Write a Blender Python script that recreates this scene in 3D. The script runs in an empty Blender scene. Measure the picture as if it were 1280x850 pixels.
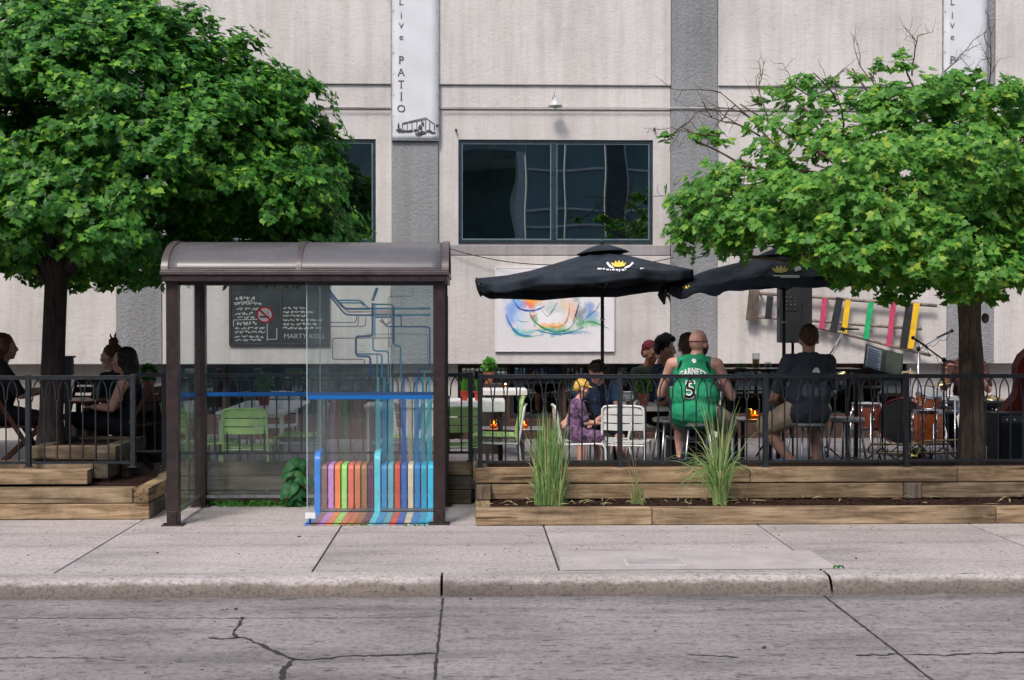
import bpy, bmesh, math, random
import numpy as np
from mathutils import Vector, Matrix, Euler
from mathutils.bvhtree import BVHTree
R = random.Random(7)
NR = np.random.default_rng(11)
scene = bpy.context.scene
COL = scene.collection
PI = math.pi
rad = math.radians

# ------------------------------------------------------------------ camera
CZ = 1.78; FPX = 1700.0; YAW = 0.0297; PITCH = 0.01294
cam = bpy.data.objects.new('camera', bpy.data.cameras.new('camera')); COL.objects.link(cam)
cam.location = (0, 0, CZ)
cam.rotation_euler = (PI/2 - PITCH, 0, -YAW)
cam.data.sensor_width = 36; cam.data.lens = 36 * FPX / 1280; cam.data.clip_end = 1000; cam.data.clip_start = 0.1
scene.camera = cam
CR = Matrix.Rotation(-YAW, 3, 'Z') @ Matrix.Rotation(PI/2 - PITCH, 3, 'X')

def at(u, v, Y):
    """the point at distance Y (metres up the street axis) seen at photo pixel u, v"""
    d = CR @ Vector(((u - 640) / FPX, (425 - v) / FPX, -1.0))
    t = Y / d.y
    return Vector((d.x * t, Y, CZ + d.z * t))
def X(u, Y): return at(u, 403, Y).x
def Z(v, Y, u=640): return at(u, v, Y).z

# ------------------------------------------------------------------ materials
MATS = {}
def newmat(name):
    m = bpy.data.materials.new(name); m.use_nodes = True
    nt = m.node_tree; nt.nodes.clear()
    out = nt.nodes.new('ShaderNodeOutputMaterial')
    return m, nt, out
def N(nt, typ, **kw):
    n = nt.nodes.new(typ)
    for k, v in kw.items():
        if k in n.inputs: n.inputs[k].default_value = v
        else: setattr(n, k, v)
    return n
def L(nt, a, b): nt.links.new(a, b)
def c4(c): return (c[0], c[1], c[2], 1)
def ramp(nt, fac, stops):
    r = nt.nodes.new('ShaderNodeValToRGB'); el = r.color_ramp.elements
    while len(el) > 1: el.remove(el[-1])
    el[0].position = stops[0][0]; el[0].color = c4(stops[0][1])
    for p, c in stops[1:]:
        e = el.new(p); e.color = c4(c)
    L(nt, fac, r.inputs[0]); return r
def texco(nt, scale=(1, 1, 1), coord='Object'):
    tc = nt.nodes.new('ShaderNodeTexCoord'); mp = nt.nodes.new('ShaderNodeMapping')
    mp.inputs['Scale'].default_value = scale
    L(nt, tc.outputs[coord], mp.inputs[0]); return mp.outputs[0]
def noise(nt, vec, scale, detail=4, rough=.6, dist=0):
    n = N(nt, 'ShaderNodeTexNoise'); n.inputs['Scale'].default_value = scale; n.inputs['Detail'].default_value = detail
    n.inputs['Roughness'].default_value = rough; n.inputs['Distortion'].default_value = dist
    L(nt, vec, n.inputs['Vector']); return n.outputs[0]
def mixc(nt, fac, a, b, mode='MIX'):
    m = nt.nodes.new('ShaderNodeMix'); m.data_type = 'RGBA'; m.blend_type = mode
    for s, v in ((0, fac), (6, a), (7, b)):
        if hasattr(v, 'links') or hasattr(v, 'is_output'): L(nt, v, m.inputs[s])
        else: m.inputs[s].default_value = v if s == 0 else c4(v)
    return m.outputs[2]
def mathn(nt, op, a, b=0.0):
    m = nt.nodes.new('ShaderNodeMath'); m.operation = op
    for i, v in ((0, a), (1, b)):
        if hasattr(v, 'is_output'): L(nt, v, m.inputs[i])
        else: m.inputs[i].default_value = v
    return m.outputs[0]
def bumpn(nt, h, strength, dist=.01):
    b = N(nt, 'ShaderNodeBump'); b.inputs['Strength'].default_value = strength; b.inputs['Distance'].default_value = dist
    L(nt, h, b.inputs['Height']); return b.outputs[0]
def prin(nt, out, rough=.6, metal=0, spec=.5):
    p = N(nt, 'ShaderNodeBsdfPrincipled'); p.inputs['Roughness'].default_value = rough
    p.inputs['Metallic'].default_value = metal; p.inputs['Specular IOR Level'].default_value = spec
    L(nt, p.outputs[0], out.inputs[0]); return p
def pm(name, col, rough=.6, metal=0, var=.12, vscale=9, bump=.15, bscale=60, spec=.4, coat=0, rnd=0):
    """a painted / cast / woven surface: colour with uneven tone and a fine relief"""
    if name in MATS: return MATS[name]
    m, nt, out = newmat(name); p = prin(nt, out, rough, metal, spec)
    v = texco(nt)
    n1 = noise(nt, v, vscale, 5)
    lo = [c * (1 - var * 1.6) for c in col]; hi = [min(1, c * (1 + var)) for c in col]
    r = ramp(nt, n1, [(.3, lo), (.7, hi)])
    base = r.outputs[0]
    L(nt, base, p.inputs['Base Color'])
    rr = ramp(nt, noise(nt, v, vscale * 2.3, 3), [(.3, (max(.02, rough - .12),) * 3), (.7, (min(1, rough + .12),) * 3)])
    L(nt, rr.outputs[0], p.inputs['Roughness'])
    if bump: L(nt, bumpn(nt, noise(nt, v, bscale, 4), bump, .004), p.inputs['Normal'])
    if coat: p.inputs['Coat Weight'].default_value = coat
    MATS[name] = m; return m

def plaster(name, col, streak=True, bs=.6, dist=.02, sc=1.0):
    m, nt, out = newmat(name); p = prin(nt, out, .85, 0, .2)
    v = texco(nt); vs = texco(nt, (1.25*sc, 1.25*sc, 1.9*sc) if streak else (2.2*sc, 2.2*sc, 2.2*sc))
    big = noise(nt, v, .55, 5); mid = noise(nt, vs, 4.5, 6, .65, .3)
    c1 = ramp(nt, big, [(.30, [c*.74 for c in col]), (.48, [c*.94 for c in col]), (.7, [min(1, c*1.08) for c in col])]).outputs[0]
    c2 = ramp(nt, mid, [(.28, (.88,.87,.86)), (.46, (1,1,1)), (1, (1,1,1))]).outputs[0]
    stain = ramp(nt, noise(nt, texco(nt, (3.0, 1, .16)), 2.0, 6, .7), [(.44, (1,1,1)), (.58, (.80,.78,.75)), (1, (.60,.58,.55))]).outputs[0]
    col3 = mixc(nt, .5, mixc(nt, 1.0, c1, c2, 'MULTIPLY'), stain, 'MULTIPLY')
    pits = ramp(nt, noise(nt, vs, 15, 4, .6), [(.30, (.62,.60,.58)), (.36, (1,1,1))]).outputs[0]
    L(nt, mixc(nt, 1.0, col3, pits, 'MULTIPLY'), p.inputs['Base Color'])
    h = mathn(nt, 'ADD', mathn(nt, 'MULTIPLY', noise(nt, vs, 7, 5, .6, .4), 1.0), mathn(nt, 'MULTIPLY', noise(nt, vs, 24, 4, .6), .45))
    L(nt, bumpn(nt, h, bs, dist), p.inputs['Normal'])
    MATS[name] = m; return m
M_wall = plaster('painted_rough_brickwork', (.57, .538, .522), True, .45, .014, 1.9)
M_wall_low = plaster('painted_rough_plaster', (.56, .527, .512), True, .43, .014, 1.9)
M_pil = plaster('grey_stucco', (.27, .275, .285), False, .9, .022, 1.6)
M_band = plaster('grey_sill_paint', (.33, .31, .315), True, .4, .01)
M_lowrec = plaster('beige_basement_plaster', (.46, .43, .40), True, .4, .01)

def brickmat():
    m, nt, out = newmat('dark_brown_brick'); p = prin(nt, out, .85, 0, .2)
    v = texco(nt); rot = nt.nodes.new('ShaderNodeMapping'); rot.inputs['Rotation'].default_value = (PI/2, 0, 0); L(nt, v, rot.inputs[0])
    b = N(nt, 'ShaderNodeTexBrick'); b.inputs['Scale'].default_value = 4; b.inputs['Mortar Size'].default_value = .02
    b.inputs['Color1'].default_value = (.11, .055, .04, 1); b.inputs['Color2'].default_value = (.06, .036, .03, 1); b.inputs['Mortar'].default_value = (.04, .035, .03, 1)
    L(nt, rot.outputs[0], b.inputs['Vector'])
    L(nt, mixc(nt, .6, b.outputs[0], ramp(nt, noise(nt, v, 3, 5), [(.3, (.4,.4,.4)), (.7, (1.0,.95,.9))]).outputs[0], 'MULTIPLY'), p.inputs['Base Color'])
    L(nt, bumpn(nt, b.outputs[1], -.5, .01), p.inputs['Normal'])
    return m
M_brick = brickmat()

def concrete(name, col, dark=.7, speck=1.0, tracks=False, grime=False):
    m, nt, out = newmat(name); p = prin(nt, out, .82, 0, .28)
    v = texco(nt); vx = texco(nt, (.35, 2.0, 1))
    c = ramp(nt, noise(nt, v, .8, 6), [(.3, [k*(.70 if tracks else .82) for k in col]), (.55, col), (.75, [k*1.14 for k in col])]).outputs[0]
    st = ramp(nt, noise(nt, vx, 1.6, 7, .68), [(.34, (dark,)*3), (.52, (1,)*3), (1, (1.0,)*3)]).outputs[0]
    c = mixc(nt, .95 if tracks else .75, c, st, 'MULTIPLY')
    ag = ramp(nt, noise(nt, texco(nt, (.8,.8,1)), 26 if tracks else 40, 6, .86), [(.37, (.42,.40,.41)), (.46, (.82,)*3), (.52, (1.0,)*3), (.59, (1.0,)*3), (.66, (1.35,1.33,1.32))]).outputs[0]
    c = mixc(nt, min(1, 1.0 * speck), c, ag, 'MULTIPLY')
    pt_ = ramp(nt, noise(nt, texco(nt, (.45,1.1,1)), 13, 4, .75), [((.385 if tracks else .36), (.42,.41,.42)), ((.42 if tracks else .39), (1,)*3)]).outputs[0]
    c = mixc(nt, .9 if tracks else .6, c, pt_, 'MULTIPLY')
    vo = N(nt, 'ShaderNodeTexVoronoi'); vo.inputs['Scale'].default_value = 3.1; vo.inputs['Randomness'].default_value = 1
    L(nt, texco(nt, (.8, 2.0, 1)), vo.inputs['Vector'])
    sp = ramp(nt, vo.outputs[0], [(.05, (.22,.22,.22)), (.09, (1,)*3)]).outputs[0]
    c = mixc(nt, .7, c, sp, 'MULTIPLY')
    if tracks:                                      # rubber laid down by tyres, two lanes along the kerb
        sx = N(nt, 'ShaderNodeSeparateXYZ'); L(nt, v, sx.inputs[0])
        w = mathn(nt, 'ADD', sx.outputs[1], mathn(nt, 'MULTIPLY', noise(nt, texco(nt, (.25, 1, 1)), 1.2, 3), .35))
        for yc, wd, k in ((8.40, .24, .40), (7.78, .12, .62)):
            d = mathn(nt, 'ABSOLUTE', mathn(nt, 'SUBTRACT', w, yc + .17))
            f = ramp(nt, mathn(nt, 'DIVIDE', d, wd * 2.2), [(0, (k,k*1.02,k*1.05)), (.5, ((k+1)/2,)*3), (1, (1,)*3)]).outputs[0]
            br = ramp(nt, noise(nt, texco(nt, (.5, 3, 1)), 2.2, 6, .7), [(.30, (.15,)*3), (.55, (1,)*3)]).outputs[0]
            c = mixc(nt, br, c, mixc(nt, 1.0, c, f, 'MULTIPLY'))
    if grime:                                       # road dirt caked on the vertical face
        sx = N(nt, 'ShaderNodeNewGeometry'); sp2 = N(nt, 'ShaderNodeSeparateXYZ'); L(nt, sx.outputs['Position'], sp2.inputs[0])
        zz = mathn(nt, 'ADD', sp2.outputs[2], mathn(nt, 'MULTIPLY', mathn(nt, 'SUBTRACT', noise(nt, texco(nt, (1,1,3)), 5, 5), .5), .09))
        gr = ramp(nt, mathn(nt, 'MULTIPLY', mathn(nt, 'ADD', zz, .16), 6.0), [(.05, (.75,.72,.70)), (.2, (.30,.265,.24)), (.66, (.40,.36,.33)), (.84, (1,1,1))]).outputs[0]
        c = mixc(nt, .9, c, gr, 'MULTIPLY')
    L(nt, c, p.inputs['Base Color'])
    h = mathn(nt, 'ADD', noise(nt, v, 45, 5, .7), mathn(nt, 'MULTIPLY', noise(nt, v, 6, 4), .8))
    L(nt, bumpn(nt, h, .55, .008), p.inputs['Normal'])
    MATS[name] = m; return m
M_road = concrete('worn_concrete_road', (.275, .249, .246), .62, 1.0, True)
M_walk = concrete('sidewalk_concrete', (.43, .388, .374), .62)
M_walk2 = concrete('exposed_aggregate_concrete', (.395, .355, .343), .60)
M_kerb = concrete('kerb_concrete', (.40, .365, .35), .6, 1, False, True)
M_paver = concrete('patio_concrete', (.21, .19, .195), .7)

def timber(name, axis, cols, grey=.0):
    m, nt, out = newmat(name); p = prin(nt, out, .8, 0, .2)
    oi = N(nt, 'ShaderNodeObjectInfo')
    tc = nt.nodes.new('ShaderNodeTexCoord'); off = nt.nodes.new('ShaderNodeVectorMath'); off.operation = 'ADD'
    cmb = N(nt, 'ShaderNodeCombineXYZ'); L(nt, mathn(nt, 'MULTIPLY', oi.outputs['Random'], 37.0), cmb.inputs[0]); L(nt, mathn(nt, 'MULTIPLY', oi.outputs['Random'], 17.0), cmb.inputs[2])
    L(nt, tc.outputs['Object'], off.inputs[0]); L(nt, cmb.outputs[0], off.inputs[1])
    mp = nt.nodes.new('ShaderNodeMapping'); mp.inputs['Scale'].default_value = [.9 if i == axis else 11 for i in range(3)]; L(nt, off.outputs[0], mp.inputs[0])
    kn = nt.nodes.new('ShaderNodeMapping'); kn.inputs['Scale'].default_value = [.75 if i == axis else 3.2 for i in range(3)]; L(nt, off.outputs[0], kn.inputs[0])
    vo = N(nt, 'ShaderNodeTexVoronoi'); vo.inputs['Scale'].default_value = 2.1; L(nt, kn.outputs[0], vo.inputs['Vector'])
    knot = ramp(nt, vo.outputs[0], [(.0, (1,)*3), (.20, (.0,)*3)]).outputs[0]
    mv = nt.nodes.new('ShaderNodeVectorMath'); mv.operation = 'ADD'; L(nt, mp.outputs[0], mv.inputs[0])
    kc = N(nt, 'ShaderNodeCombineXYZ'); L(nt, mathn(nt, 'MULTIPLY', knot, 1.6), kc.inputs[(axis+2) % 3]); L(nt, mathn(nt, 'MULTIPLY', knot, 1.1), kc.inputs[(axis+1) % 3]); L(nt, kc.outputs[0], mv.inputs[1])
    g = noise(nt, mv.outputs[0], 1.6, 8, .72, .5)
    c = ramp(nt, g, [(.25, cols[0]), (.42, cols[1]), (.58, cols[2]), (.78, cols[3])]).outputs[0]
    kd = ramp(nt, vo.outputs[0], [(.0, (.16,.11,.07)), (.07, (.35,.25,.16)), (.13, (1,)*3)]).outputs[0]
    c = mixc(nt, .8, c, kd, 'MULTIPLY')
    wea = ramp(nt, noise(nt, off.outputs[0], 1.3, 6, .65), [(.38, (.30,.29,.28)), (.55, (.88,.88,.88)), (1, (1.08,1.05,1))]).outputs[0]
    c = mixc(nt, .8, c, wea, 'MULTIPLY')
    tone = ramp(nt, oi.outputs['Random'], [(0, (.68,.70,.74)), (.5, (.95,.94,.92)), (1, (1.15,1.08,.98))]).outputs[0]
    c = mixc(nt, .9, c, tone, 'MULTIPLY')
    ck = nt.nodes.new('ShaderNodeMapping'); ck.inputs['Scale'].default_value = [.55 if i == axis else 16 for i in range(3)]; L(nt, off.outputs[0], ck.inputs[0])
    c = mixc(nt, .9, c, ramp(nt, noise(nt, ck.outputs[0], 1.1, 3, .5), [(.33, (.18,.15,.12)), (.36, (1,)*3)]).outputs[0], 'MULTIPLY')
    L(nt, c, p.inputs['Base Color'])
    L(nt, bumpn(nt, g, .7, .008), p.inputs['Normal'])
    MATS[name] = m; return m
WC = [(.05,.033,.021), (.21,.145,.09), (.42,.31,.20), (.58,.46,.33)]
WG = [(.05,.042,.030), (.12,.10,.072), (.20,.168,.125), (.30,.25,.19)]
M_timx = timber('weathered_timber', 0, WC); M_timy = timber('weathered_timber_side', 1, WC)
M_timg = timber('old_grey_timber', 0, WG); M_timgy = timber('old_grey_timber_side', 1, WG)
M_timz = timber('worn_timber_post', 2, [(.08,.06,.05), (.17,.13,.10), (.25,.20,.16), (.34,.28,.23)])
M_dwood = timber('dark_stained_wood', 2, [(.03,.014,.01), (.07,.03,.02), (.10,.045,.03), (.14,.06,.04)])

def leafmat(name, lo, mid, hi, yel, ymin=.93):
    m, nt, out = newmat(name)
    g = N(nt, 'ShaderNodeNewGeometry')
    c = ramp(nt, g.outputs['Random Per Island'], [(0, lo), (.5, mid), (ymin-.05, hi), (ymin+.03, yel)]).outputs[0]
    big = ramp(nt, noise(nt, texco(nt), 1.3, 3), [(.35, (.75,.85,.75)), (.65, (1.2,1.12,.95))]).outputs[0]
    c = mixc(nt, .8, c, big, 'MULTIPLY')
    p = N(nt, 'ShaderNodeBsdfPrincipled'); p.inputs['Roughness'].default_value = .48; p.inputs['Specular IOR Level'].default_value = .28
    L(nt, c, p.inputs['Base Color'])
    t = N(nt, 'ShaderNodeBsdfTranslucent'); L(nt, mixc(nt, .5, c, (.5,.8,.1), 'MULTIPLY'), t.inputs[0])
    L(nt, mixc(nt, .6, c, (1.0,1.25,.5), 'MULTIPLY'), t.inputs[0])
    mx = N(nt, 'ShaderNodeMixShader'); mx.inputs[0].default_value = .42
    L(nt, p.outputs[0], mx.inputs[1]); L(nt, t.outputs[0], mx.inputs[2]); L(nt, mx.outputs[0], out.inputs[0])
    MATS[name] = m; return m
M_leafL = leafmat('maple_leaf_deep', (.024,.105,.020), (.052,.19,.028), (.115,.31,.042), (.22,.42,.045), .90)
M_leafR = leafmat('maple_leaf_light', (.055,.18,.030), (.10,.28,.045), (.18,.38,.065), (.32,.45,.06), .92)
M_grass = leafmat('ornamental_grass', (.14,.25,.10), (.22,.36,.14), (.34,.48,.22), (.55,.50,.28), .9)
M_dry = leafmat('dry_grass', (.25,.26,.13), (.42,.40,.22), (.52,.46,.29), (.35,.19,.12), .85)
M_herb = leafmat('herb_leaf', (.04,.16,.03), (.07,.26,.04), (.13,.36,.06), (.25,.42,.08), .95)
M_hosta = leafmat('hosta_leaf', (.03,.15,.055), (.045,.20,.07), (.07,.25,.09), (.09,.28,.10), .95)
M_bark = None
def barkmat(name, col, sx=7):
    m, nt, out = newmat(name); p = prin(nt, out, .9, 0, .15)
    v = texco(nt, (sx, sx, 1.2)); n = noise(nt, v, 2.4, 8, .7, 1.2)
    c = ramp(nt, n, [(.3, [k*.35 for k in col]), (.5, col), (.72, [k*1.8 for k in col])]).outputs[0]
    L(nt, c, p.inputs['Base Color']); L(nt, bumpn(nt, n, 1.0, .03), p.inputs['Normal'])
    return m
M_barkL = barkmat('dark_bark', (.042,.033,.03)); M_barkR = barkmat('grey_brown_bark', (.13,.095,.07))
def mulchmat():
    m, nt, out = newmat('dark_mulch'); p = prin(nt, out, .95, 0, .1); v = texco(nt)
    n = noise(nt, v, 38, 6, .75, .6)
    L(nt, ramp(nt, n, [(.3, (.012,.007,.005)), (.5, (.045,.024,.018)), (.7, (.10,.055,.042))]).outputs[0], p.inputs['Base Color'])
    L(nt, bumpn(nt, n, 1, .04), p.inputs['Normal']); return m
M_mulch = mulchmat()

M_iron = pm('black_painted_iron', (.010,.015,.020), .5, 0, .35, 14, .25, 120, .5)
M_brown = pm('brown_painted_steel', (.030,.018,.018), .38, 0, .25, 8, .08, 90, .5)
M_gum = pm('lighter_brown_trim', (.075,.055,.058), .38, 0, .2, 8, .05, 90, .5)
M_black = pm('black_plastic', (.008,.009,.011), .6, 0, .3, 8, .1, 80)
M_chrome = pm('chrome', (.62,.63,.66), .18, 1, .12, 8, 0)
M_alu = pm('brushed_aluminium', (.40,.42,.44), .38, 1, .2, 14, .1, 90)
M_brass = pm('brass', (.72,.52,.22), .24, 1, .2, 12, .03, 60)
M_white = pm('white_powder_coat', (.70,.71,.70), .45, 0, .08, 12, .04)
M_green = pm('lime_powder_coat', (.40,.62,.22), .45, 0, .10, 12, .04)
M_frame = pm('slate_window_frame', (.018,.035,.045), .35, 0, .15, 6, .05)
M_frame2 = pm('pale_window_gasket', (.12,.17,.19), .4, 0, .15, 6, .03)
M_umb = pm('black_canopy_cloth', (.018,.025,.036), .78, 0, .3, 5, .3, 220, .25)
M_red = pm('red_plastic', (.50,.045,.025), .4, 0, .15, 8, .05)
M_terra = pm('terracotta', (.42,.13,.07), .7, 0, .2, 8, .2)
M_redtab = pm('red_painted_table', (.22,.028,.03), .45, 0, .2, 8, .05)
M_paper = pm('paper', (.72,.74,.76), .7, 0, .06, 5, .04)
M_canvas = None
M_blackpaint = pm('black_paint', (.022,.022,.026), .6, 0, .25, 10, .2)
M_yellow = pm('yellow_paint', (.75,.46,.02), .55, 0, .12, 10, .2)
M_pink = pm('crimson_paint', (.50,.055,.13), .55, 0, .15, 10, .2)
M_gpaint = pm('green_paint', (.015,.38,.13), .55, 0, .15, 10, .2)
M_ban = pm('white_banner_vinyl', (.58,.585,.615), .5, 0, .05, 1.5, .05, 6)
M_ink = pm('banner_ink', (.05,.055,.06), .6, 0, .2, 20, 0)
M_goldprint = pm('gold_print', (.80,.55,.08), .6, 0, .15, 30, 0)
M_whiteprint = pm('white_print', (.75,.77,.78), .6, 0, .06, 20, 0)
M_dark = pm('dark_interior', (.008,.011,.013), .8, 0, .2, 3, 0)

def glassmat(name, tint, ior=1.5, extra=0.0, rough=.0, opac=0.0, curved=False):
    m, nt, out = newmat(name)
    t = N(nt, 'ShaderNodeBsdfTransparent'); t.inputs[0].default_value = c4(tint)
    g = N(nt, 'ShaderNodeBsdfGlossy'); g.inputs['Roughness'].default_value = rough; g.inputs[0].default_value = (.95,1,1,1)
    fr = N(nt, 'ShaderNodeFresnel'); gn = N(nt, 'ShaderNodeNewGeometry'); L(nt, mathn(nt, 'ADD', mathn(nt, 'MULTIPLY', gn.outputs['Backfacing'], 1/ior-ior), ior), fr.inputs[0])
    f = mathn(nt, 'ADD', fr.outputs[0], extra)
    if curved:
        lw = N(nt, 'ShaderNodeLayerWeight'); lw.inputs[0].default_value = .35; f = mathn(nt, 'ADD', mathn(nt, 'MULTIPLY', mathn(nt, 'POWER', lw.outputs[1], 2.5), .55), .03)
    mx = N(nt, 'ShaderNodeMixShader'); L(nt, f, mx.inputs[0]); L(nt, t.outputs[0], mx.inputs[1]); L(nt, g.outputs[0], mx.inputs[2])
    src = mx.outputs[0]
    if opac:                                        # a pale milky film mixed over the glass, uneven in tone
        d = N(nt, 'ShaderNodeBsdfDiffuse'); d.inputs[0].default_value = (.42,.47,.47,1)
        fac = ramp(nt, noise(nt, texco(nt, (1, 1, .35)), 2.2, 5), [(.3, (opac*.4,)*3), (.8, (opac*1.6,)*3)]).outputs[0]
        m2 = N(nt, 'ShaderNodeMixShader'); L(nt, fac, m2.inputs[0]); L(nt, src, m2.inputs[1]); L(nt, d.outputs[0], m2.inputs[2]); src = m2.outputs[0]
    L(nt, src, out.inputs[0]); MATS[name] = m; return m
M_glass = glassmat('shelter_glass', (.955,.98,.975), 1.45, .0, 0, .02)
M_glassF = glassmat('shelter_front_glass', (.955,.985,.985), 1.45, .0, 0, .03)
M_winglass = glassmat('window_glass', (.45,.60,.62), 1.9, .12, .003)
M_bottle = glassmat('clear_drinking_glass', (.90,.93,.93), 1.4, .02, .02, .05, True)
def vinyl(name, col, op):
    m, nt, out = newmat(name)
    t = N(nt, 'ShaderNodeBsdfTransparent'); d = N(nt, 'ShaderNodeBsdfPrincipled'); d.inputs['Base Color'].default_value = c4(col); d.inputs['Roughness'].default_value = .3
    mx = N(nt, 'ShaderNodeMixShader'); mx.inputs[0].default_value = op
    L(nt, t.outputs[0], mx.inputs[1]); L(nt, d.outputs[0], mx.inputs[2]); L(nt, mx.outputs[0], out.inputs[0]); return m
def liquid(name, col):
    m, nt, out = newmat(name); p = prin(nt, out, .1, 0, .5); p.inputs['Base Color'].default_value = c4(col); p.inputs['Transmission Weight'].default_value = .7; return m
M_beer = vinyl('amber_beer', (.55,.24,.04), .85)
def emis(name, col, s):
    m, nt, out = newmat(name); e = N(nt, 'ShaderNodeEmission'); e.inputs[0].default_value = c4(col); e.inputs[1].default_value = s; L(nt, e.outputs[0], out.inputs[0]); return m
M_flame = emis('candle_flame', (1.0,.50,.12), 9)
M_amber = glassmat('amber_candle_glass', (.95,.55,.20), 1.45, .02, 0, 0, True)

# ------------------------------------------------------------------ mesh builder
class MB:
    def __init__(s): s.v = []; s.f = []; s.m = []; s.cur = 0
    def add(s, vs, fs):
        b = len(s.v); s.v += [tuple(v) for v in vs]
        for f in fs: s.f.append([b + i for i in f]); s.m.append(s.cur)
    def box(s, x0, x1, y0, y1, z0, z1, rot=None, c=None):
        vs = [Vector((x, y, z)) for x in (x0, x1) for y in (y0, y1) for z in (z0, z1)]
        if rot is not None:
            c = Vector(c) if c is not None else sum(vs, Vector()) / 8
            vs = [c + rot @ (v - c) for v in vs]
        s.add(vs, [(0,1,3,2), (4,6,7,5), (0,4,5,1), (2,3,7,6), (0,2,6,4), (1,5,7,3)]); return s
    def bar(s, p0, p1, w, h, up=(0,0,1)):
        p0 = Vector(p0); p1 = Vector(p1); d = (p1 - p0).normalized(); u = Vector(up)
        a = d.cross(u)
        if a.length < 1e-4: a = d.cross(Vector((0,1,0)))
        a.normalize(); b = a.cross(d).normalized()
        vs = [p + a*i*w/2 + b*j*h/2 for p in (p0, p1) for i, j in ((-1,-1), (1,-1), (1,1), (-1,1))]
        s.add(vs, [(3,2,1,0), (4,5,6,7), (0,1,5,4), (1,2,6,5), (2,3,7,6), (3,0,4,7)]); return s
    def tube(s, pts, r, seg=8, cap=True):
        pts = [Vector(p) for p in pts]; n = len(pts)
        rs = r if isinstance(r, (list, tuple)) else [r] * n
        vs = []; a = None
        for i, p in enumerate(pts):
            d = (pts[min(i+1, n-1)] - pts[max(i-1, 0)])
            d = d.normalized() if d.length > 1e-9 else Vector((0,0,1))
            if a is None:
                a = d.cross(Vector((0,0,1)))
                if a.length < 1e-3: a = d.cross(Vector((0,1,0)))
            else: a = a - d * a.dot(d)
            a.normalize(); b = d.cross(a)
            for k in range(seg):
                t = 2*PI*k/seg; vs.append(p + (a*math.cos(t) + b*math.sin(t)) * rs[i])
        fs = []
        for i in range(n-1):
            for k in range(seg):
                k2 = (k+1) % seg; fs.append((i*seg+k, i*seg+k2, (i+1)*seg+k2, (i+1)*seg+k))
        if cap: fs.append(tuple(range(seg))[::-1]); fs.append(tuple((n-1)*seg + k for k in range(seg)))
        s.add(vs, fs); return s
    def lathe(s, prof, c=(0,0,0), seg=20, rot=None):
        c = Vector(c); vs = []
        for r, z in prof:
            for k in range(seg):
                t = 2*PI*k/seg; q = Vector((r*math.cos(t), r*math.sin(t), z)); vs.append(c + (rot @ q if rot is not None else q))
        fs = []
        for i in range(len(prof)-1):
            for k in range(seg):
                k2 = (k+1) % seg; fs.append((i*seg+k, i*seg+k2, (i+1)*seg+k2, (i+1)*seg+k))
        if prof[0][0] > 1e-4: fs.append(tuple(range(seg))[::-1])
        if prof[-1][0] > 1e-4: fs.append(tuple((len(prof)-1)*seg + k for k in range(seg)))
        s.add(vs, fs); return s
    def ell(s, c, r, rot=None, seg=16, rings=10):
        prof = [(math.sin(PI*i/rings), -math.cos(PI*i/rings)) for i in range(rings+1)]
        c = Vector(c); vs = []; r = Vector(r) if not isinstance(r, (int, float)) else Vector((r,r,r))
        for a, z in prof:
            for k in range(seg):
                t = 2*PI*k/seg; q = Vector((a*math.cos(t)*r.x, a*math.sin(t)*r.y, z*r.z)); vs.append(c + (rot @ q if rot is not None else q))
        fs = [(i*seg+k, i*seg+(k+1) % seg, (i+1)*seg+(k+1) % seg, (i+1)*seg+k) for i in range(rings) for k in range(seg)]
        s.add(vs, fs); return s
    def cap(s, p0, r0, p1, r1, seg=14):
        p0 = Vector(p0); p1 = Vector(p1); d = (p1-p0); l = d.length; d = d/l if l > 1e-6 else Vector((0,0,1))
        pts = []; rs = []
        for i in range(5):
            t = PI/2*i/5; pts.append(p0 - d*r0*math.cos(t)); rs.append(max(.0008, r0*math.sin(t)))
        pts.append(p0); rs.append(r0); pts.append(p1); rs.append(r1)
        for i in range(1, 6):
            t = PI/2*i/5; pts.append(p1 + d*r1*math.sin(t)); rs.append(max(.0008, r1*math.cos(t)))
        s.tube(pts, rs, seg); return s
    def poly(s, pts, thick_vec):
        n = len(pts); pts = [Vector(p) for p in pts]; t = Vector(thick_vec)
        vs = pts + [p + t for p in pts]
        s.add(vs, [tuple(range(n)), tuple(range(2*n-1, n-1, -1))] + [(i, i+n, (i+1) % n + n, (i+1) % n) for i in range(n)]); return s
    def strip(s, pts, w, nrm, thick=0.0):
        """flat polyline ribbon lying in the plane whose normal is nrm"""
        pts = [Vector(p) for p in pts]; nrm = Vector(nrm); vs = []
        for i, p in enumerate(pts):
            d = (pts[min(i+1, len(pts)-1)] - pts[max(i-1, 0)]).normalized()
            a = d.cross(nrm).normalized()
            if 0 < i < len(pts)-1:
                d1 = (pts[i]-pts[i-1]).normalized(); a1 = d1.cross(nrm).normalized(); k = 1/max(.5, a.dot(a1))
            else: k = 1
            ww = w[i] if isinstance(w, (list, tuple)) else w
            vs += [p + a*ww/2*k, p - a*ww/2*k]
        s.add(vs, [(2*i, 2*i+1, 2*i+3, 2*i+2) for i in range(len(pts)-1)]); return s
    def grid(s, P):
        n = len(P); m = len(P[0]); s.add([p for row in P for p in row], [(i*m+j, i*m+j+1, (i+1)*m+j+1, (i+1)*m+j) for i in range(n-1) for j in range(m-1)]); return s
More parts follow.
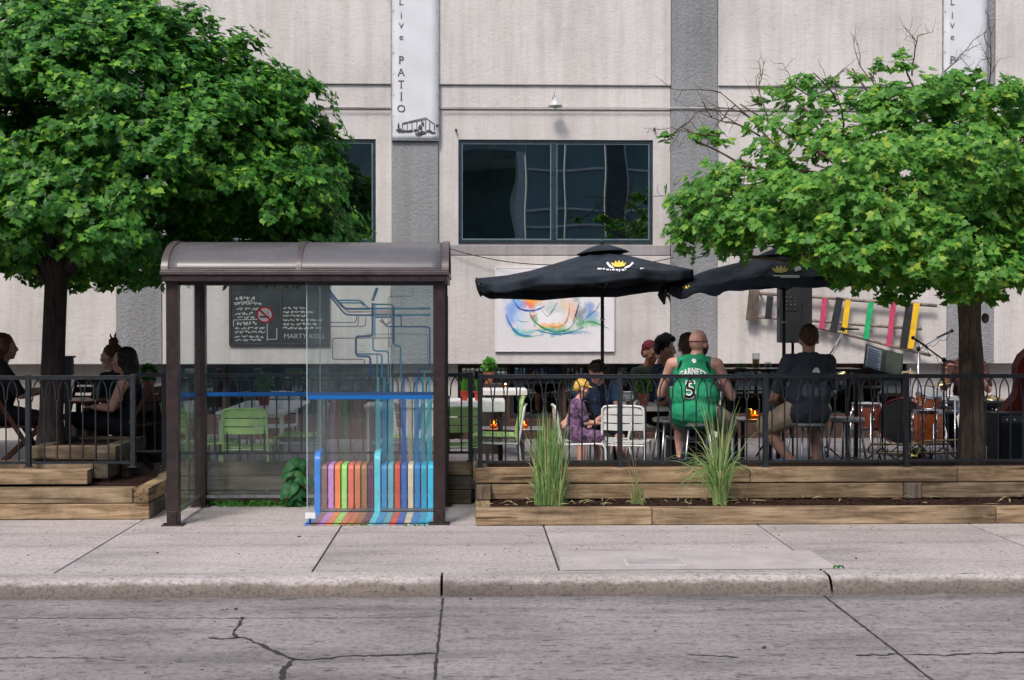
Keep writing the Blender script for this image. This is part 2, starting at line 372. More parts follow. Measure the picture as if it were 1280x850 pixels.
    def build(s, name, mats, parent=None, smooth=False, bevel=0, origin=None, solid=0, sub=0):
        me = bpy.data.meshes.new(name)
        if parent is not None: o0 = Vector(parent.get('_org', (0,0,0)))
        elif origin is not None: o0 = Vector(origin)
        else:
            a = np.array(s.v); o0 = Vector(((a[:,0].min()+a[:,0].max())/2, (a[:,1].min()+a[:,1].max())/2, a[:,2].min()))
        me.from_pydata([(v[0]-o0.x, v[1]-o0.y, v[2]-o0.z) for v in s.v], [], s.f)
        if not isinstance(mats, (list, tuple)): mats = [mats]
        for m in mats: me.materials.append(m)
        if len(mats) > 1: me.polygons.foreach_set('material_index', s.m)
        bm = bmesh.new(); bm.from_mesh(me); bmesh.ops.recalc_face_normals(bm, faces=bm.faces); bm.to_mesh(me); bm.free()
        if smooth:
            me.polygons.foreach_set('use_smooth', [True]*len(me.polygons))
            if smooth == 'auto': me.set_sharp_from_angle(angle=rad(38))
        me.update()
        o = bpy.data.objects.new(name, me); COL.objects.link(o)
        if parent is not None: o.parent = parent; o['_org'] = list(o0)
        else: o.location = o0; o['_org'] = list(o0)
        if solid:
            md = o.modifiers.new('thick', 'SOLIDIFY'); md.thickness = solid; md.offset = 0
        if sub:
            md = o.modifiers.new('sub', 'SUBSURF'); md.levels = sub; md.render_levels = sub
        if bevel:
            md = o.modifiers.new('bevel', 'BEVEL'); md.width = bevel; md.segments = 2; md.limit_method = 'ANGLE'; md.angle_limit = rad(40)
        return o
def thing(name, loc, label, cat, group=None):
    o = bpy.data.objects.new(name, None); COL.objects.link(o); o.location = loc; o['_org'] = list(Vector(loc)); o.empty_display_size = .1
    return tag(o, label, cat, group)
def tag(o, label, cat, group=None):
    o['label'] = label; o['category'] = cat
    if group: o['group'] = group
    return o
def struct(o, label=None):
    o['kind'] = 'structure'
    if label: o['label'] = label
    return o
def kids(o): return [c for c in bpy.data.objects if c.parent == o]
def dup(o, loc=None, rz=None, label=None, group=None, swap=None, parent=None):
    c = o.copy(); COL.objects.link(c)
    if parent is not None: c.parent = parent
    if swap and c.type == 'MESH' and c.data.materials and c.data.materials[0] in swap:
        k = (o.data.name, tuple(id(x) for x in swap))
        if k not in _sw:
            d = o.data.copy(); d.materials[0] = swap[d.materials[0]]; _sw[k] = d
        c.data = _sw[k]
    for ch in kids(o): dup(ch, swap=swap, parent=c)
    if loc is not None: c.location = loc
    if rz is not None: c.rotation_euler = (0, 0, rz)
    if label: c['label'] = label
    if group: c['group'] = group
    return c
_sw = {}
def Rz(a): return Matrix.Rotation(a, 3, 'Z')
def Rx(a): return Matrix.Rotation(a, 3, 'X')
def Ry(a): return Matrix.Rotation(a, 3, 'Y')
def evalmesh(o):
    dg = bpy.context.evaluated_depsgraph_get(); dg.update()
    me = bpy.data.meshes.new_from_object(o.evaluated_get(dg)); return me
def remesh(mb, name, mat, parent, voxel=.008, smooth=6, disp=0, dsize=.05, origin=None):
    """fuse overlapping solids into one continuous skin"""
    o = mb.build(name, mat, parent, origin=origin)
    md = o.modifiers.new('r', 'REMESH'); md.mode = 'VOXEL'; md.voxel_size = voxel; md.use_smooth_shade = True
    md = o.modifiers.new('s', 'SMOOTH'); md.iterations = smooth; md.factor = .5
    if disp:
        t = bpy.data.textures.new(name + '_relief', 'CLOUDS'); t.noise_scale = dsize
        md = o.modifiers.new('d', 'DISPLACE'); md.texture = t; md.strength = disp; md.mid_level = .5; md.texture_coords = 'LOCAL'
    me = evalmesh(o); o.modifiers.clear(); old = o.data; o.data = me; me.name = name; bpy.data.meshes.remove(old)
    if not me.materials: me.materials.append(mat)
    return o
def textmesh(txt, size, mb, place, align='CENTER', ext=0, spacing=1.0, bold=0):
    """letters as flat faces; place(x, y) gives the 3D point"""
    cu = bpy.data.curves.new('lettering', 'FONT'); cu.body = txt; cu.size = size; cu.align_x = align; cu.space_character = spacing; cu.offset = bold; cu.resolution_u = 3
    o = bpy.data.objects.new('lettering', cu); COL.objects.link(o)
    me = evalmesh(o)
    mb.add([place(v.co.x, v.co.y) for v in me.vertices], [tuple(p.vertices) for p in me.polygons])
    bpy.data.objects.remove(o); bpy.data.curves.remove(cu); bpy.data.meshes.remove(me)
# ================================================================== THE SETTING
def G(u, v, z=0.0):
    d = CR @ Vector(((u - 640) / FPX, (425 - v) / FPX, -1.0)); t = (z - CZ) / d.z
    return Vector((d.x*t, d.y*t, z))
RZ = -.13
WY = 19.0
def sheet(name, x0, x1, y0, y1, z, mat, label=None, nx=1, ny=1):
    mb = MB(); mb.grid([[(x0+(x1-x0)*i/nx, y0+(y1-y0)*j/ny, z) for j in range(ny+1)] for i in range(nx+1)])
    return struct(mb.build(name, mat, origin=((x0+x1)/2, (y0+y1)/2, z)))
g = sheet('ground', -150, 150, -150, 150, RZ-.05, concrete('far_ground', (.2,.19,.18)))
o = sheet('road', -60, 60, -6.2, 9.55, RZ, M_road)
M_crack = pm('crack_dark', (.035,.031,.030), .95, 0, .3, 30, 0)  # dark colour of the cracks, joints and beds under the slabs
def crack(pts, z, w, seed, parentname, depth=True):
    r = random.Random(seed); P = [G(u, v, z) for u, v in pts]; out = []; ws = []
    for a, b in zip(P, P[1:]):
        n = max(2, int((b-a).length / .035))
        for i in range(n):
            q = a.lerp(b, i/n); q += Vector((r.uniform(-.008,.008), r.uniform(-.014,.014), 0)); out.append(q); ws.append(w * r.uniform(.35, 1.5))
    out.append(P[-1]); ws.append(w*.3)
    mb = MB(); mb.strip(out, ws, (0,0,1)); c = struct(mb.build(parentname, M_crack)); c.location.z = z + .003; return c
crack([(304,772),(297,784),(291,793),(300,798)], RZ, .022, 1, 'road_crack')
crack([(258,798),(280,799),(306,797),(328,808),(350,818),(368,825),(395,825),(430,821),(480,819),(545,817)], RZ, .026, 2, 'road_crack')
crack([(368,824),(356,836),(350,852)], RZ, .030, 3, 'road_crack')
crack([(1070,820),(1130,818),(1180,820),(1225,817),(1300,815)], RZ, .022, 5, 'road_crack')
crack([(-10,773),(130,773),(300,773),(420,773),(553,771)], RZ, .008, 6, 'road_joint')
crack([(860,818),(925,822)], RZ, .018, 8, 'road_crack')
crack([(-10,822),(90,822),(160,826)], RZ, .009, 9, 'road_crack')
def joint(x, y0, y1, z, w, name):
    r = random.Random(int(x*100)); n = int((y1-y0)/.06); mb = MB()
    mb.strip([(x + r.uniform(-.003,.003), y0+(y1-y0)*i/n, z+.003) for i in range(n+1)], [w*r.uniform(.6,1.4) for _ in range(n+1)], (0,0,1)); return struct(mb.build(name, M_crack))
joint(G(543,850,RZ).x, -6, 9.41, RZ, .016, 'road_joint'); xj = G(1165,850,RZ).x; joint(xj, -6, 9.41, RZ, .016, 'road_joint')
# kerb in cast lengths
KX = [-14, G(-420,720).x, G(552,722).x, G(1037,718).x, 14]
prof = [(9.43,RZ-.04),(9.435,RZ+.005),(9.47,-.045),(9.485,-.022),(9.51,-.007),(9.545,0.0),(9.70,0.003),(9.70,RZ-.04)]
for i in range(len(KX)-1):
    x0 = KX[i]+.009; x1 = KX[i+1]-.009; n = int((x1-x0)/.05); mb = MB(); rr = random.Random(50+i); st = []
    cz = [0]*(n+1)
    for k in range(n+1):
        e = min(k, n-k); chip = .012*max(0, 1-e/1.5) + (rr.uniform(0,.006) if rr.random() < .12 else 0)
        st.append([(x0+(x1-x0)*k/n, y + rr.uniform(-.0015,.0015) + (chip if 1 < j < 6 else 0), z - (chip*.8 if 2 < j < 7 else 0)) for j, (y, z) in enumerate(prof)])
    mb.grid(st); struct(mb.build('kerb', M_kerb, smooth='auto'))
# sidewalk: a bed and slabs with open joints
sheet('sidewalk_bed', -60, 60, 9.6, 19.6, -.012, M_crack)
SX = [-14, G(-260,715).x, G(70,715).x, G(388,718).x, G(700,715).x, G(1035,718).x, G(1360,715).x, 14]
yb = G(400,655).y
for i in range(len(SX)-1):
    a = SX[i]+.007; b = SX[i+1]-.007
    mb = MB(); mb.box(a, b, 9.708, yb-.006, -.1, 0.0); struct(mb.build('sidewalk_slab', M_walk2 if i in (3,5) else M_walk, bevel=.004))
    mb = MB(); mb.box(a, b, yb+.004, 14.2, -.1, -.002 if i % 2 else .001); struct(mb.build('sidewalk_slab', M_walk, bevel=.004))
pa = G(702,712); pb = G(1015,688)
mb = MB(); mb.grid([[(pa.x, 9.715, .004), (pa.x+.02, pb.y, .004)], [(pb.x, 9.715, .004), (pb.x-.02, pb.y-.02, .004)]]); struct(mb.build('sidewalk_patch', pm('smooth_patch_concrete', (.385,.348,.337), .8, 0, .12, 3, .2, 90)))
c = G(818,703); mb = MB()
uc = thing('utility_cover', (c.x, c.y, .004), 'small rectangular metal utility cover set flush in the sidewalk near the kerb', 'utility cover')
mb = MB(); mb.box(c.x-.225, c.x+.225, c.y-.14, c.y+.14, -.02, .007); mb.build('cover_frame', pm('cover_frame_steel', (.46,.43,.42), .6, .1), uc, bevel=.002)
mb = MB(); mb.box(c.x-.20, c.x+.20, c.y-.115, c.y+.115, -.02, .010); mb.box(c.x-.03, c.x+.03, c.y-.01, c.y+.01, .009, .012); mb.build('cover_plate', pm('cover_plate_steel', (.34,.31,.305), .7, .0, .15, 8, .4, 120), uc, bevel=.002)
# patio floor, in concrete flags
sheet('patio_bed', -16, 16, 13.5, 19.6, .118, M_crack)
rr = random.Random(4)
mb = MB()
for i in range(-13, 14):
    for j in range(0, 8):
        x = i*.9+.2; y = 13.48+j*.75; mb.box(x+.006, x+.894, y+.005, y+.745, .02, .128+rr.uniform(0,.003))
struct(mb.build('patio_paving', M_paver, bevel=.003))
# litter and small pebbles on the road and sidewalk
mb = MB()
for k in range(420):
    if rr.random() < .5: x = rr.uniform(-6, 6); y = rr.uniform(7, 9.4); z = RZ
    else: x = rr.uniform(-6, 6); y = rr.uniform(9.75, 11.8); z = 0
    s = rr.uniform(.002, .006) * (2.2 if rr.random() < .06 else 1); mb.ell((x, y, z+s*.3), (s*rr.uniform(.8,2.2), s, s*.7), Rz(rr.uniform(0,3)), 6, 4)
lit = mb.build('gravel_grit', pm('dark_grit', (.06,.05,.045), .9, 0, .4, 90, 0)); lit['kind'] = 'stuff'; lit['label'] = 'grit and fine debris scattered over road and sidewalk'

# ------------------------------------------------------------------ the building
bld = thing('cafe_building', (0, WY, .12), 'long pale painted brick building with grey pilasters and dark basement windows', 'building')
px = lambda u: X(u, WY)
zv = lambda v: Z(v, WY)
ZT = 8.2; Zb = zv(455); zg1 = zv(107); zg2 = zv(137); zs0 = zv(319.5); zs1 = zv(306)
pil = [(-199,-141), (147,203), (490,548), (838,896), (1183,1241), (1528,1586)]
XL, XR = px(-330), px(1700)
edges = [XL] + [px(e) for p in pil for e in p] + [XR]
bays = [(edges[2*i], edges[2*i+1]) for i in range(len(edges)//2)]
wins = {1: (228-345.5, 470-345.5), 2: (228, 470), 3: (573, 816), 4: None, 5: (1264, 1506)}
zw0, zw1 = zv(303.5), zv(174.5)
for i, (a, b) in enumerate(bays):
    # upper projecting brickwork, with a drip edge under it
    mb = MB(); mb.box(a+.004, b-.004, WY-.055, WY+.35, zg1, ZT); w = mb.build('upper_wall', M_wall, bld, bevel=.012)
    mb = MB(); mb.box(a+.004, b-.004, WY-.02, WY+.35, zg2, zg1-.002); mb.build('frieze', M_wall, bld, bevel=.01)
    mb = MB()
    wn = wins.get(i)
    if wn:
        wa, wb = px(wn[0]), px(wn[1])
        mb.box(a+.004, b-.004, WY, WY+.3, zw1, zg2-.002)
        mb.box(a+.004, wa, WY, WY+.3, zs1, zw1-.0005); mb.box(wb, b-.004, WY, WY+.3, zs1, zw1-.0005)
        mb.box(wa, wb, WY+.06, WY+.3, zs1, zw0)
    else: mb.box(a+.004, b-.004, WY, WY+.3, zs1, zg2-.002)
    mb.build('middle_wall', M_wall_low, bld)
    mb = MB(); mb.box(a+.02, b-.006, WY-.035, WY+.3, zs0, zs1-.001); mb.build('sill_band', M_band, bld, bevel=.012)
    mb = MB(); mb.box(a+.004, b-.004, WY-.03, WY+.3, Zb, zs0-.002); mb.build('lower_wall', M_wall_low, bld, bevel=.01)
    if i in (0, 1, 5, 6):
        mb = MB(); mb.box(a+.004, b-.004, WY+.22, WY+.5, .1, Zb); mb.box(a+.5, a+.52, WY+.19, WY+.22, .5, Zb-.02); mb.build('basement_wall', M_wall_low if i > 3 else M_lowrec, bld)
    else:
        la, lb = {2: (a+.05, b-.02), 3: (px(572), b-.02), 4: (a+.1, px(1140))}[i]
        mb = MB(); mb.box(a+.004, la, WY+.18, WY+.5, .1, Zb)
        if lb < b-.05: mb.box(lb, b-.004, WY+.18, WY+.5, .1, Zb)
        mb.build('basement_wall', M_wall_low, bld)
        mb = MB(); mb.box(la, lb, WY+.24, WY+.5, .1, .42); mb.build('basement_plinth', M_brick, bld)
        n = 4; wdt = (lb-la)/n
        for k in range(n):
            x0 = la+wdt*k; x1 = x0+wdt
            bw = MB(); 
            for q in ((x0+.003, x0+.05), (x1-.05, x1-.003)): bw.box(q[0], q[1], WY+.26, WY+.34, .425, Zb-.003)
            bw.box(x0+.05, x1-.05, WY+.262, WY+.338, .425, .48); bw.box(x0+.05, x1-.05, WY+.262, WY+.338, Zb-.06, Zb-.003); bw.box(x0+.05, x1-.05, WY+.27, WY+.33, .95, .975)
            f = bw.build('basement_window', M_dark if k % 2 else pm('rust_brown_frame', (.06,.026,.018), .6), bld)
            gp = MB(); gp.box(x0+.05, x1-.05, WY+.295, WY+.303, .48, Zb-.06); gp.build('pane', M_winglass, f)
            if i == 3 and k < 3:
                gg = MB()
                for t in range(12): gg.box(x0+.05+wdt*t/12, x0+.062+wdt*t/12, WY+.20, WY+.215, Zb-.26, Zb-.01)
                gg.box(x0, x1, WY+.195, WY+.22, Zb-.28, Zb-.26); gg.build('grille', M_iron, f)
        # the room behind the basement windows: brick back wall and shelves of crates
        mb = MB(); mb.box(la, lb, WY+1.9, WY+2.0, .1, Zb+.4); mb.box(la-.02, la, WY+.5, WY+2, .1, Zb+.4); mb.box(lb, lb+.02, WY+.5, WY+2, .1, Zb+.4); mb.box(la, lb, WY+.5, WY+2, .08, .1); mb.box(la, lb, WY+.5, WY+2, Zb+.4, Zb+.42)
        mb.build('basement_room', M_brick, bld)
for i, (p0, p1) in enumerate(pil):
    a, b = px(p0), px(p1)
    mb = MB(); mb.box(a, b, WY-.03, WY+.33, zg2+.004, ZT-.01); mb.build('pilaster', M_pil, bld, bevel=.008)
    mb = MB(); mb.box(a, b, WY-.04, WY+.33, Zb, zg2-.004); mb.build('pilaster', M_pil, bld, bevel=.008)
    mb = MB(); mb.box(a+.01, b-.01, WY+.17, WY+.5, .1, Zb-.001); mb.build('pilaster_base', M_wall_low if i in (2,4) else M_pil, bld)
mb = MB(); mb.box(XL, XR, WY+.4, WY+7, ZT, ZT+.25); mb.box(XL, XR, WY-.1, WY+.4, ZT+.001, ZT+.3); mb.box(XL, XL+.2, WY+.6, WY+7, .1, ZT-.01); mb.box(XR-.2, XR, WY+.6, WY+7, .1, ZT-.01); mb.build('roof', M_dark, bld)
# windows in the middle wall
for i, wn in wins.items():
    if not wn: continue
    a, b = px(wn[0]), px(wn[1]); mid = a + (b-a)*.49
    mb = MB(); t = .045
    mb.box(a+.002, a+t, WY+.02, WY+.10, zw0+.002, zw1-.002); mb.box(b-t, b-.002, WY+.02, WY+.10, zw0+.002, zw1-.002)
    mb.box(a+t, b-t, WY+.022, WY+.098, zw0+.002, zw0+t); mb.box(a+t, b-t, WY+.022, WY+.098, zw1-t, zw1-.002); mb.box(mid-.035, mid+.035, WY+.018, WY+.096, zw0+t, zw1-t)
    w = mb.build('window', M_frame, bld, bevel=.004)
    for (x0, x1) in ((a+t, mid-.035), (mid+.035, b-t)):
        g_ = MB(); s = .014; y0, y1 = WY+.030, WY+.062
        z0, z1 = zw0+t+.001, zw1-t-.001; x0 += .001; x1 -= .001
        g_.box(x0, x0+s, y0, y1, z0, z1); g_.box(x1-s, x1, y0, y1, z0, z1); g_.box(x0+s, x1-s, y0+.001, y1, z0, z0+s); g_.box(x0+s, x1-s, y0+.001, y1, z1-s, z1); g_.build('window_sash', M_frame2, w)
        # one pane, very slightly bowed like old float glass
        P = [[(x0+s+(x1-x0-2*s)*p/20, WY+.05+.00022*math.sin(p*.75+x0*3)+.00015*math.sin(q*.6+p*.3), z0+s+(z1-z0-2*s)*q/14) for q in range(15)] for p in range(21)]
        gp = MB(); gp.grid(P); gp.build('pane', M_winglass, w, smooth=True)
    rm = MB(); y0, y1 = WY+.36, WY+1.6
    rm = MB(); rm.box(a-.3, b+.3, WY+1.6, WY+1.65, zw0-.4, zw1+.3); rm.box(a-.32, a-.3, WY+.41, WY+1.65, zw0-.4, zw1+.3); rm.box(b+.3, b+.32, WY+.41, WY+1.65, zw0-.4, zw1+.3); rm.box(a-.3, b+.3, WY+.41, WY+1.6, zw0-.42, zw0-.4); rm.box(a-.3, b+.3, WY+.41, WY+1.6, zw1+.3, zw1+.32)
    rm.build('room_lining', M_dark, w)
# the backing wall must open behind the windows
mb = MB(); xs = [XL]
for i in sorted(wins):
    if wins[i]: xs += [px(wins[i][0])-.01, px(wins[i][1])+.01]
xs.append(XR)
mb.box(XL, XR, WY+.36, WY+.40, zw1+.01, ZT-.003); mb.box(XL, XR, WY+.36, WY+.40, zs0, zw0-.01)
for i in range(0, len(xs), 2): mb.box(xs[i], xs[i+1], WY+.36, WY+.40, zw0-.009, zw1+.009)
mb.build('backing_wall', M_dark, bld)
# hooks, conduit, cable
hk = MB()
for u, v in ((570,164), (818,163)): q = at(u, v, WY); hk.cap(q+Vector((0,-.06,0)), .012, q+Vector((0,0,.02)), .018)
hk.build('bracket', M_iron, bld)
cb = MB()
q0, q1 = at(560,310,WY-.1), at(693,331,WY-.25); q2 = at(842,322,WY-.1)
def sag(a, b, s, n=18): return [a.lerp(b, i/n) + Vector((0,0,-s*4*(i/n)*(1-i/n))) for i in range(n+1)]
cb.tube(sag(q0, q1, .06)+sag(q1, q2, .07)[1:], .007, 6); tag(cb.build('cable', M_black), 'thin black cable sagging along the wall under the big window', 'cable')
cb = MB(); cb.tube([(px(548)+.05, WY-.062, zv(135.5)), (px(838), WY-.062, zv(134.8))], .009, 6); cb.tube([(px(203), WY-.062, zv(135.5)), (px(488), WY-.062, zv(136)) ], .009, 6); cb.tube([(px(838), WY-.062, zv(134.6)), (px(1182), WY-.062, zv(136))], .009, 6)
cb.build('conduit', pm('wall_painted_conduit', (.4,.37,.37), .6), bld)
# barn lamp
q = at(693, 124, WY); q.y = WY
lp = thing('wall_lamp', (q.x, WY, q.z), 'small grey dome lamp on a short arm high above the big window', 'lamp')
mb = MB(); mb.lathe([(.03,-.0),(.03,.02)], (q.x, WY-.02, q.z+.02), 12, Rx(PI/2)); mb.tube([(q.x, WY-.03, q.z+.02), (q.x, WY-.12, q.z+.07), (q.x, WY-.20, q.z+.05), (q.x, WY-.22, q.z-.02)], .010, 8); mb.build('lamp_arm', M_alu, lp, True)
mb = MB(); c = (q.x, WY-.22, q.z-.135); mb.lathe([(.098,0),(.096,.012),(.075,.05),(.04,.085),(.022,.105),(.022,.13),(.0,.132)], c, 24); mb.build('lamp_shade', pm('grey_enamel', (.45,.46,.46), .35), lp, True, solid=.003)
mb = MB(); mb.ell((c[0], c[1], c[2]+.012), (.04,.04,.05)); mb.build('bulb', M_whiteprint, lp, True)

# banners
def serif_col(mb, letters, u, Y, size):
    for ch, v, sz in letters:
        p = at(u, v, Y); s = size*sz
        textmesh(ch, s, mb, lambda x, y, p=p: (p.x+x, Y, p.z+y-s*.35), bold=-.0012 if sz < .95 else .0)
        ser = {'P': [(-.17,-.02,.16),], 'A': [(-.26,-.02,.16),(.26,-.02,.16)], 'T': [(0,-.02,.22)], 'I': [(0,-.02,.2),(0,.70,.2)], 'L': [(-.12,.70,.2)], 'i': [(0,-.02,.16)], 'v': [(-.22,.52,.16),(.22,.52,.16)]}.get(ch, [])
        for dx, dy, w in ser:
            mb.box(p.x+(dx-w/2)*s, p.x+(dx+w/2)*s, Y-.0005, Y+.0005, p.z+(dy-.35)*s, p.z+(dy-.35+.045)*s)
def banner(u0, u1, vb, letters, ul, label, sketch, Y=WY-.085):
    a, b = X(u0, Y), X(u1, Y); zb = Z(vb, Y)
    t = thing('wall_banner', ((a+b)/2, Y, zb), label, 'banner', 'white lettered banners hung on the pilasters')
    mb = MB(); n = 60
    P = [[(a+(b-a)*i/6 , Y+.004*math.sin(j*.7+i), zb+(7.9-zb)*j/n) for j in range(n+1)] for i in range(7)]
    mb.grid(P); mb.build('banner_cloth', M_ban, t, True, solid=.004)
    mb = MB()
    for z in np.linspace(zb+.03, 7.85, 13):
        for x in (a+.018, b-.018): mb.lathe([(.0,0),(.008,0),(.008,.003),(0,.003)], (x, Y-.006, z), 8, Rx(PI/2))
    mb.build('grommet', M_alu, t)
    mb = MB(); mb.box(a-.012, a-.002, Y-.004, Y+.03, zb, 7.9); mb.box(b+.002, b+.012, Y-.004, Y+.03, zb, 7.9); mb.box(a-.012, b+.012, Y-.005, Y+.03, zb-.012, zb-.002); mb.build('banner_rail', M_alu, t)
    mb = MB(); serif_col(mb, letters, ul, Y-.009, .135); mb.build('lettering', M_ink, t)
    if sketch:
        mb = MB(); yy = Y-.009
        def pt(u, v): q = at(u, v, yy); return (q.x, yy, q.z)
        lines = [((503,154),(532,147)),((532,147),(543,155)),((503,154),(503,164)),((543,155),(543,163)),((503,155.5),(532,149)),((509,153),(509,163)),((515,152),(515,163)),((521,150.5),(521,163)),((527,149),(527,163)),((532,148),(532,163)),((537,152),(537,163))]
        for p, q in lines: mb.strip([pt(*p), pt(*q)], .010, (0,-1,0))
        r = random.Random(3)
        for u, v, w, h in ((499,163,4,4),(505,164,5,3),(512,164,5,2.5),(520,163,4,4),(525,160,3,6),(528,166,6,4),(536,164,5,3),(541,166,4,2.5),(547,157,2.5,3),(524,168,5,3),(498,157,1.5,5),(529,155,1.5,5)):
            mb.poly([pt(u+math.cos(k*PI/5)*w*r.uniform(.5,1.1), v+math.sin(k*PI/5)*h*r.uniform(.5,1.1)*.8) for k in range(10)], (0,-.0008,0))
        mb.build('building_drawing', M_ink, t)
    return t
lets = [('L',2,1),('i',18,.95),('v',31,.95),('e',46,.95),('P',74.5,1.1),('A',90,1.1),('T',105,1.1),('I',120.5,1.1),('O',135.5,1.1)]
banner(490.5, 548, 175, lets, 501.5, 'tall white banner reading Live PATIO above the shelter roof', True)
banner(1178, 1232, 168, [(c, v, s) for c, v, s in lets], 1190.5, 'tall white banner with its foot hidden behind the lighter green tree', False)

# ------------------------------------------------------------------ the building across the street (seen in the window panes)
opp = thing('office_building', (0, -9, 0), 'pale framed office building across the street mirrored in the window panes', 'building')
OY = -9.0; ox = lambda u: at(u, 403, 47).x; oz = lambda v: at(640, v, 47).z
M_teal = pm('teal_spandrel_glass', (.20,.34,.35), .5, 0, .2, .6, 0)
M_ofr = pm('white_office_frame', (.80,.84,.84), .5, 0, .1, 3, 0)
M_oconc = pm('office_concrete', (.26,.36,.37), .8, 0, .2, 1, .2)
M_odark = pm('office_dark_teal', (.10,.14,.15), .9, 0, .2, 1, 0)  # dark teal grey of the loggia back wall and the columns
zs = [0, 1.2, 3.4, oz(283), oz(262), oz(212), oz(188), oz(170)+.6, 11.5]
xr0 = ox(655)
mb = MB(); mb.box(xr0-30, ox(575)-2.8, OY-.5, OY, 0, 11.5); mb.box(xr0+22, xr0+30, OY-.5, OY, 0, 11.5); mb.box(ox(575)-2.8, xr0, OY-.5, OY, oz(188), 11.5); mb.box(ox(575)-2.8, xr0, OY-.5, OY, 0, oz(290)-.6); mb.build('facade', M_oconc, opp)
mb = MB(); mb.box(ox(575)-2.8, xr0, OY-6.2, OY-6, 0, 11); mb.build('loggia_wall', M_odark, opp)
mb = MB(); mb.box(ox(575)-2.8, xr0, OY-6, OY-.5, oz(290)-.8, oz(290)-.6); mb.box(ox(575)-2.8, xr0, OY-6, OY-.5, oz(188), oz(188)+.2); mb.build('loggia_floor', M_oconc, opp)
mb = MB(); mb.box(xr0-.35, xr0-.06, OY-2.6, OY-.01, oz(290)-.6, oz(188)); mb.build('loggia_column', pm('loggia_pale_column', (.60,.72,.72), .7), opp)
wpan = MB(); fr = MB(); colm = MB(); x = xr0
k = 0
while x < xr0 + 21:
    for _ in range(2):
        wpan.box(x+.05, x+1.40, OY-.2, OY-.15, 0, 11.4)
        fr.box(x, x+.05, OY-.2, OY-.02, 0, 11.45)
        for z in (zs[3], zs[4]-.02, zs[5], 1.1, 3.2, 9.6): fr.box(x+.05, x+1.40, OY-.15, OY-.05, z, z+.07)
        x += 1.45
    fr.box(x, x+.05, OY-.2, OY-.02, 0, 11.45); colm.box(x+.05, x+.55, OY-.4, OY+.05, 0, 11.5); x += .55
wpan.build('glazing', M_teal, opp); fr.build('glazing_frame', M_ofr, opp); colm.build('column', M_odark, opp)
sheet('far_sidewalk', -60, 60, -9, -6.2, .0, M_walk)

# ------------------------------------------------------------------ timber edging
def tim(x0, x1, y0, y1, z0, z1, mat, parent, bev=.008):
    rr2 = random.Random(int((x0*7+z0*31+y0*13)*100)); mb = MB(); d = lambda: rr2.uniform(-.004, .004)
    mb.box(x0+.003, x1-.003, y0+d(), y1, z0+.003, z1-.002+d()*.5)
    return mb.build('timber', mat, parent, bevel=bev)
TP = .142
# right planter in front of the railing
rp = thing('timber_planter', (X(900,12.2), 12.2, 0), 'long low timber planter bed with three grass clumps beside the sidewalk', 'planter')
xa = X(594, 11.9)
xs = [xa, X(815,11.9), X(1245,11.9), 9.5]
for i in range(3): tim(xs[i], xs[i+1], 11.87, 12.01, 0.0, .15, M_timx, rp)
tim(xa, xa+.14, 12.01, 12.6, 0, .148, M_timy, rp)
tim(xa+.01, xa+.15, 12.45, 12.6, .15, .285, M_timz, rp)
xs = [xa+.15, X(1130,12.6), X(1153,12.6), 9.5]
tim(xs[0], xs[1], 12.6, 12.74, .135, .283, M_timx, rp); tim(xs[1], xs[2], 12.585, 12.74, .13, .283, M_timz, rp); tim(xs[2], xs[3], 12.6, 12.74, .135, .283, M_timx, rp)
xs = [xa, X(938,12.6), 4.55, 9.5]
for i in range(3): tim(xs[i], xs[i+1], 12.59, 12.74, .285, .425, M_timx, rp)
tim(xa-.02, xa+.12, 12.75, 13.4, .285, .425, M_timy, rp)
tim(xa, xa+.13, 12.75, 13.4, .0, .28, M_timgy, rp)
mb = MB(); rr = random.Random(9); nx, ny = 260, 12
mb.grid([[(xa+.14+(9.4-xa)*i/nx, 12.01+.59*j/ny, .118+.014*math.sin(i*.21)*math.sin(j*.6)+rr.uniform(0,.02)) for j in range(ny+1)] for i in range(nx+1)])
mb.build('soil', M_mulch, rp)
mb = MB()
for k in range(900):
    x = rr.uniform(xa+.15, 5.4); y = rr.uniform(12.03, 12.58); s = rr.uniform(.006, .016); mb.ell((x, y, .132+s*.3), (s*2.0, s, s*.6), Rz(rr.uniform(0,3)) @ Rx(rr.uniform(-.4,.4)), 5, 3)
mb.build('mulch_chips', M_mulch, rp)
mb = MB(); mb.box(xa+.1, 9.5, 12.76, 13.5, .1, .40); mb.build('planting_soil', M_mulch, rp)
# edging wall behind the shelter
mp_ = thing('timber_edging', (X(430,13.3), 13.3, 0), 'grey three course timber wall seen through the shelter glass', 'retaining wall')
x0 = X(236, 13.3); x1 = xa-.03
for r_, (z0, z1) in enumerate(((0,.14),(.14,.28),(.28,.415))):
    c = [x0, x0 + 1.35 + .3*r_, x1 - .3 - .1*r_, x1]
    for i in range(3): tim(c[i], c[i+1], 13.30+.004*r_, 13.44, z0, z1, M_timg if (r_ < 2 or i < 2) else M_timx, mp_)
    tim(x0-.14, x0-.002, 13.30, 14.3, z0, z1, M_timgy, mp_)
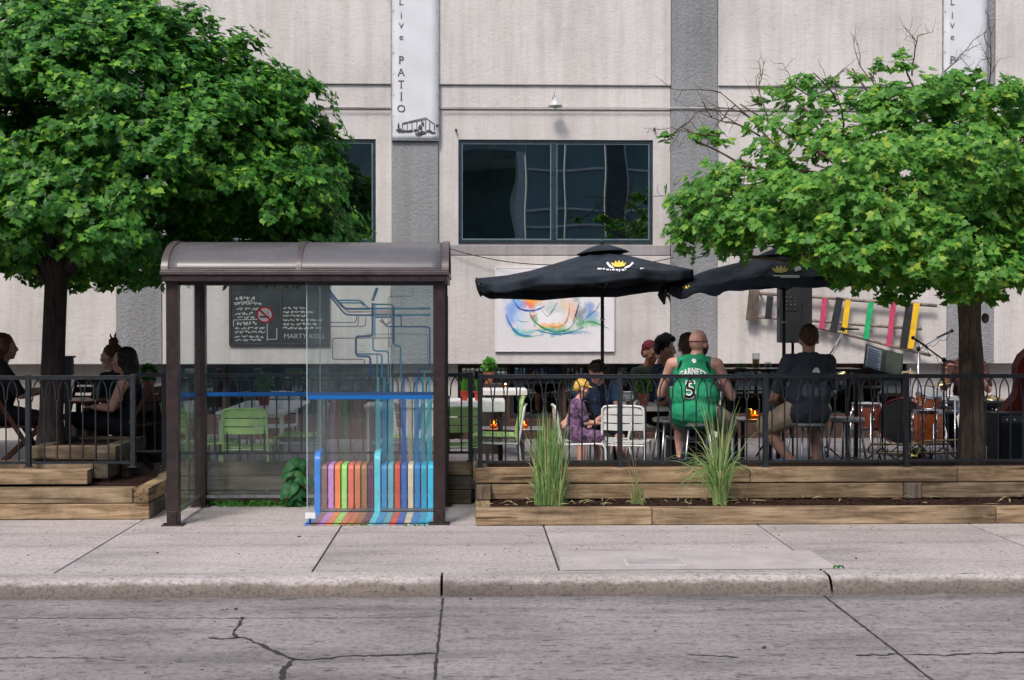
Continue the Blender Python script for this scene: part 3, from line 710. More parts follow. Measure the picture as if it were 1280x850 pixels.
# left terraced planter
lpn = thing('stepped_timber_planter', (X(90,12.6), 12.6, 0), 'stepped timber planter boxes around the dark tree trunk left of the shelter', 'planter')
a = -9.0
e1 = X(186, 12.35)
tim(a, e1, 12.35, 12.49, 0, .142, M_timx, lpn); tim(e1-.14, e1-.002, 12.495, 13.6, 0, .14, M_timgy, lpn)
e2 = X(165, 12.35); tim(a, e2-.002, 12.36, 12.50, .144, .285, M_timx, lpn); tim(e2, e2+.145, 12.36, 13.75, .144, .285, M_timy, lpn)
e3 = X(109, 12.6); tim(a, e3, 12.60, 12.74, .287, .425, M_timx, lpn)
e4 = X(116, 12.95); tim(a, e4, 12.95, 13.09, .30, .47, M_timx, lpn); tim(e4, e4+.14, 12.95, 13.7, .30, .47, M_timgy, lpn)
e5 = X(163, 13.5); x5 = X(38, 13.0)
tim(e4+.145, e5, 13.38, 13.52, .20, .335, M_timg, lpn); tim(e4+.145, e5, 13.38, 13.52, .338, .47, M_timg, lpn)
tim(x5, e4+.02, 12.97, 13.11, .473, .61, M_timx, lpn); tim(e4+.022, e5-.01, 12.98, 13.12, .473, .61, M_timg, lpn)
tim(e5-.15, e5-.01, 13.125, 14.2, .473, .61, M_timgy, lpn); tim(x5, x5+.14, 13.12, 14.2, .473, .61, M_timgy, lpn); tim(x5+.14, e5-.15, 14.06, 14.2, .473, .61, M_timg, lpn)
mb = MB(); mb.box(a, e2-.003, 12.505, 13.7, .02, .27); mb.box(a, e4-.01, 12.745, 13.7, .2, .40); mb.box(e4+.15, e5-.15, 12.96, 13.37, .2, .30); mb.box(x5+.145, e5-.155, 13.125, 14.05, .3, .58); mb.build('soil', M_mulch, lpn)
# raised left patio
mb = MB(); mb.box(-9, X(165,14), 14.22, 17.6, .1, .27); struct(mb.build('raised_patio_floor', M_paver))
mb = MB(); mb.box(e5+.01, x0-.15, 13.0, 14.4, -.02, .18); struct(mb.build('entry_path', M_paver, bevel=.01))
tim2 = thing('entry_timber', (X(200,13.4), 13.4, .18), 'short grey timber block at the patio entrance beside the shelter', 'timber block')
tim(X(196,13.1), x0-.16, 13.1, 13.4, .18, .33, M_timg, tim2)
mb = MB(); q = at(182, 556, 15.2); mb.cap((X(165,15.4), 15.4, .34), .045, (X(205,15.0), 15.0, .36), .05); tag(mb.build('log', pm('pale_bark_log', (.33,.25,.17), .85, 0, .25, 20, .4), smooth=True), 'pale round log lying on the patio edge behind the left railing', 'log')

# ------------------------------------------------------------------ railings
def railing(x0, x1, Y, zt, zb, posts, postz0, label, postw=.045, pitch=.1185, ret=None):
    t = thing('iron_railing', ((x0+x1)/2, Y, postz0), label, 'railing', 'black arched iron railings round the patio')
    mb = MB(); mb.box(x0, x1, Y-.021, Y+.021, zt-.030, zt); mb.box(x0, x1, Y-.026, Y+.026, zt, zt+.008); mb.build('top_rail', M_iron, t, bevel=.003)
    mb = MB(); mb.box(x0, x1, Y-.012, Y+.012, zb-.012, zb+.012); mb.build('bottom_rail', M_iron, t)
    for xp in posts:
        mb = MB(); mb.box(xp-postw/2, xp+postw/2, Y-.029, Y+.029, postz0, zt+.018); mb.box(xp-postw/2-.018, xp+postw/2+.018, Y-.045, Y+.045, postz0, postz0+.008); mb.build('post', M_iron, t, bevel=.003)
    n = max(2, round((x1-x0)/pitch)); pt = (x1-x0)/n; mb = MB()
    zf = zt-.235; r = .0074
    for i in range(1, n):
        x = x0+pt*i
        if min(abs(x-p) for p in posts) < .035: continue
        mb.tube([(x, Y, zb), (x, Y, zf)], r, 6); mb.ell((x, Y, zf), (.011,.011,.013), None, 8, 5)
    for i in range(0, n):                          # pointed arch between each pair of pickets
        xa_, xb_ = x0+pt*i, x0+pt*(i+1); xm = (xa_+xb_)/2
        if any(abs(xm-p) < .045 for p in posts): continue
        for s_, xe in ((1, xa_), (-1, xb_)):
            mb.tube([(xe, Y, zf), (xe+s_*.014, Y, zf+.025), (xe+s_*.016, Y, zt-.14), (xe+s_*.021, Y, zt-.105), (xe+s_*.036, Y, zt-.065), (xm, Y, zt-.026)], r*.92, 5)
    mb.build('pickets', M_iron, t, smooth='auto')
    return t
FY = 12.70
r0 = xa+.03
p_ = [X(u, FY) for u in (600,775,957,1133,1310)]
railing(p_[0], p_[-1]+.6, FY, 1.285, .475, p_, .425, 'black arched iron railing along the timber planter right of the shelter')
railing(X(206,13.38), X(592,13.38), 13.38, 1.275, .50, [X(212,13.38), X(400,13.38), X(588,13.38)], .415, 'black arched iron railing passing behind the bus shelter')
lx = [X(-150,12.82), X(35,12.82)]
railing(X(-300,12.82), X(167,12.82), 12.82, 1.275, .47, [X(-150,12.82), X(35,12.82), X(166,12.82)], .425, 'black arched iron railing in front of the dark tree trunk')
railing(X(166,13.6), X(207,13.6), 13.6, 1.27, .50, [X(205,13.6)], .33, 'short black iron railing beside the patio entrance')
# ================================================================== BUS SHELTER
SF, SB = 12.0, 13.2
xl, xr = X(216.5, SF), X(549, SF)
sh = thing('bus_shelter', ((xl+xr)/2, 12.6, 0), 'brown framed glass bus shelter with a curved grey roof', 'bus shelter')
zbeam0, zbeam1 = Z(352, 11.93), Z(337.5, 11.9)
for (x, y) in ((xl, SF), (xr, SF), (xl, SB), (xr, SB)):
    mb = MB(); mb.box(x-.052, x+.052, y-.052, y+.052, .012, zbeam0+.02)
    if x > 0 or True: mb.box(x-.058 if x == xl else x+.052, x-.052 if x == xl else x+.058, y-.02, y+.02, .3, zbeam0-.1)
    p = mb.build('post', M_brown, sh, bevel=.004)
    mb = MB(); mb.box(x-.095, x+.095, y-.075, y+.075, 0, .012)
    for dx in (-.072, .072): mb.lathe([(.012,.012),(.012,.026),(0,.028)], (x+dx, y-.04, 0), 6)
    mb.box(x-.035, x+.035, y-.065, y-.054, .012, .13); mb.lathe([(.009,0),(.009,.01),(0,.011)], (x, y-.066, .10), 6, Rx(PI/2)); mb.build('post_foot', M_brown, p, bevel=.002)
mb = MB()
ov = .075
mb.box(xl-ov, xr+ov, SF-.11, SF-.01, zbeam0, zbeam1-.045); mb.box(xl-ov, xr+ov, SB+.01, SB+.11, zbeam0, zbeam1-.045)
mb.box(xl-ov, xl+.04, SF-.009, SB+.009, zbeam0+.001, zbeam1-.046); mb.box(xr-.04, xr+ov, SF-.009, SB+.009, zbeam0+.001, zbeam1-.046)
mb.build('beam', M_brown, sh, bevel=.005)
mb = MB()
for y0, y1 in ((SF-.125, SF-.005), (SB+.005, SB+.125)):
    mb.box(xl-ov-.015, xr+ov+.015, y0, y1, zbeam1-.044, zbeam1-.012); mb.box(xl-ov-.008, xr+ov+.008, y0+.012, y1-.012, zbeam1-.0115, zbeam1+.004)
mb.box(xl-ov-.012, xl-ov+.09, SF-.004, SB+.004, zbeam1-.043, zbeam1-.013); mb.box(xr+ov-.09, xr+ov+.012, SF-.004, SB+.004, zbeam1-.043, zbeam1-.013)
mb.build('gutter', M_gum, sh, bevel=.003)
# ceiling frame under the vault and the vault itself
yc = (SF+SB)/2; half = (SB-SF)/2+.09; rise = Z(304, yc) - zbeam1
def vault(t, off=0): # t -1..1
    a = t*PI/2*.96; return (yc+(half+off)*math.sin(a), zbeam1+(rise+off)*(math.cos(a)-math.cos(PI/2*.96))/(1-math.cos(PI/2*.96)))
def roofmat():
    m, nt, out = newmat('smoked_roof_sheet'); p = prin(nt, out, .3, 0, .5)
    n = noise(nt, texco(nt, (.8,2,2)), 2.5, 5); L(nt, ramp(nt, n, [(.3,(.13,.124,.13)),(.7,(.19,.18,.19))]).outputs[0], p.inputs['Base Color'])
    tb_ = N(nt, 'ShaderNodeBsdfTransparent'); tb_.inputs[0].default_value = (.66,.66,.68,1); mx_ = N(nt, 'ShaderNodeMixShader'); mx_.inputs[0].default_value = .42; L(nt, p.outputs[0], mx_.inputs[1]); L(nt, tb_.outputs[0], mx_.inputs[2]); L(nt, mx_.outputs[0], out.inputs[0])
    L(nt, ramp(nt, noise(nt, texco(nt, (1,2,2)), 2, 3), [(.3,(.24,)*3),(.75,(.34,)*3)]).outputs[0], p.inputs['Roughness'])
    return m
mb = MB(); T = [-1+2*i/36 for i in range(37)]; nx = 24
mb.grid([[(xl-.03+(xr-xl+.06)*i/nx, *vault(t)) for t in T] for i in range(nx+1)]); mb.build('roof_sheet', roofmat(), sh, True, solid=.006)
for x, w in ((xl-.055, .06), (X(380,12.3), .05), (xr+.055, .06)):
    mb = MB(); P = []
    for t in T:
        a = vault(t, .014); b = vault(t, -.02); P.append([(x-w/2, *b), (x-w/2, *a), (x+w/2, *a), (x+w/2, *b), (x-w/2, *b)])
    mb.grid(P); mb.build('roof_rib', M_gum, sh, smooth='auto')
for x in (xl-.05, xr+.05):
    mb = MB(); pts = [(x, *vault(t, -.02)) for t in T]; mb.poly(pts, (.006,0,0)); mb.build('roof_end_panel', M_glass, sh)
# glazing
def pane(x0, x1, y0, y1, z0, z1, mat, name='glass_pane'):
    mb = MB(); mb.box(x0, x1, y0, y1, z0, z1); return mb.build(name, mat, sh)
gx = X(384, SF-.0)
zt = zbeam0-.004
backs = [xl+.054, X(400,SB), X(488,SB), xr-.054]
bps = [pane(backs[i]+.004, backs[i+1]-.004, SB-.004, SB+.004, .12 if i else .12, zt, M_glass) for i in range(3)]
fps = [pane(gx, gx+ (xr-.056-gx)*.5-.003, SF-.004, SF+.004, .035, zt, M_glassF), pane(gx+(xr-.056-gx)*.5+.003, xr-.056, SF-.004, SF+.004, .035, zt, M_glassF)]
lsp = pane(xl-.004, xl+.004, SF+.055, SB-.055, .12, zt, M_glass); rsp = pane(xr-.004, xr+.004, SF+.055, SB-.055, .12, zt, M_glass)
mb = MB(); mb.box(xl+.054, xr-.054, SB-.014, SB+.014, .085, .115); mb.box(xl-.014, xl+.014, SF+.055, SB-.055, .085, .115); mb.box(xr-.014, xr+.014, SF+.055, SB-.055, .085, .115); mb.build('glass_rail', M_alu, sh)
for x_, y_ in ((backs[1], SB), (backs[2], SB), (gx-.003, SF)):
    mb = MB(); mb.box(x_-.0028, x_+.0028, y_-.0065, y_+.0065, .12, zt-.01); mb.build('glass_seal', pm('pale_glass_edge', (.42,.55,.55), .3, 0, .1, 8, 0), sh)
mb = MB(); mb.box(gx-.02, gx+.07, SF-.016, SF+.016, .055, .105); mb.build('glass_clamp', M_white, sh, bevel=.002)
mb = MB(); mb.box(gx+.015, gx+.03, SF-.008, SF+.008, .0, .055); mb.box(gx-.01, xr-.056, SF-.012, SF+.012, .0, .012); mb.build('clamp_stem', M_brown, sh)
mb = MB(); mb.box(xl+.02, xr-.02, SF+.0, SF+.03, zbeam0-.03, zbeam0-.002); mb.build('inner_rail', M_brown, sh)
# no smoking decal, on the middle back pane
VB = SB-.0055
def on(u, v, Y): q = at(u, v, Y); return (q.x, Y, q.z)
c = at(331, 393.5, VB)
mb = MB()
def disc(mb, c, r, y, n=28, r0=0):
    if r0: 
        P = [[(c.x+k*math.cos(2*PI*i/n), y, c.z+k*math.sin(2*PI*i/n)) for k in (r0, r)] for i in range(n+1)]; mb.grid(P)
    else: mb.add([(c.x+r*math.cos(2*PI*i/n), y, c.z+r*math.sin(2*PI*i/n)) for i in range(n)], [tuple(range(n))])
disc(mb, c, .082, VB); mb.cur = 1; disc(mb, c, .082, VB-.001, r0=.066); mb.strip([(c.x-.055, VB-.0012, c.z+.052), (c.x+.055, VB-.0012, c.z-.052)], .018, (0,-1,0))
mb.cur = 2; mb.box(c.x-.048, c.x+.030, VB-.0009, VB-.0005, c.z-.028, c.z-.012); mb.box(c.x+.034, c.x+.044, VB-.0009, VB-.0005, c.z-.028, c.z-.012); mb.strip([(c.x+.03, VB-.0007, c.z), (c.x+.024, VB-.0007, c.z+.02), (c.x+.034, VB-.0007, c.z+.035)], .006, (0,-1,0))
mb.build('no_smoking_decal', [M_whiteprint, pm('sign_red', (.55,.02,.03), .5, 0, .05), M_ink], bps[0])
# transit map decal: vinyl strips applied to the back panes and running down into the bench
V = {k: vinyl('vinyl_'+k, c, o) for k, c, o in (('navy',(.015,.09,.32),.9), ('teal',(.01,.32,.48),.9), ('aqua',(.05,.55,.75),.85), ('plum',(.14,.06,.10),.7), ('sand',(.42,.32,.24),.7), ('grey',(.10,.13,.14),.75), ('blue',(.01,.13,.42),.9), ('rose',(.45,.22,.24),.55), ('frost',(.45,.60,.62),.35), ('thin',(.55,.62,.62),.4))}
keys = list(V)
def zoomp(cx, cy): return (380+cx/5.31, 340+cy/5.31)
ML = [('navy',.024,[(165,118),(225,195),(275,245),(440,245)]),('teal',.020,[(225,188),(375,188),(425,240)]),('rose',.024,[(168,150),(240,218),(290,265),(460,262)]),
 ('teal',.018,[(168,130),(232,205),(380,205),(400,225)]),('navy',.020,[(172,160),(270,278),(300,285),(460,288)]),
 ('teal',.026,[(360,243),(840,243)]),('teal',.024,[(420,285),(840,285)]),('blue',.02,[(465,300),(590,300)]),('rose',.03,[(450,262),(590,262)]),('sand',.014,[(460,275),(585,275)]),
 ('blue',.022,[(490,104),(458,192)]),('aqua',.018,[(478,104),(450,192)]),('navy',.026,[(455,205),(455,425),(345,428),(345,545),(362,560),(430,560),(440,575),(440,690)]),
 ('aqua',.020,[(470,205),(470,430)]),('teal',.02,[(458,215),(580,215),(598,232),(598,475),(610,490),(640,495),(643,700)]),('navy',.022,[(592,232),(592,480)]),
 ('navy',.016,[(610,290),(645,290),(645,362)]),('navy',.018,[(515,310),(545,362),(835,364),(835,632),(765,645),(757,665),(757,740)]),
 ('sand',.014,[(560,740),(560,170),(572,162),(722,162),(725,105)]),('sand',.013,[(565,440),(565,490),(575,498),(600,500)]),
 ('grey',.013,[(165,335),(345,335),(352,290)]),('grey',.012,[(165,362),(358,362),(362,295)]),('grey',.012,[(360,362),(408,360),(410,300)]),
 ('plum',.014,[(400,700),(400,585),(390,580),(195,580),(190,570),(190,440),(600,438)]),('teal',.02,[(350,545),(505,545),(517,560),(517,700)]),('teal',.018,[(458,430),(458,515),(475,525),(548,525),(560,540),(560,690)]),
 ('grey',.008,[(410,412),(815,412),(822,425),(822,630)]),('rose',.022,[(500,320),(540,350),(580,330),(590,290)]),('teal',.014,[(485,700),(485,550)]),('aqua',.014,[(840,660),(800,662),(795,740)]),('thin',.008,[(350,488),(403,490)]),('thin',.01,[(350,525),(403,528)])]
def mapmesh(items, Y, name, parent, mats=None):
    mb = MB()
    for i, (k, w, pts) in enumerate(items):
        mb.cur = keys.index(k); yy = Y-.00025*i
        P = [Vector(on(*zoomp(*p), yy)) for p in pts]; out = [P[0]]
        for j in range(1, len(P)-1):                      # small rounded corners
            a = (P[j-1]-P[j]); b = (P[j+1]-P[j]); r = min(.03, a.length*.4, b.length*.4); A = P[j]+a.normalized()*r; B = P[j]+b.normalized()*r
            out += [A, A.lerp(P[j], .6).lerp(B.lerp(P[j], .6), .5), B]
        out.append(P[-1]); mb.strip(out, w*.8, (0,-1,0))
    return mb.build(name, [V[k] for k in keys], parent)
mapmesh(ML, VB, 'transit_map_decal', bps[2])
mb = MB(); a = on(222,495,VB-.012)
mb.cur = 0; mb.box(xl+.056, xr-.056, VB-.0148, VB-.0138, Z(494.5,SB), Z(489.5,SB)); mb.cur = 1
mb.build('blue_band_decal', [V['blue'], V['teal']], bps[0])
mb = MB(); z1 = Z(494, SF, 460); z0 = Z(499, SF, 460); mb.box(gx-.0, xr-.058, SF-.0062, SF-.0055, z0, z1); mb.build('blue_band_decal', V['blue'], fps[0])
mb = MB(); mb.box(xl-.0062, xl-.0055, SF+.055, SB-.055, Z(494,SB), Z(489,SB)); mb.build('blue_band_decal', V['blue'], lsp)
# bench of bent coloured slats
by0, by1 = 12.77, 13.10
pitch = (X(538,12.77)-X(405,12.77))/16
bx0 = X(405,12.77)
cols = [('mauve_brown',(.22,.10,.10)),('violet',(.50,.20,.52)),('orange',(.80,.20,.04)),('lime',(.28,.62,.12)),('coral',(.68,.14,.10)),('burnt_orange',(.60,.17,.07)),('tan_brown',(.34,.14,.06)),('dark_plum',(.13,.03,.07)),(None,None),
 ('mid_blue',(.03,.20,.46)),('grey_teal',(.12,.32,.36)),('red',(.66,.07,.035)),('royal_blue',(.02,.09,.36)),('cream',(.68,.55,.40)),('blue',(.015,.16,.42)),('teal_blue',(.01,.26,.42)),('sky_blue',(.02,.40,.60))]
bench = thing('slat_bench', ((bx0+X(538,12.77))/2, 12.84, 0), 'bench of bent rainbow coloured slats inside the bus shelter', 'bench')
zse = .447
def slat_path(zt, y0, y1, r=.05):
    P = [(y1, zt)]; 
    for i in range(7): a = PI/2*i/6; P.append((y0+r-r*math.sin(a), zt-r+r*math.cos(a)))
    P.append((y0, .035)); return P
def slat(mb, x, w, path, th=.035):
    n = len(path); vs = []
    for i, (y, z) in enumerate(path):
        a = path[max(0,i-1)]; b = path[min(n-1,i+1)]; d = Vector((0, b[0]-a[0], b[1]-a[1])).normalized(); nn = Vector((0, -d.z, d.y))
        if i == 0: nn = Vector((0,0,-1))*-1
        for sx in (-1, 1):
            vs.append(Vector((x+sx*w/2, y, z)))
        for sx in (1, -1): vs.append(Vector((x+sx*w/2, y+th*(.0 if i < 1 else min(1, i/7)), z-th*(1 if i < 2 else max(0, 1-i/7)))))
    fs = [(0,1,2,3), tuple(4*(n-1)+k for k in (3,2,1,0))]
    for i in range(n-1):
        for k in range(4): fs.append((4*i+k, 4*i+(k+1) % 4, 4*i+4+(k+1) % 4, 4*i+4+k))
    mb.add(vs, fs)
cpaint = {}
for i, (nm, c) in enumerate(cols):
    if nm is None: continue
    c = tuple(min(.9, k*(1.15 if i < 8 or nm in ('cream','red') else 1.4)) for k in c); mt = pm(nm+'_slat_paint', c, .42, 0, .14, 7, .12, 50); cpaint[i] = mt
    mb = MB(); slat(mb, bx0+pitch*i, pitch*.80, slat_path(zse, by0, by1)); mb.build('slat', mt, bench, smooth='auto', bevel=.003)
M_bblue = pm('armrest_blue_paint', (.03,.22,.70), .35, 0, .12, 7, .08); M_bcyan = pm('armrest_cyan_paint', (.14,.68,.82), .35, 0, .12, 7, .08)
for x, mt in ((bx0-pitch*1.0, M_bblue), (bx0+pitch*8, M_bcyan)):
    mb = MB(); P = [(by1, zse+.12)]
    for i in range(9): a = PI/2*i/8; P.append((by0-.02+.11-.11*math.sin(a), zse+.12-.09+.09*math.cos(a)))
    P.append((by0-.02, .0)); slat(mb, x, pitch*.92, P, .05); mb.build('armrest', mt, bench, smooth='auto', bevel=.005)
mb = MB()
mb.box(bx0-pitch*1.3, xr-.07, by0-.004, by0+.02, .015, .034); mb.box(bx0-pitch*1.3, xr-.07, by1-.04, by1, zse-.08, zse-.037)
for x in (bx0-pitch*.4, bx0+pitch*7.5, bx0+pitch*16.2): mb.box(x-.02, x+.02, by1-.1, by1-.05, 0, zse-.081)
mb.build('bench_frame', M_alu, bench)
# colour bars continuing on the ground in front of the bench, as floor vinyl
fv = MB(); mats = []
order = [M_bblue] + [cpaint[i] if i in cpaint else M_bcyan for i in range(17)]
rr = random.Random(2)
fm = {}
def worn(mt):
    if mt.name in fm: return fm[mt.name]
    m = mt.copy(); m.name = 'floor_'+mt.name; nt = m.node_tree; p = [n for n in nt.nodes if n.type == 'BSDF_PRINCIPLED'][0]
    src = p.inputs['Base Color'].links[0].from_socket
    sp = ramp(nt, noise(nt, texco(nt), 30, 5, .7), [(.48,(.05,)*3),(.68,(.45,)*3)]).outputs[0]
    L(nt, mixc(nt, sp, src, (.36,.33,.32)), p.inputs['Base Color']); fm[mt.name] = m; return m
for i, mt in enumerate(order):
    fv.cur = i; x = bx0+pitch*(i-1); fv.add([(x-pitch*.46, 11.93, .0035), (x+pitch*.46, 11.93, .0035), (x+pitch*.46, by0-.03, .0035), (x-pitch*.46, by0-.03, .0035)], [(0,1,2,3)])
fo = fv.build('floor_stripe_decal', [worn(m) for m in order], origin=(bx0+pitch*8, 12.3, .0035)); tag(fo, 'worn rainbow stripes on the ground in front of the slat bench', 'floor decal')
# backrest stripes printed on the back panes above the bench
ztop = zse+.10; z49 = Z(484, SB); zstr = Z(568, SB)
mb = MB(); bmats = []
prt = [('navy_c',(.40,.52,.50),.35),('p1',(.24,.12,.12),.22),('p2',(.45,.28,.42),.25),('p3',(.42,.2,.1),.20),('p4',(.2,.4,.15),.25),('p5',(.42,.16,.13),.22),('p6',(.40,.18,.1),.22),('p7',(.28,.14,.07),.30),('p8',(.14,.04,.07),.38),('p9',(.16,.60,.70),.75),('p10',(.03,.34,.62),.8),('p11',(.16,.55,.60),.8),('p12',(.42,.10,.08),.30),('p13',(.02,.14,.60),.85),('p14',(.7,.6,.46),.55),('p15',(.02,.28,.68),.85),('p16',(.03,.42,.60),.75),('p17',(.04,.55,.75),.75)]
M_ps = [vinyl('printed_stripe_'+n, c, o) for n, c, o in prt]
kx = SB/12.77
for i in range(18):
    mb.cur = i; x = bx0+pitch*(i-1) ; wv = pitch*.78
    x = x*1.0+ (X(405,SB)-X(405,12.77))*.5
    for z_0, z_1, w_ in ((zstr-.08, z49-.05, wv), ): mb.add([(x-w_/2, VB-.009, z_0), (x+w_/2, VB-.009, z_0), (x+w_/2, VB-.009, z_1), (x-w_/2, VB-.009, z_1)], [(0,1,2,3)])
    if i >= 9: mb.add([(x-.012, VB-.0095, z_1), (x+.012, VB-.0095, z_1), (x+.012, VB-.0095, z_1+.15), (x-.012, VB-.0095, z_1+.15)], [(0,1,2,3)])
mb.build('printed_stripes', M_ps, bps[1])

# ================================================================== TREES
LEAF = np.array([(0,0),(.10,.02),(.34,-.04),(.34,.12),(.52,.34),(.38,.40),(.40,.66),(.24,.62),(.0,1.08),(-.24,.62),(-.40,.66),(-.38,.40),(-.52,.34),(-.34,.12),(-.34,-.04),(-.10,.02)])
def leaves(name, mat, parent, pos, tip, nrm, size, origin, low=False):
    """one maple leaf at each pos: tip = direction of its point, nrm = upper face"""
    lf = LEAF if not low else LEAF[[0,2,4,6,8,10,12,14]]
    n = len(pos); k = len(lf)
    tip = tip/np.linalg.norm(tip, axis=1, keepdims=True)
    side = np.cross(tip, nrm); side /= np.linalg.norm(side, axis=1, keepdims=True)+1e-9
    up = np.cross(side, tip)
    lx = lf[:,0]; ly = lf[:,1]
    curl = -.28*(np.abs(lx)**1.3) - .22*ly**2
    P = pos[:,None,:] + size[:,None,None]*(side[:,None,:]*lx[None,:,None] + tip[:,None,:]*ly[None,:,None] + up[:,None,:]*curl[None,:,None])
    V_ = P.reshape(-1,3) - np.array(origin)
    if low: tri = [(0,1,2),(0,2,3),(0,3,4),(0,4,5),(0,5,6),(0,6,7)]
    else: tri = [(0,1,2),(0,2,3),(0,3,4),(0,4,5),(0,5,6),(0,6,7),(0,7,8),(0,8,9),(0,9,10),(0,10,11),(0,11,12),(0,12,13),(0,13,14),(0,14,15)]
    tri = np.array(tri); F = (np.arange(n)[:,None,None]*k + tri[None]).reshape(-1,3)
    me = bpy.data.meshes.new(name); me.vertices.add(len(V_)); me.vertices.foreach_set('co', V_.astype(np.float32).ravel())
    me.loops.add(len(F)*3); me.loops.foreach_set('vertex_index', F.astype(np.int32).ravel())
    me.polygons.add(len(F)); me.polygons.foreach_set('loop_start', np.arange(0, len(F)*3, 3, dtype=np.int32)); me.polygons.foreach_set('use_smooth', np.ones(len(F), bool))
    me.materials.append(mat); me.update(calc_edges=True)
    o = bpy.data.objects.new(name, me); COL.objects.link(o); o.parent = parent; return o
def clump_leaves(clumps, per, spread, lsize, rng, flat=.55):
    """clumps: rows of x,y,z, radius, outward nx,ny,nz. Each clump is a handful of shoots, each shoot a rosette of leaves"""
    pos = []; tip = []; nrm = []; sz = []; K = 6
    for c in clumps:
        n = max(2, int(per*c[3]/spread*rng.uniform(.75,1.25)/K)); ctr = c[:3]; out = c[4:7]/np.linalg.norm(c[4:7])
        d = rng.normal(size=(n,3)); d /= np.linalg.norm(d, axis=1, keepdims=True); r = c[3]*rng.uniform(.15,1,(n,1))**.45
        p = d*r; p[:,2] *= flat; p = ctr+p
        ax = d*.45+out*.75+np.array([0,-.10,.45])+rng.normal(size=(n,3))*.28; ax /= np.linalg.norm(ax, axis=1, keepdims=True)
        e1 = np.cross(ax, rng.normal(size=(n,3))); e1 /= np.linalg.norm(e1, axis=1, keepdims=True); e2 = np.cross(ax, e1)
        for j in range(K):
            a = 2*PI*j/K+rng.uniform(-.45,.45,(n,1)); q = e1*np.cos(a)+e2*np.sin(a)
            t = q*.85+ax*rng.uniform(.05,.55,(n,1)); t[:,2] -= .18
            pos.append(p+q*lsize*.18+ax*rng.uniform(-.3,.3,(n,1))*lsize); tip.append(t); nrm.append(ax-q*.15+rng.normal(size=(n,3))*.20); sz.append(lsize*np.clip(rng.lognormal(0,.26,n), .5, 1.35))
    return np.concatenate(pos), np.concatenate(tip), np.concatenate(nrm), np.concatenate(sz)
def limb(mb, p0, p1, r0, r1, rng, seg=8, n=9, wob=.06):
    p0 = Vector(p0); p1 = Vector(p1); pts = []; rs = []; w = Vector((0,0,0)); l = (p1-p0).length
    for i in range(n+1):
        t = i/n; w += Vector(rng.normal(size=3)*wob*l/n) ; pts.append(p0.lerp(p1, t)+w*math.sin(PI*min(1,t*1.2+.0))+Vector((0,0,-.0*l))); rs.append(r0+(r1-r0)*t)
    mb.tube(pts, rs, seg); return pts

# --- left tree: dense clipped dome
tl = at(63, 556, 13.55); tl.z = .55
t1 = thing('maple_tree', tl, 'dense dark green maple with a broad round crown left of and behind the bus shelter', 'tree', 'street maples in the patio planters')
rng = np.random.default_rng(5)
mb = MB(); tt = at(74, 345, 13.6)
pts = []; rs = []
for i in range(15):
    t = i/14; pts.append(Vector((tl.x+(tt.x-tl.x)*t**1.3, 13.55, .42+(tt.z+.25-.42)*t))); rs.append(.118+.045*max(0,1-t*5)-.012*t+.012*max(0,t-.85)/.15)
mb.tube(pts, rs, 14)
fork = pts[-2]
C0 = np.array([X(84,14.3), 14.35, 2.40]); RAD = np.array([X(428,14.3)-X(84,14.3), 2.1, 2.72])
for k in range(13):
    a = 2*PI*k/13+.2; e = rng.uniform(.25,1.0); q = Vector((C0[0]+RAD[0]*.75*math.cos(a)*math.cos(e), C0[1]+RAD[1]*.7*math.sin(a)*math.cos(e), C0[2]+.5+RAD[2]*.7*math.sin(e)))
    limb(mb, fork-Vector((0,0,rng.uniform(0,.25))), q, .055, .012, rng, 7)
mb.build('trunk', M_barkL, t1, True)
cl = []
def inside_shelter(p, m=0.12): return (p[0] > xl-.25-m and p[0] < xr+.25+m and p[1] < SB+.25+m and p[2] < 2.62+m)
N1 = 1750
for i in range(N1):
    u = rng.uniform(0,1); a = rng.uniform(0, 2*PI); zz = u**.9
    rr_ = max(0, 1-zz**2.3)**(1/2.3); k = 1 + .03*math.sin(5*a+3)+.045*math.sin(17*zz+2.2*math.sin(4*a)+a)
    dirv = np.array([rr_*math.cos(a), rr_*math.sin(a), zz])
    depth = 1-abs(rng.normal())*.06 if i % 4 else rng.uniform(.5,.9)
    p = C0+RAD*dirv*k*depth; p[2] += .12*math.sin(3*p[0])
    if inside_shelter(p, .2) or p[1] > 18.6: continue
    cl.append([*p, rng.uniform(.18,.30), *(dirv/RAD)])
for i in range(150):                             # ragged hanging hem of the crown
    a = rng.uniform(0, 2*PI); r_ = rng.uniform(.35,1.0)
    p = C0+np.array([RAD[0]*r_*math.cos(a), RAD[1]*r_*math.sin(a), rng.uniform(-.12,.25)])
    if math.hypot(p[0]-tt.x, p[1]-13.6) < .75: p[2] += .3
    if inside_shelter(p, .2): continue
    cl.append([*p, rng.uniform(.16,.30), math.cos(a), math.sin(a), -.3])
for u, v in ((60,-3),(130,352),(150,355),(168,348),(182,345),(198,338),(12,335),(30,330),(120,330),(145,335)):
    p = at(u, v, 13.9+rng.uniform(-.3,.3)); 
    if v > 0: cl.append([*p, .16, .3, -.2, -.5])
pos, tip, nrm, sz = clump_leaves(np.array(cl), 112, .26, .055, rng)
keep = np.array([not inside_shelter(p, .03) for p in pos]) & (pos[:,1] < 18.8)
pos, tip, nrm, sz = pos[keep], tip[keep], nrm[keep], sz[keep]
leaves('crown', M_leafL, t1, pos, tip, nrm, sz, tl)
print('left leaves', len(pos))

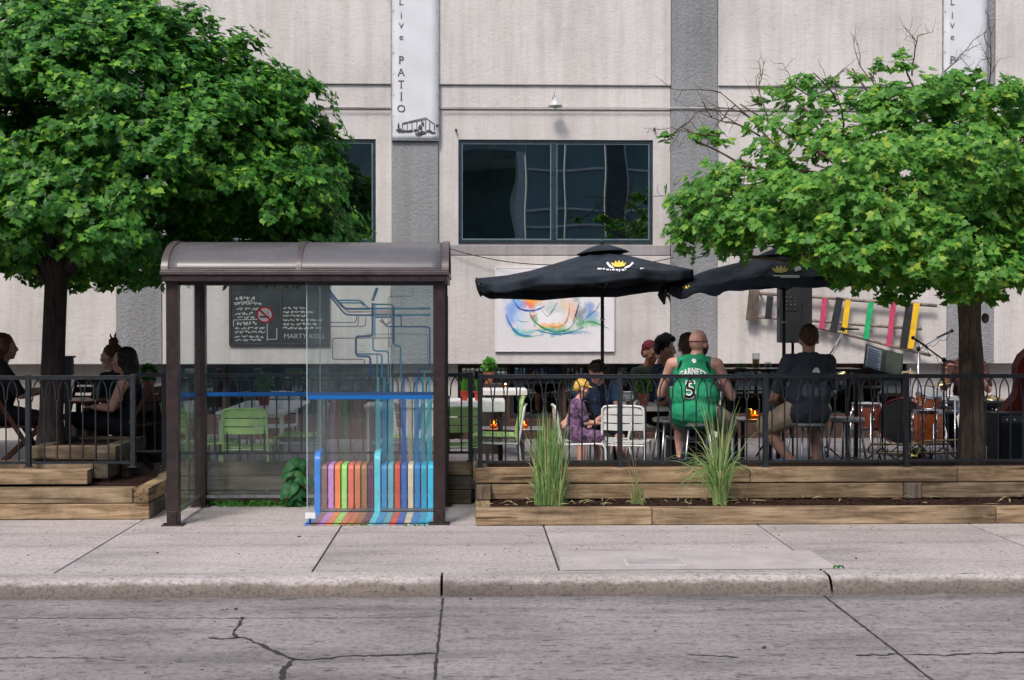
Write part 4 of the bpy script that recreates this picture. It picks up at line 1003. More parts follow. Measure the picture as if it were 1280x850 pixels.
# --- right tree: flat spreading crown, thin at the top with bare twigs
tr = at(1213, 585, 13.05); tr.z = .40
t2 = thing('maple_tree', tr, 'lighter green maple with a flat wide crown and bare twigs growing behind the railing', 'tree', 'street maples in the patio planters')
rng = np.random.default_rng(8)
mb = MB(); pts = []; rs = []
for i in range(15):
    t = i/14; pts.append(Vector((tr.x+.015*math.sin(t*5), 13.05+.02*t, .36+(2.3-.36)*t))); rs.append(.116+.03*max(0,1-t*6)-.018*t+.012*math.sin(t*9)**2)
mb.tube(pts, rs, 14); mb.ell((tr.x+.12, 13.0, 1.82), (.035,.04,.05)); mb.ell((tr.x-.1, 12.98, 1.45), (.04,.04,.06))
fork = pts[-2]; tips = []
spots = [(855,300,12.9),(868,176,13.6),(905,240,12.4),(925,130,13.7),(980,110,13.4),(1010,150,13.0),(1065,85,13.6),(1130,80,13.3),(1200,95,13.5),(1265,120,13.4),(1330,170,13.2),(1400,230,13.0),(1470,300,12.9),(1440,340,13.6),(1150,330,12.1),(1250,340,12.0),(1050,330,12.3),(950,300,12.4),(1100,200,14.4),(1200,180,14.8),(1300,220,14.9),(1000,260,14.6),(1120,260,11.9),(1240,240,11.9),(1020,215,12.1)]
mids = []
for (u, v, y) in spots:
    q = at(u, v, y); m = fork.lerp(q, .5); m.z = min(m.z+.15, q.z-.02) if q.z > 3 else 2.35+.35*rng.uniform()
    a = limb(mb, fork+Vector((0,0,rng.uniform(-.2,.1))), m, .06, .028, rng, 7, 7, .10)
    b = limb(mb, a[-1], q, .028, .007, rng, 6, 9, .16); mids += b[3:]; tips.append(q)
mb.build('trunk', M_barkR, t2, True)
tw = MB()
def twigs(tw, p, d, l, r, lev, rng):
    d = d.normalized(); pts = [p]; q = p; dd = d.copy()
    for i in range(5): dd = (dd+Vector(rng.normal(size=3)*.22)).normalized(); q = q+dd*l/5; pts.append(q)
    tw.tube(pts, [r*(1-.12*i) for i in range(6)], 5)
    if lev:
        for i in (1,2,3,4,5):
            if rng.uniform() < .85: twigs(tw, pts[i], dd+Vector(rng.normal(size=3)*.75), l*rng.uniform(.4,.62), r*.5, lev-1, rng)
for u, v, y, dx, dz, l, r in ((985,205,13.2,-.9,.75,1.0,.014),(950,170,13.3,-.8,.45,.65,.011),(1050,180,13.2,.12,1,.95,.013),(1040,150,13.3,-.3,1,.62,.011),(960,150,13.3,-.4,.9,.50,.010),(900,170,13.3,-1,.3,.5,.008),(1020,215,12.7,-1,.25,.8,.012),(940,240,12.6,-1,.1,.6,.010),(1235,110,13.3,.25,1,.5,.009),(1140,95,13.3,.1,1,.45,.009),(1100,125,13.3,-.3,1,.5,.009),(1240,260,11.9,1,-.1,.7,.013),(1250,230,11.8,.8,-.5,.6,.011),(1180,250,11.8,-.3,-1,.55,.010),(1150,240,11.9,.2,-1,.5,.009),(1180,90,13.5,.4,1,.4,.008),(830,172,13.5,.9,-.02,.75,.009),(1180,300,11.8,-1,.1,.8,.012),(1100,230,12.1,-1,.1,.6,.01)):
    twigs(tw, at(u, v, y), Vector((dx, rng.uniform(-.3,.3), dz)), l, r, 2, rng)
tw.build('twigs', M_barkR, t2, True)
cl = []
def addc(u, v, y, r, o=(0,-.5,.5)): p = at(u, v, y); cl.append([*p, r, *o])
# silhouette from the photograph's crown: lower edge, left shoulder, thin crest
poly = [(848,255),(845,290),(856,312),(885,315),(910,305),(940,308),(975,312),(1010,318),(1045,330),(1075,350),(1100,365),(1125,362),(1150,350),(1185,362),(1215,370),(1240,360),(1262,350),(1300,345),(1400,340),(1490,320),(1500,250),(1430,180),(1340,130),(1285,112),(1240,110),(1205,95),(1165,98),(1140,90),(1118,80),(1095,88),(1080,120),(1050,140),(1000,105),(960,135),(950,160),(930,175),(950,195),(900,205),(880,225),(855,240)]
def inpoly(x, y):
    c = False; n = len(poly); j = n-1
    for i in range(n):
        xi, yi = poly[i]; xj_, yj = poly[j]
        if (yi > y) != (yj > y) and x < (xj_-xi)*(y-yi)/(yj-yi)+xi: c = not c
        j = i
    return c
cx = X(1170,13.1); HX = 2.9
k = 0
while k < 560:
    u = rng.uniform(830,1500); v = rng.uniform(75,372)
    if not inpoly(u, v): continue
    xx = (u-1168)/335.0
    prob = 1.0
    if v < 150: prob = .50
    if 925 < u < 1090 and 130 < v < 215: prob = .28
    if u > 1215 and 230 < v < 300: prob = .55
    if v < 200 and u < 960: prob = .25
    if 1180 < u < 1260 and 120 < v < 230: prob = min(prob, .6)
    if rng.uniform() > prob: continue
    half_ = 1.75*math.sqrt(max(.03, 1-min(1, abs(xx))**2))*(1 if v > 180 else .55)
    sgn = -abs(rng.normal())*.45-.35 if rng.uniform() < .62 else rng.uniform(-.4,1)
    y = 13.15+half_*max(-1,min(1,sgn))
    p = at(u, v, y)
    if p.z < 2.0: continue
    cl.append([*p, rng.uniform(.17,.30), xx*.8, (y-13.15)/1.7, .35]); k += 1
for u, v, y, r in ((837,171,13.5,.085),(829,172,13.5,.06),(872,170,13.5,.10),(887,172,13.6,.13),(905,178,13.6,.10),(882,165,13.6,.06),(862,295,12.9,.16),(850,285,12.9,.14),(1130,68,13.4,.08),(1124,80,13.3,.13),(1098,82,13.4,.13),(1080,95,13.4,.12),(1020,108,13.4,.14),(1005,100,13.4,.12),(1035,120,13.4,.12),(1045,105,13.4,.08),(965,112,13.5,.10),(975,122,13.5,.12),(950,125,13.6,.08),(1195,95,13.4,.15),(1215,102,13.4,.15),(1180,100,13.4,.12),(1110,385-8,12.2,.13),(1190,375,12.4,.15),(1220,378,12.3,.15),(1125,372,12.2,.12),(1262,352,12.3,.14),(1055,345,12.3,.14),(1245,372,12.4,.10)):
    addc(u, v, y, r)
pos, tip, nrm, sz = clump_leaves(np.array(cl), 112, .24, .052, rng, .6)
pos_ok = pos[:,2] > 1.95
# keep leaves clear of the umbrella canopy (built further down at about Y 13.3 to 15.6)
um = (np.abs(pos[:,1]-14.6) < 1.35) & (pos[:,0] > X(820,14.3)) & (pos[:,0] < X(1100,14.3)) & (pos[:,2] < 2.62)
ok = pos_ok & ~um
leaves('crown', M_leafR, t2, pos[ok], tip[ok], nrm[ok], sz[ok], tr)
print('right leaves', int(ok.sum()))

# ================================================================== GRASSES AND SMALL PLANTS
def blades(mb, base, n, h, spread, droop, w, rng, lean=(0,0), rad_=.06, n2=9):
    for i in range(n):
        a = rng.uniform(0, 2*PI); r_ = rad_*math.sqrt(rng.uniform()); p = Vector(base)+Vector((r_*math.cos(a), r_*math.sin(a)*.8, 0))
        hh = h*rng.uniform(.55,1.05); ang = rng.uniform(0,2*PI); out = Vector((math.cos(ang), math.sin(ang), 0))*spread*rng.uniform(.1,1)+Vector((lean[0], lean[1], 0))
        dr = droop*rng.uniform(.3,1.2); pts = []; ws = []
        for k in range(n2+1):
            t = k/n2; q = p+out*(t**1.6)*hh+Vector((0,0, hh*(t-dr*t**3.0))); pts.append(q); ws.append(w*(1-t**2.2)*rng.uniform(.9,1.1)+.0006)
        nrm_ = Vector((rng.normal()*.6, -1, rng.normal()*.3)).normalized(); mb.strip(pts, ws, nrm_)
rng = np.random.default_rng(3)
gb = at(687, 633, 12.25); gb.z = .09
gt = thing('grass_clump', gb, 'tall dense upright clump of green grass in the planter near the shelter', 'ornamental grass')
mb = MB(); blades(mb, gb, 190, 1.0, .15, .16, .010, rng, rad_=.115); blades(mb, gb, 130, .85, .28, .34, .010, rng, rad_=.14); blades(mb, gb, 90, .55, .35, .5, .010, rng, rad_=.14); blades(mb, gb, 60, .45, .40, .5, .009, rng, (-.15,0), rad_=.12); mb.build('grass_blades', M_grass, gt)
mb = MB(); blades(mb, gb, 60, .35, .45, .6, .009, rng, rad_=.12); blades(mb, gb, 26, .80, .30, .35, .008, rng, rad_=.12); mb.build('dry_blades', M_dry, gt)
gb = at(797, 630, 12.25); gb.z = .09
gt = thing('grass_clump', gb, 'small pale half dried grass tuft between the two larger grass clumps', 'ornamental grass')
mb = MB(); blades(mb, gb, 42, .33, .28, .3, .009, rng, rad_=.06); blades(mb, gb, 7, .62, .22, .2, .008, rng, (-.15,0), rad_=.03); mb.build('grass_blades', M_dry, gt)
mb = MB(); blades(mb, gb, 26, .26, .5, .7, .009, rng, rad_=.06); mb.build('green_blades', M_grass, gt)
gb = at(900, 627, 12.22); gb.z = .09
gt = thing('grass_clump', gb, 'arching grass clump with long drooping blades in front of the green jersey', 'ornamental grass')
mb = MB(); blades(mb, gb, 30, 1.12, .20, .12, .013, rng, rad_=.05); blades(mb, gb, 80, .98, .58, .80, .010, rng, (-.12,0), rad_=.06); blades(mb, gb, 28, .75, .45, .4, .011, rng, (.12,0), rad_=.05); mb.build('grass_blades', M_grass, gt)
mb = MB(); blades(mb, gb, 26, .55, .12, .1, .016, rng, rad_=.055); mb.build('reddish_stems', pm('reddish_stem', (.30,.13,.08), .7, 0, .3, 20, .2), gt)
# dead leaves and straw caught in the planter
mb = MB(); rr = random.Random(77)
for i in range(70):
    x = rr.choice([rr.gauss(X(905,12.25), .25), rr.gauss(X(800,12.25), .22), rr.gauss(X(690,12.25), .2), rr.uniform(xa+.2, 5)]); y = rr.uniform(12.05, 12.5); a = rr.uniform(0, PI); l_ = rr.uniform(.02, .09); z = .145+rr.uniform(0,.02)
    mb.strip([(x-math.cos(a)*l_, y-math.sin(a)*l_*.5, z), (x, y, z+rr.uniform(0,.03)), (x+math.cos(a)*l_, y+math.sin(a)*l_*.5, z)], [.003, rr.uniform(.008,.018), .002], (0,-.5,1))
for i in range(46):
    q = G(rr.uniform(0,1280), rr.uniform(662,712)); z = .006 if rr.random() < .6 else .004; a = rr.uniform(0,PI); l_ = rr.uniform(.006,.02); mb.strip([(q.x-math.cos(a)*l_, q.y-math.sin(a)*l_, z), (q.x, q.y, z+.004), (q.x+math.cos(a)*l_, q.y+math.sin(a)*l_, z)], [.003, .010, .002], (0,-.3,1))
lt = mb.build('leaf_litter', M_dry); lt['kind'] = 'stuff'; lt['label'] = 'dry leaf litter and straw in the planter and on the sidewalk'
# hosta
hb = at(372, 625, 13.22); hb.z = .0
ht = thing('hosta_plant', hb, 'small broad leaved green plant against the timber wall inside the shelter back', 'plant')
mb = MB(); rr = random.Random(12)
for i in range(26):
    zz = .08+.42*rr.random(); a = rr.uniform(PI, 2*PI) if i % 3 else rr.uniform(0,PI); L_ = rr.uniform(.10,.16); W_ = L_*.72; base = Vector((hb.x+rr.uniform(-.06,.06), 13.17+rr.uniform(-.03,.02), zz))
    d = Vector((math.cos(a), math.sin(a)*.30, -.35)).normalized(); s_ = d.cross(Vector((0,-.8,.6))).normalized(); P = []
    for j in range(6):
        t = j/5; wv = W_*math.sin(PI*min(1,t*.92+.06))**.8*(1-.25*t); c_ = base+d*L_*t+Vector((0,-.02*math.sin(PI*t),-.05*t*t)); P.append([c_-s_*wv/2, c_+Vector((0,-.012,0)), c_+s_*wv/2])
    mb.grid(P); 
mb.build('leaf', M_hosta, ht, True)
mb = MB()
for i in range(9): x = hb.x+rr.uniform(-.06,.06); mb.tube([(hb.x+rr.uniform(-.02,.02),13.2,0),(x,13.19,.2),(x+rr.uniform(-.03,.03),13.16,.42)], .005, 5)
mb.build('stem', M_herb, ht)
mb = MB()
for i in range(150):
    q = G(rr.choice([rr.gauss(322,26), rr.gauss(345,40)]), 632); p = Vector((q.x, 13.22+rr.uniform(-.05,.04), 0)); h = rr.uniform(.02,.08); a = rr.uniform(0,2*PI); mb.strip([p, p+Vector((math.cos(a)*h*.4, -.01, h*.7)), p+Vector((math.cos(a)*h, -.03, h*.8))], [.012,.022,.002], (0,-1,.2))
for u0, u1, v, n in ((430,470,657.5,9),(505,535,657.5,6),(104,124,648.6,22),(1040,1056,711,7)):
    for i in range(n):
        p = G(rr.uniform(u0,u1), v+rr.uniform(-.6,.6)); p.z = .002; h = rr.uniform(.01,.03)*(1.6 if v == 648 else 1); a = rr.uniform(0,2*PI); mb.strip([p, p+Vector((math.cos(a)*h*.5, 0, h*.7)), p+Vector((math.cos(a)*h*1.5, -.01, h*.8))], [.008,.014,.002], (0,-1,.2))
w = mb.build('weeds', M_herb); w['kind'] = 'stuff'; w['label'] = 'small green weeds in pavement joints and along the timber'
# ================================================================== FURNITURE
PF = .131                                        # patio floor
def bvh_of(o, m=None):
    dg = bpy.context.evaluated_depsgraph_get(); dg.update(); me = o.evaluated_get(dg).to_mesh(); mw = o.matrix_world
    t = BVHTree.FromPolygons([mw @ v.co for v in me.vertices], [tuple(p.vertices) for p in me.polygons]); return t
def wrap(bvh, polys, off=.006, cuts=2):
    """lay flat print, given in photo pixels, on the surface it is printed on"""
    bm = bmesh.new()
    for vs, fs in polys:
        vv = [bm.verts.new((x, y, 0)) for x, y in vs]
        for f in fs:
            try: bm.faces.new([vv[i] for i in f])
            except ValueError: pass
    bmesh.ops.triangulate(bm, faces=bm.faces[:])
    for _ in range(cuts): bmesh.ops.subdivide_edges(bm, edges=bm.edges[:], cuts=1, use_grid_fill=True)
    out = []; ok = set(); cp = Vector((0,0,CZ))
    bm.verts.index_update()
    for v in bm.verts:
        q = at(v.co.x, v.co.y, 10) - cp; hit = bvh.ray_cast(cp, q.normalized())
        if hit[0] is None: out.append((0,0,0)); continue
        n = hit[1]; n = -n if n.dot(q) > 0 else n
        out.append(hit[0] + n*off); ok.add(v.index)
    fs = [tuple(v.index for v in f.verts) for f in bm.faces if all(v.index in ok for v in f.verts)]
    mb = MB(); mb.add(out, fs); bm.free(); return mb
def px_text(txt, size, u, v, bold=0, arc=0, spacing=1.0, slant=0, sx=1.0):
    t = MB(); textmesh(txt, size, t, lambda x, y: (u+x*sx+slant*y, v-y+arc*x*x, 0), bold=bold, spacing=spacing)
    return ([(a[0], a[1]) for a in t.v], t.f)

# --- slatted metal chair
def make_chair(mat, label):
    t = thing('metal_chair', (0,0,0), label, 'chair', 'slatted metal patio chairs')
    mb = MB()
    for i in range(7):
        y = .205-.062*i; z = .452-.016*math.sin(PI*(i+.5)/7); P = [[(-.21+.42*k/8, y+d, z-.010*math.sin(PI*k/8)-(.012 if (i == 0 and d > 0) else 0)) for d in (-.027,0,.027)] for k in range(9)]; mb.grid(P)
    mb.build('seat', mat, t, solid=.006)
    mb = MB()
    for z0, z1 in ((.585,.655), (.668,.745), (.757,.825)):
        P = [[(-.20+.40*k/10, -.215-.13*(z-.45)-.035*math.sin(PI*k/10), z+.012*math.sin(PI*k/10)*(z > .8)) for z in (z0, (z0+z1)/2, z1)] for k in range(11)]; mb.grid(P)
    mb.build('backrest', mat, t, solid=.006)
    for s in (-1, 1):
        x = s*.222
        mb = MB(); mb.tube([(x,.235,0),(x,.225,.36),(x,.218,.41),(x,.190,.442),(x,.14,.449),(x,-.20,.44)], .012, 8); mb.build('leg', mat, t, True)
        mb = MB(); mb.tube([(x,-.30,0),(x,-.235,.30),(x*.985,-.215,.45),(x*.97,-.245,.62),(x*.95,-.265,.77),(x*.93,-.272,.815),(x*.84,-.278,.838),(x*.62,-.285,.846),(0,-.305,.850)], .012, 8); mb.build('leg', mat, t, True)
    for y_, z_ in ((.19,.425),(-.21,.42)): mb = MB(); mb.tube([(-.217,y_,z_),(.217,y_,z_)], .009, 6); mb.build('stretcher', mat, t)
    for c in kids(t): c.scale = (1,1,.95)
    return t
SW = {M_white: M_green}; SG = {M_green: M_white}
def place(o, u, Y, rz, first=False, label=None, z=PF, swap=None):
    p = (X(u, Y), Y, z)
    if first: o.location = p; o.rotation_euler = (0,0,rz); return o
    return dup(o, p, rz, label, swap=swap)
chW = make_chair(M_white, 'white slatted metal chair nearest the umbrella pole, its back to the street')
place(chW, 783, 13.95, rad(-14), True)
chG = dup(chW, swap=SW, label='lime green slatted chair, back to the street, at the long table seen through the shelter')
place(chG, 311, 13.62, 0, True)
g2 = lambda u, Y, rz, lab, z=PF: place(chG, u, Y, rz, label=lab, z=z)
w2 = lambda u, Y, rz, lab, z=PF: place(chW, u, Y, rz, label=lab, z=z)
w2(374, 14.0, rad(90), 'white chair at the bottom of the stack right of the long shelter-side table')
g2(373, 14.0, rad(90), 'lime green chair atop the stack right of the long shelter-side table', PF+.075)
w2(278, 14.7, rad(-90), 'white slatted chair on the left side of the long table behind the shelter')
g2(270, 14.0, rad(-84), 'lime green slatted chair facing right, left corner of the long table behind the shelter')
g2(238, 14.2, rad(-70), 'lime green slatted chair standing alone beside the left shelter posts')
w2(345, 16.3, rad(180), 'white slatted chair facing the street at the far end of the long table')
w2(493, 13.95, rad(90), 'white slatted chair behind the blue half of the rainbow bench, facing left')
g2(505, 14.55, rad(90), 'lime green slatted chair behind the blue half of the rainbow bench, facing left')
w2(529, 14.3, rad(-80), 'white slatted chair glimpsed through the glass next to the right shelter post')
g2(569, 13.75, rad(8), 'lime green slatted chair right of the shelter with a brown leather bag on it')
w2(621, 13.95, rad(90), 'white chair at the bottom of the stack left of the tall grass')
g2(619, 13.95, rad(90), 'lime green chair on top of the stack left of the tall grass', PF+.075)
w2(727, 13.85, rad(-90), 'white slatted chair the child in the yellow cap sits on')
w2(762, 14.55, rad(80), 'white slatted chair under the adult bending over the child')
w2(815, 15.55, rad(-95), 'white slatted chair under the dark haired man seen in profile')
w2(803, 16.1, rad(-140), 'white slatted chair under the guest with the maroon head scarf')
w2(865, 14.4, rad(10), 'white slatted chair under the man in navy hidden behind the green jersey')
# leather bag on the green chair
q = Vector((X(568,13.8), 13.8, PF+.45)); mb = MB()
mb.ell(q+Vector((-.02,0,.10)), (.13,.07,.09), Rz(.3)); mb.cap(q+Vector((-.10,0,.13)), .03, q+Vector((.08,.02,.20)), .02); mb.tube([q+Vector((-.09,0,.15)), q+Vector((-.05,0,.26)), q+Vector((.05,.01,.27)), q+Vector((.09,.01,.15))], .009, 6)
tag(remesh(mb, 'leather_bag', pm('brown_leather', (.085,.035,.022), .5, 0, .3, 14, .4, 50), None, .008, 4), 'soft brown leather bag lying on the green chair right of the shelter', 'bag')

# --- tables
def make_table(x0, x1, y0, y1, zt, mat, legmat, label, name='cafe_table', th=.03, zf=PF, apron=.0):
    t = thing(name, ((x0+x1)/2, (y0+y1)/2, zf), label, 'table', 'tables on the patio')
    mb = MB(); mb.box(x0, x1, y0, y1, zt-th, zt); mb.build('tabletop', mat, t, bevel=.004)
    if apron: mb = MB(); mb.box(x0+.02, x1-.02, y0+.02, y0+.04, zt-th-apron, zt-th-.001); mb.box(x0+.02, x1-.02, y1-.04, y1-.02, zt-th-apron, zt-th-.001); mb.build('apron', mat, t)
    for x in (x0+.05, x1-.05):
        for y in (y0+.06, y1-.06): mb = MB(); mb.box(x-.02, x+.02, y-.02, y+.02, zf, zt-th-.001); mb.build('leg', legmat, t)
    return t
tz = PF+.74
make_table(X(268,13.85), X(357,13.85), 13.85, 15.9, tz, M_white, M_white, 'long white patio table seen through the shelter glass left of the bench', apron=.03)
make_table(X(455,15), X(556,15), 14.9, 15.6, tz, M_white, M_white, 'white patio table behind the transit map half of the shelter glass', apron=.03)
make_table(X(545,14.25), X(632,14.25), 14.2, 14.85, .955, M_white, M_blackpaint, 'white table with two small red potted herbs just right of the shelter', th=.11)
make_table(X(604,16.2), X(659,16.2), 16.2, 16.85, tz+.10, M_white, M_blackpaint, 'narrow white table near the wall under the left edge of the painting', th=.06)
make_table(X(764,14.6), X(846,14.6), 14.6, 15.5, tz, M_white, M_blackpaint, 'white table set with sauce bottles and a potted herb behind the umbrella pole', th=.05)
make_table(X(588,15.2), X(680,15.2), 15.0, 15.45, .60, M_alu, M_blackpaint, 'low grey table with two lit candle jars behind the grass clump', 'low_table')
make_table(X(920,15.2), X(975,15.2), 15.0, 15.5, .70, M_alu, M_blackpaint, 'low grey table with a candle jar between the two seated men', 'low_table')
M_btop = pm('black_table_laminate', (.012,.012,.013), .3, 0, .2, 6, .02)
bt = make_table(X(907,14.5), X(1078,14.5), 14.5, 14.95, Z(461.5,14.5), M_btop, M_iron, 'high black bar table with a beer glass in front of the seated men', 'bar_table')
mb = MB(); mb.box(X(908,14.5), X(934,14.5), 14.40, 14.6, Z(489,14.4)-.012, Z(489,14.4)+.012); mb.build('foot_rail', M_iron, bt)
# red table on the left
rt = thing('red_table', (X(98,14.6), 14.6, .27), 'red table in front of the woman in the black dress', 'table', 'tables on the patio')
zr = Z(503,14.35); mb = MB(); mb.lathe([(.0,0),(.36,0),(.375,.012),(.36,.026),(0,.026)], (X(97,14.6), 14.62, zr), 36); mb.build('tabletop', M_redtab, rt, smooth='auto')
mb = MB(); mb.tube([(X(97,14.6),14.62,.29),(X(97,14.6),14.62,zr)], .03, 10); mb.lathe([(.0,0),(.24,0),(.22,.02),(.03,.05)], (X(97,14.6),14.62,.27), 20); mb.build('pedestal', M_blackpaint, rt, smooth='auto')

# --- stools
def make_stool(h, label, mat=M_alu, r=.19):
    t = thing('bar_stool', (0,0,0), label, 'stool', 'brushed metal bar stools')
    mb = MB(); mb.lathe([(0,h-.05),(r-.02,h-.048),(r,h-.035),(r,h-.01),(r-.02,h),(r*.5,h-.008),(0,h-.010)], (0,0,0), 28); mb.build('seat', mat, t, smooth='auto')
    for k in range(4):
        a = PI/4+k*PI/2; mb = MB(); mb.tube([(math.cos(a)*(r-.05), math.sin(a)*(r-.05), h-.045), (math.cos(a)*(r+.05), math.sin(a)*(r+.05), 0)], [.013,.012], 8); mb.build('leg', mat, t, True)
    rr_ = r+.018; mb = MB(); n = 24; mb.tube([(math.cos(2*PI*i/n)*rr_, math.sin(2*PI*i/n)*rr_, .21) for i in range(n+1)], .008, 6, False); mb.build('footrest', mat, t, True); return t
st = make_stool(.655, 'metal stool under the bald man in the green jersey'); st.location = (X(872,13.6), 13.62, PF)
dup(st, (X(1008,13.55), 13.58, PF), .35, 'metal stool under the man in the dark grey T shirt')
dup(st, (X(1060,14.1), 14.15, PF), .7, 'empty metal stool right of the man in the dark grey T shirt')
dup(st, (X(838,14.15), 14.15, PF-.0), .2, 'empty metal stool left of the green jersey, half hidden by the railing')

# --- pots, candles, glasses, bottles
def potted(u, v, Y, s, label, mat=M_red, leaf=M_herb, z=None, seed=1, spiky=False, name='potted_herb'):
    q = at(u, v, Y); 
    if z is not None: q.z = z
    t = thing(name, q, label, 'potted plant', 'small potted herbs')
    mb = MB(); h = .12*s; mb.lathe([(.0,.0),(.040*s,0),(.054*s,h*.82),(.060*s,h*.82),(.062*s,h),(.054*s,h),(.050*s,h*.9),(0,h*.9)], q, 20); mb.build('pot', mat, t, smooth='auto')
    rg = np.random.default_rng(seed)
    if spiky:
        mb = MB(); blades(mb, q+Vector((0,.01,h*.9)), 46, .19*s, .30, .05, .010*s, rg, rad_=.028*s); mb.build('foliage', leaf, t)
    else:
        n = 150; d = rg.normal(size=(n,3)); d /= np.linalg.norm(d,axis=1,keepdims=True); p = np.array(q)+np.array([0,0,h+.07*s])+d*.062*s*rg.uniform(.2,1,(n,1))**.5; tip_ = d+np.array([0,0,.1]); leaves('foliage', leaf, t, p, tip_, d+np.array([0,-.3,.6]), np.full(n,.038*s), q, True)
    return t
potted(580, 500, 14.35, .85, 'left one of the two grassy green herbs in red pots on the white table', spiky=True, z=.955, seed=1)
potted(598, 500, 14.35, .82, 'right one of the two grassy green herbs in red pots on the white table', spiky=True, z=.955, seed=2)
potted(805, 495, 14.85, 1.1, 'bushy green herb in an orange pot on the table behind the white chair', M_terra, z=tz, seed=3)
potted(611, 465, 17.2, 1.2, 'leafy green plant against the dark basement windows left of the painting', M_terra, z=Z(479,17.2), seed=4)
mb = MB(); p_ = X(611,17.2); mb.box(p_-.16, p_+.16, 17.05, 17.35, PF, Z(479,17.2)); tag(mb.build('plant_stand', pm('dark_stand', (.05,.03,.02), .7), bevel=.005), 'dark brown wooden box carrying the leafy plant by the wall', 'plant stand')
potted(83, 497, 14.5, .95, 'green plant in a terracotta pot on the red table', M_terra, z=zr+.026, seed=5, spiky=True)
potted(330, 495, 15.0, 1.3, 'small plant in a wide dark red planter on the long white table', pm('dark_red_pot', (.22,.03,.03), .5), z=tz, seed=6)
potted(186, 478, 14.9, 1.2, 'green plant in an orange pot behind the woman in the black dress', M_terra, z=Z(492,14.9), seed=8)
mb = MB(); p_ = X(186,14.9); mb.box(p_-.10, p_+.22, 14.75, 15.05, .27, Z(492,14.9)); tag(mb.build('side_stand', M_blackpaint, bevel=.005), 'black stand with a potted plant behind the woman in the black dress', 'stand')
potted(802, 497, 13.9, .01, '', z=-5) if False else None
def candle(u, v, Y, z, label, jar):
    q = Vector((X(u,Y), Y, z)); t = thing('candle_jar', q, label, 'candle', 'lit candle jars')
    mb = MB(); mb.lathe([(0,0),(.038,0),(.042,.01),(.042,.10),(.038,.10),(.038,.012),(0,.012)], q, 20); mb.build('jar', jar, t, True)
    mb = MB(); mb.lathe([(0,.013),(.034,.013),(.034,.04),(0,.042)], q, 16); mb.build('wax', M_white, t, True)
    mb = MB(); mb.lathe([(0,.045),(.008,.053),(.010,.062),(.006,.076),(0,.09)], q, 12); mb.build('flame', M_flame, t, True)
    li = bpy.data.lights.new('candle_light', 'POINT'); li.energy = 1.0; li.color = (1,.55,.2); li.shadow_soft_size = .015; lo = bpy.data.objects.new('candle_light', li); COL.objects.link(lo); lo.parent = t; lo.location = (0,0,.125); return t
candle(617, 527, 15.15, .60, 'lit amber candle jar on the low grey table just right of the railing post', M_amber)
candle(655, 530, 15.15, .60, 'lit amber candle jar on the low grey table, beside the tall grass clump', M_amber)
candle(944, 520, 15.2, .70, 'lit candle jar on the low table between the two seated men', M_amber)
q = Vector((X(936,15.2), 15.2, .70)); mb = MB(); mb.lathe([(0,0),(.03,0),(.035,.03),(.035,.10),(.03,.11),(0,.11)], q, 16); tag(mb.build('jar', pm('yellow_green_jar', (.45,.45,.05), .3), smooth=True), 'yellow green jar beside the candle between the two men', 'jar')
q = Vector((X(945,14.65), 14.65, Z(461.5,14.5))); gl = thing('beer_glass', q, 'half full pint glass of amber beer on the black bar table', 'glass')
mb = MB(); mb.lathe([(0,0),(.034,0),(.044,.165),(.0415,.165),(.032,.008),(0,.008)], q, 24); mb.build('glass_body', M_bottle, gl, True)
mb = MB(); mb.lathe([(0,.009),(.0315,.009),(.0385,.10),(0,.10)], q, 20); mb.build('beer', M_beer, gl, True)
q = Vector((X(960,14.7), 14.7, Z(461.5,14.5))); mb = MB(); mb.lathe([(0,0),(.032,0),(.037,.07),(.034,.07),(.03,.008),(0,.008)], q, 20); mb2 = mb.build('tumbler', M_bottle, smooth=True); tag(mb2, 'short empty clear tumbler on the bar table beside the beer', 'glass')
q = Vector((X(926,14.65), 14.65, Z(461.5,14.5))); pl = thing('snack_plate', q, 'small plate of greens on the bar table left of the beer glass', 'plate')
mb = MB(); mb.lathe([(0,0),(.05,0),(.085,.012),(.08,.014),(.05,.004),(0,.004)], q, 24); mb.build('plate', M_white, pl, True)
rg = np.random.default_rng(1); n = 40; d = rg.normal(size=(n,3)); leaves('salad', M_herb, pl, np.array(q)+d*np.array([.025,.025,.008])+[0,0,.02], d, d*.2+[0,0,1], np.full(n,.03), q, True)
for u, Y, h, lab, m_ in ((797,14.8,.19,'slim clear sauce bottle left of the herb pot on the table behind the white chair',M_bottle),(803,15.1,.16,'white squeeze bottle behind the herb pot on the table',M_white),(350,14.4,.15,'short clear tumbler on the right edge of the long white table',M_bottle),(308,14.6,.17,'clear water glass on the left of the long white table',M_bottle),(316,14.8,.15,'second clear glass, right beside the water glass on the long white table',M_bottle),(120,14.6,.14,'clear glass on the red table near the hands of the woman in black',M_bottle)):
    q = Vector((X(u,Y), Y, tz if u > 200 else zr+.026)); mb = MB(); mb.lathe([(0,0),(.028,0),(.030,h*.6),(.012 if 'bottle' in lab else .034,h*.82),(.012 if 'bottle' in lab else .036,h),(0 if 'bottle' in lab else .033,h)], q, 16); tag(mb.build('bottle' if 'bottle' in lab else 'drinking_glass', m_, smooth=True), lab, 'bottle' if 'bottle' in lab else 'glass')
q = Vector((X(788,14.8), 14.8, tz)); mb = MB(); mb.lathe([(0,0),(.03,0),(.055,.045),(.05,.045),(.028,.006),(0,.006)], q, 20); mb.ell(q+Vector((0,0,.035)), (.045,.045,.022)); tag(mb.build('bread_bowl', pm('brown_bread', (.32,.14,.05), .7), smooth=True), 'small brown bowl of bread left of the herb pot', 'bowl')
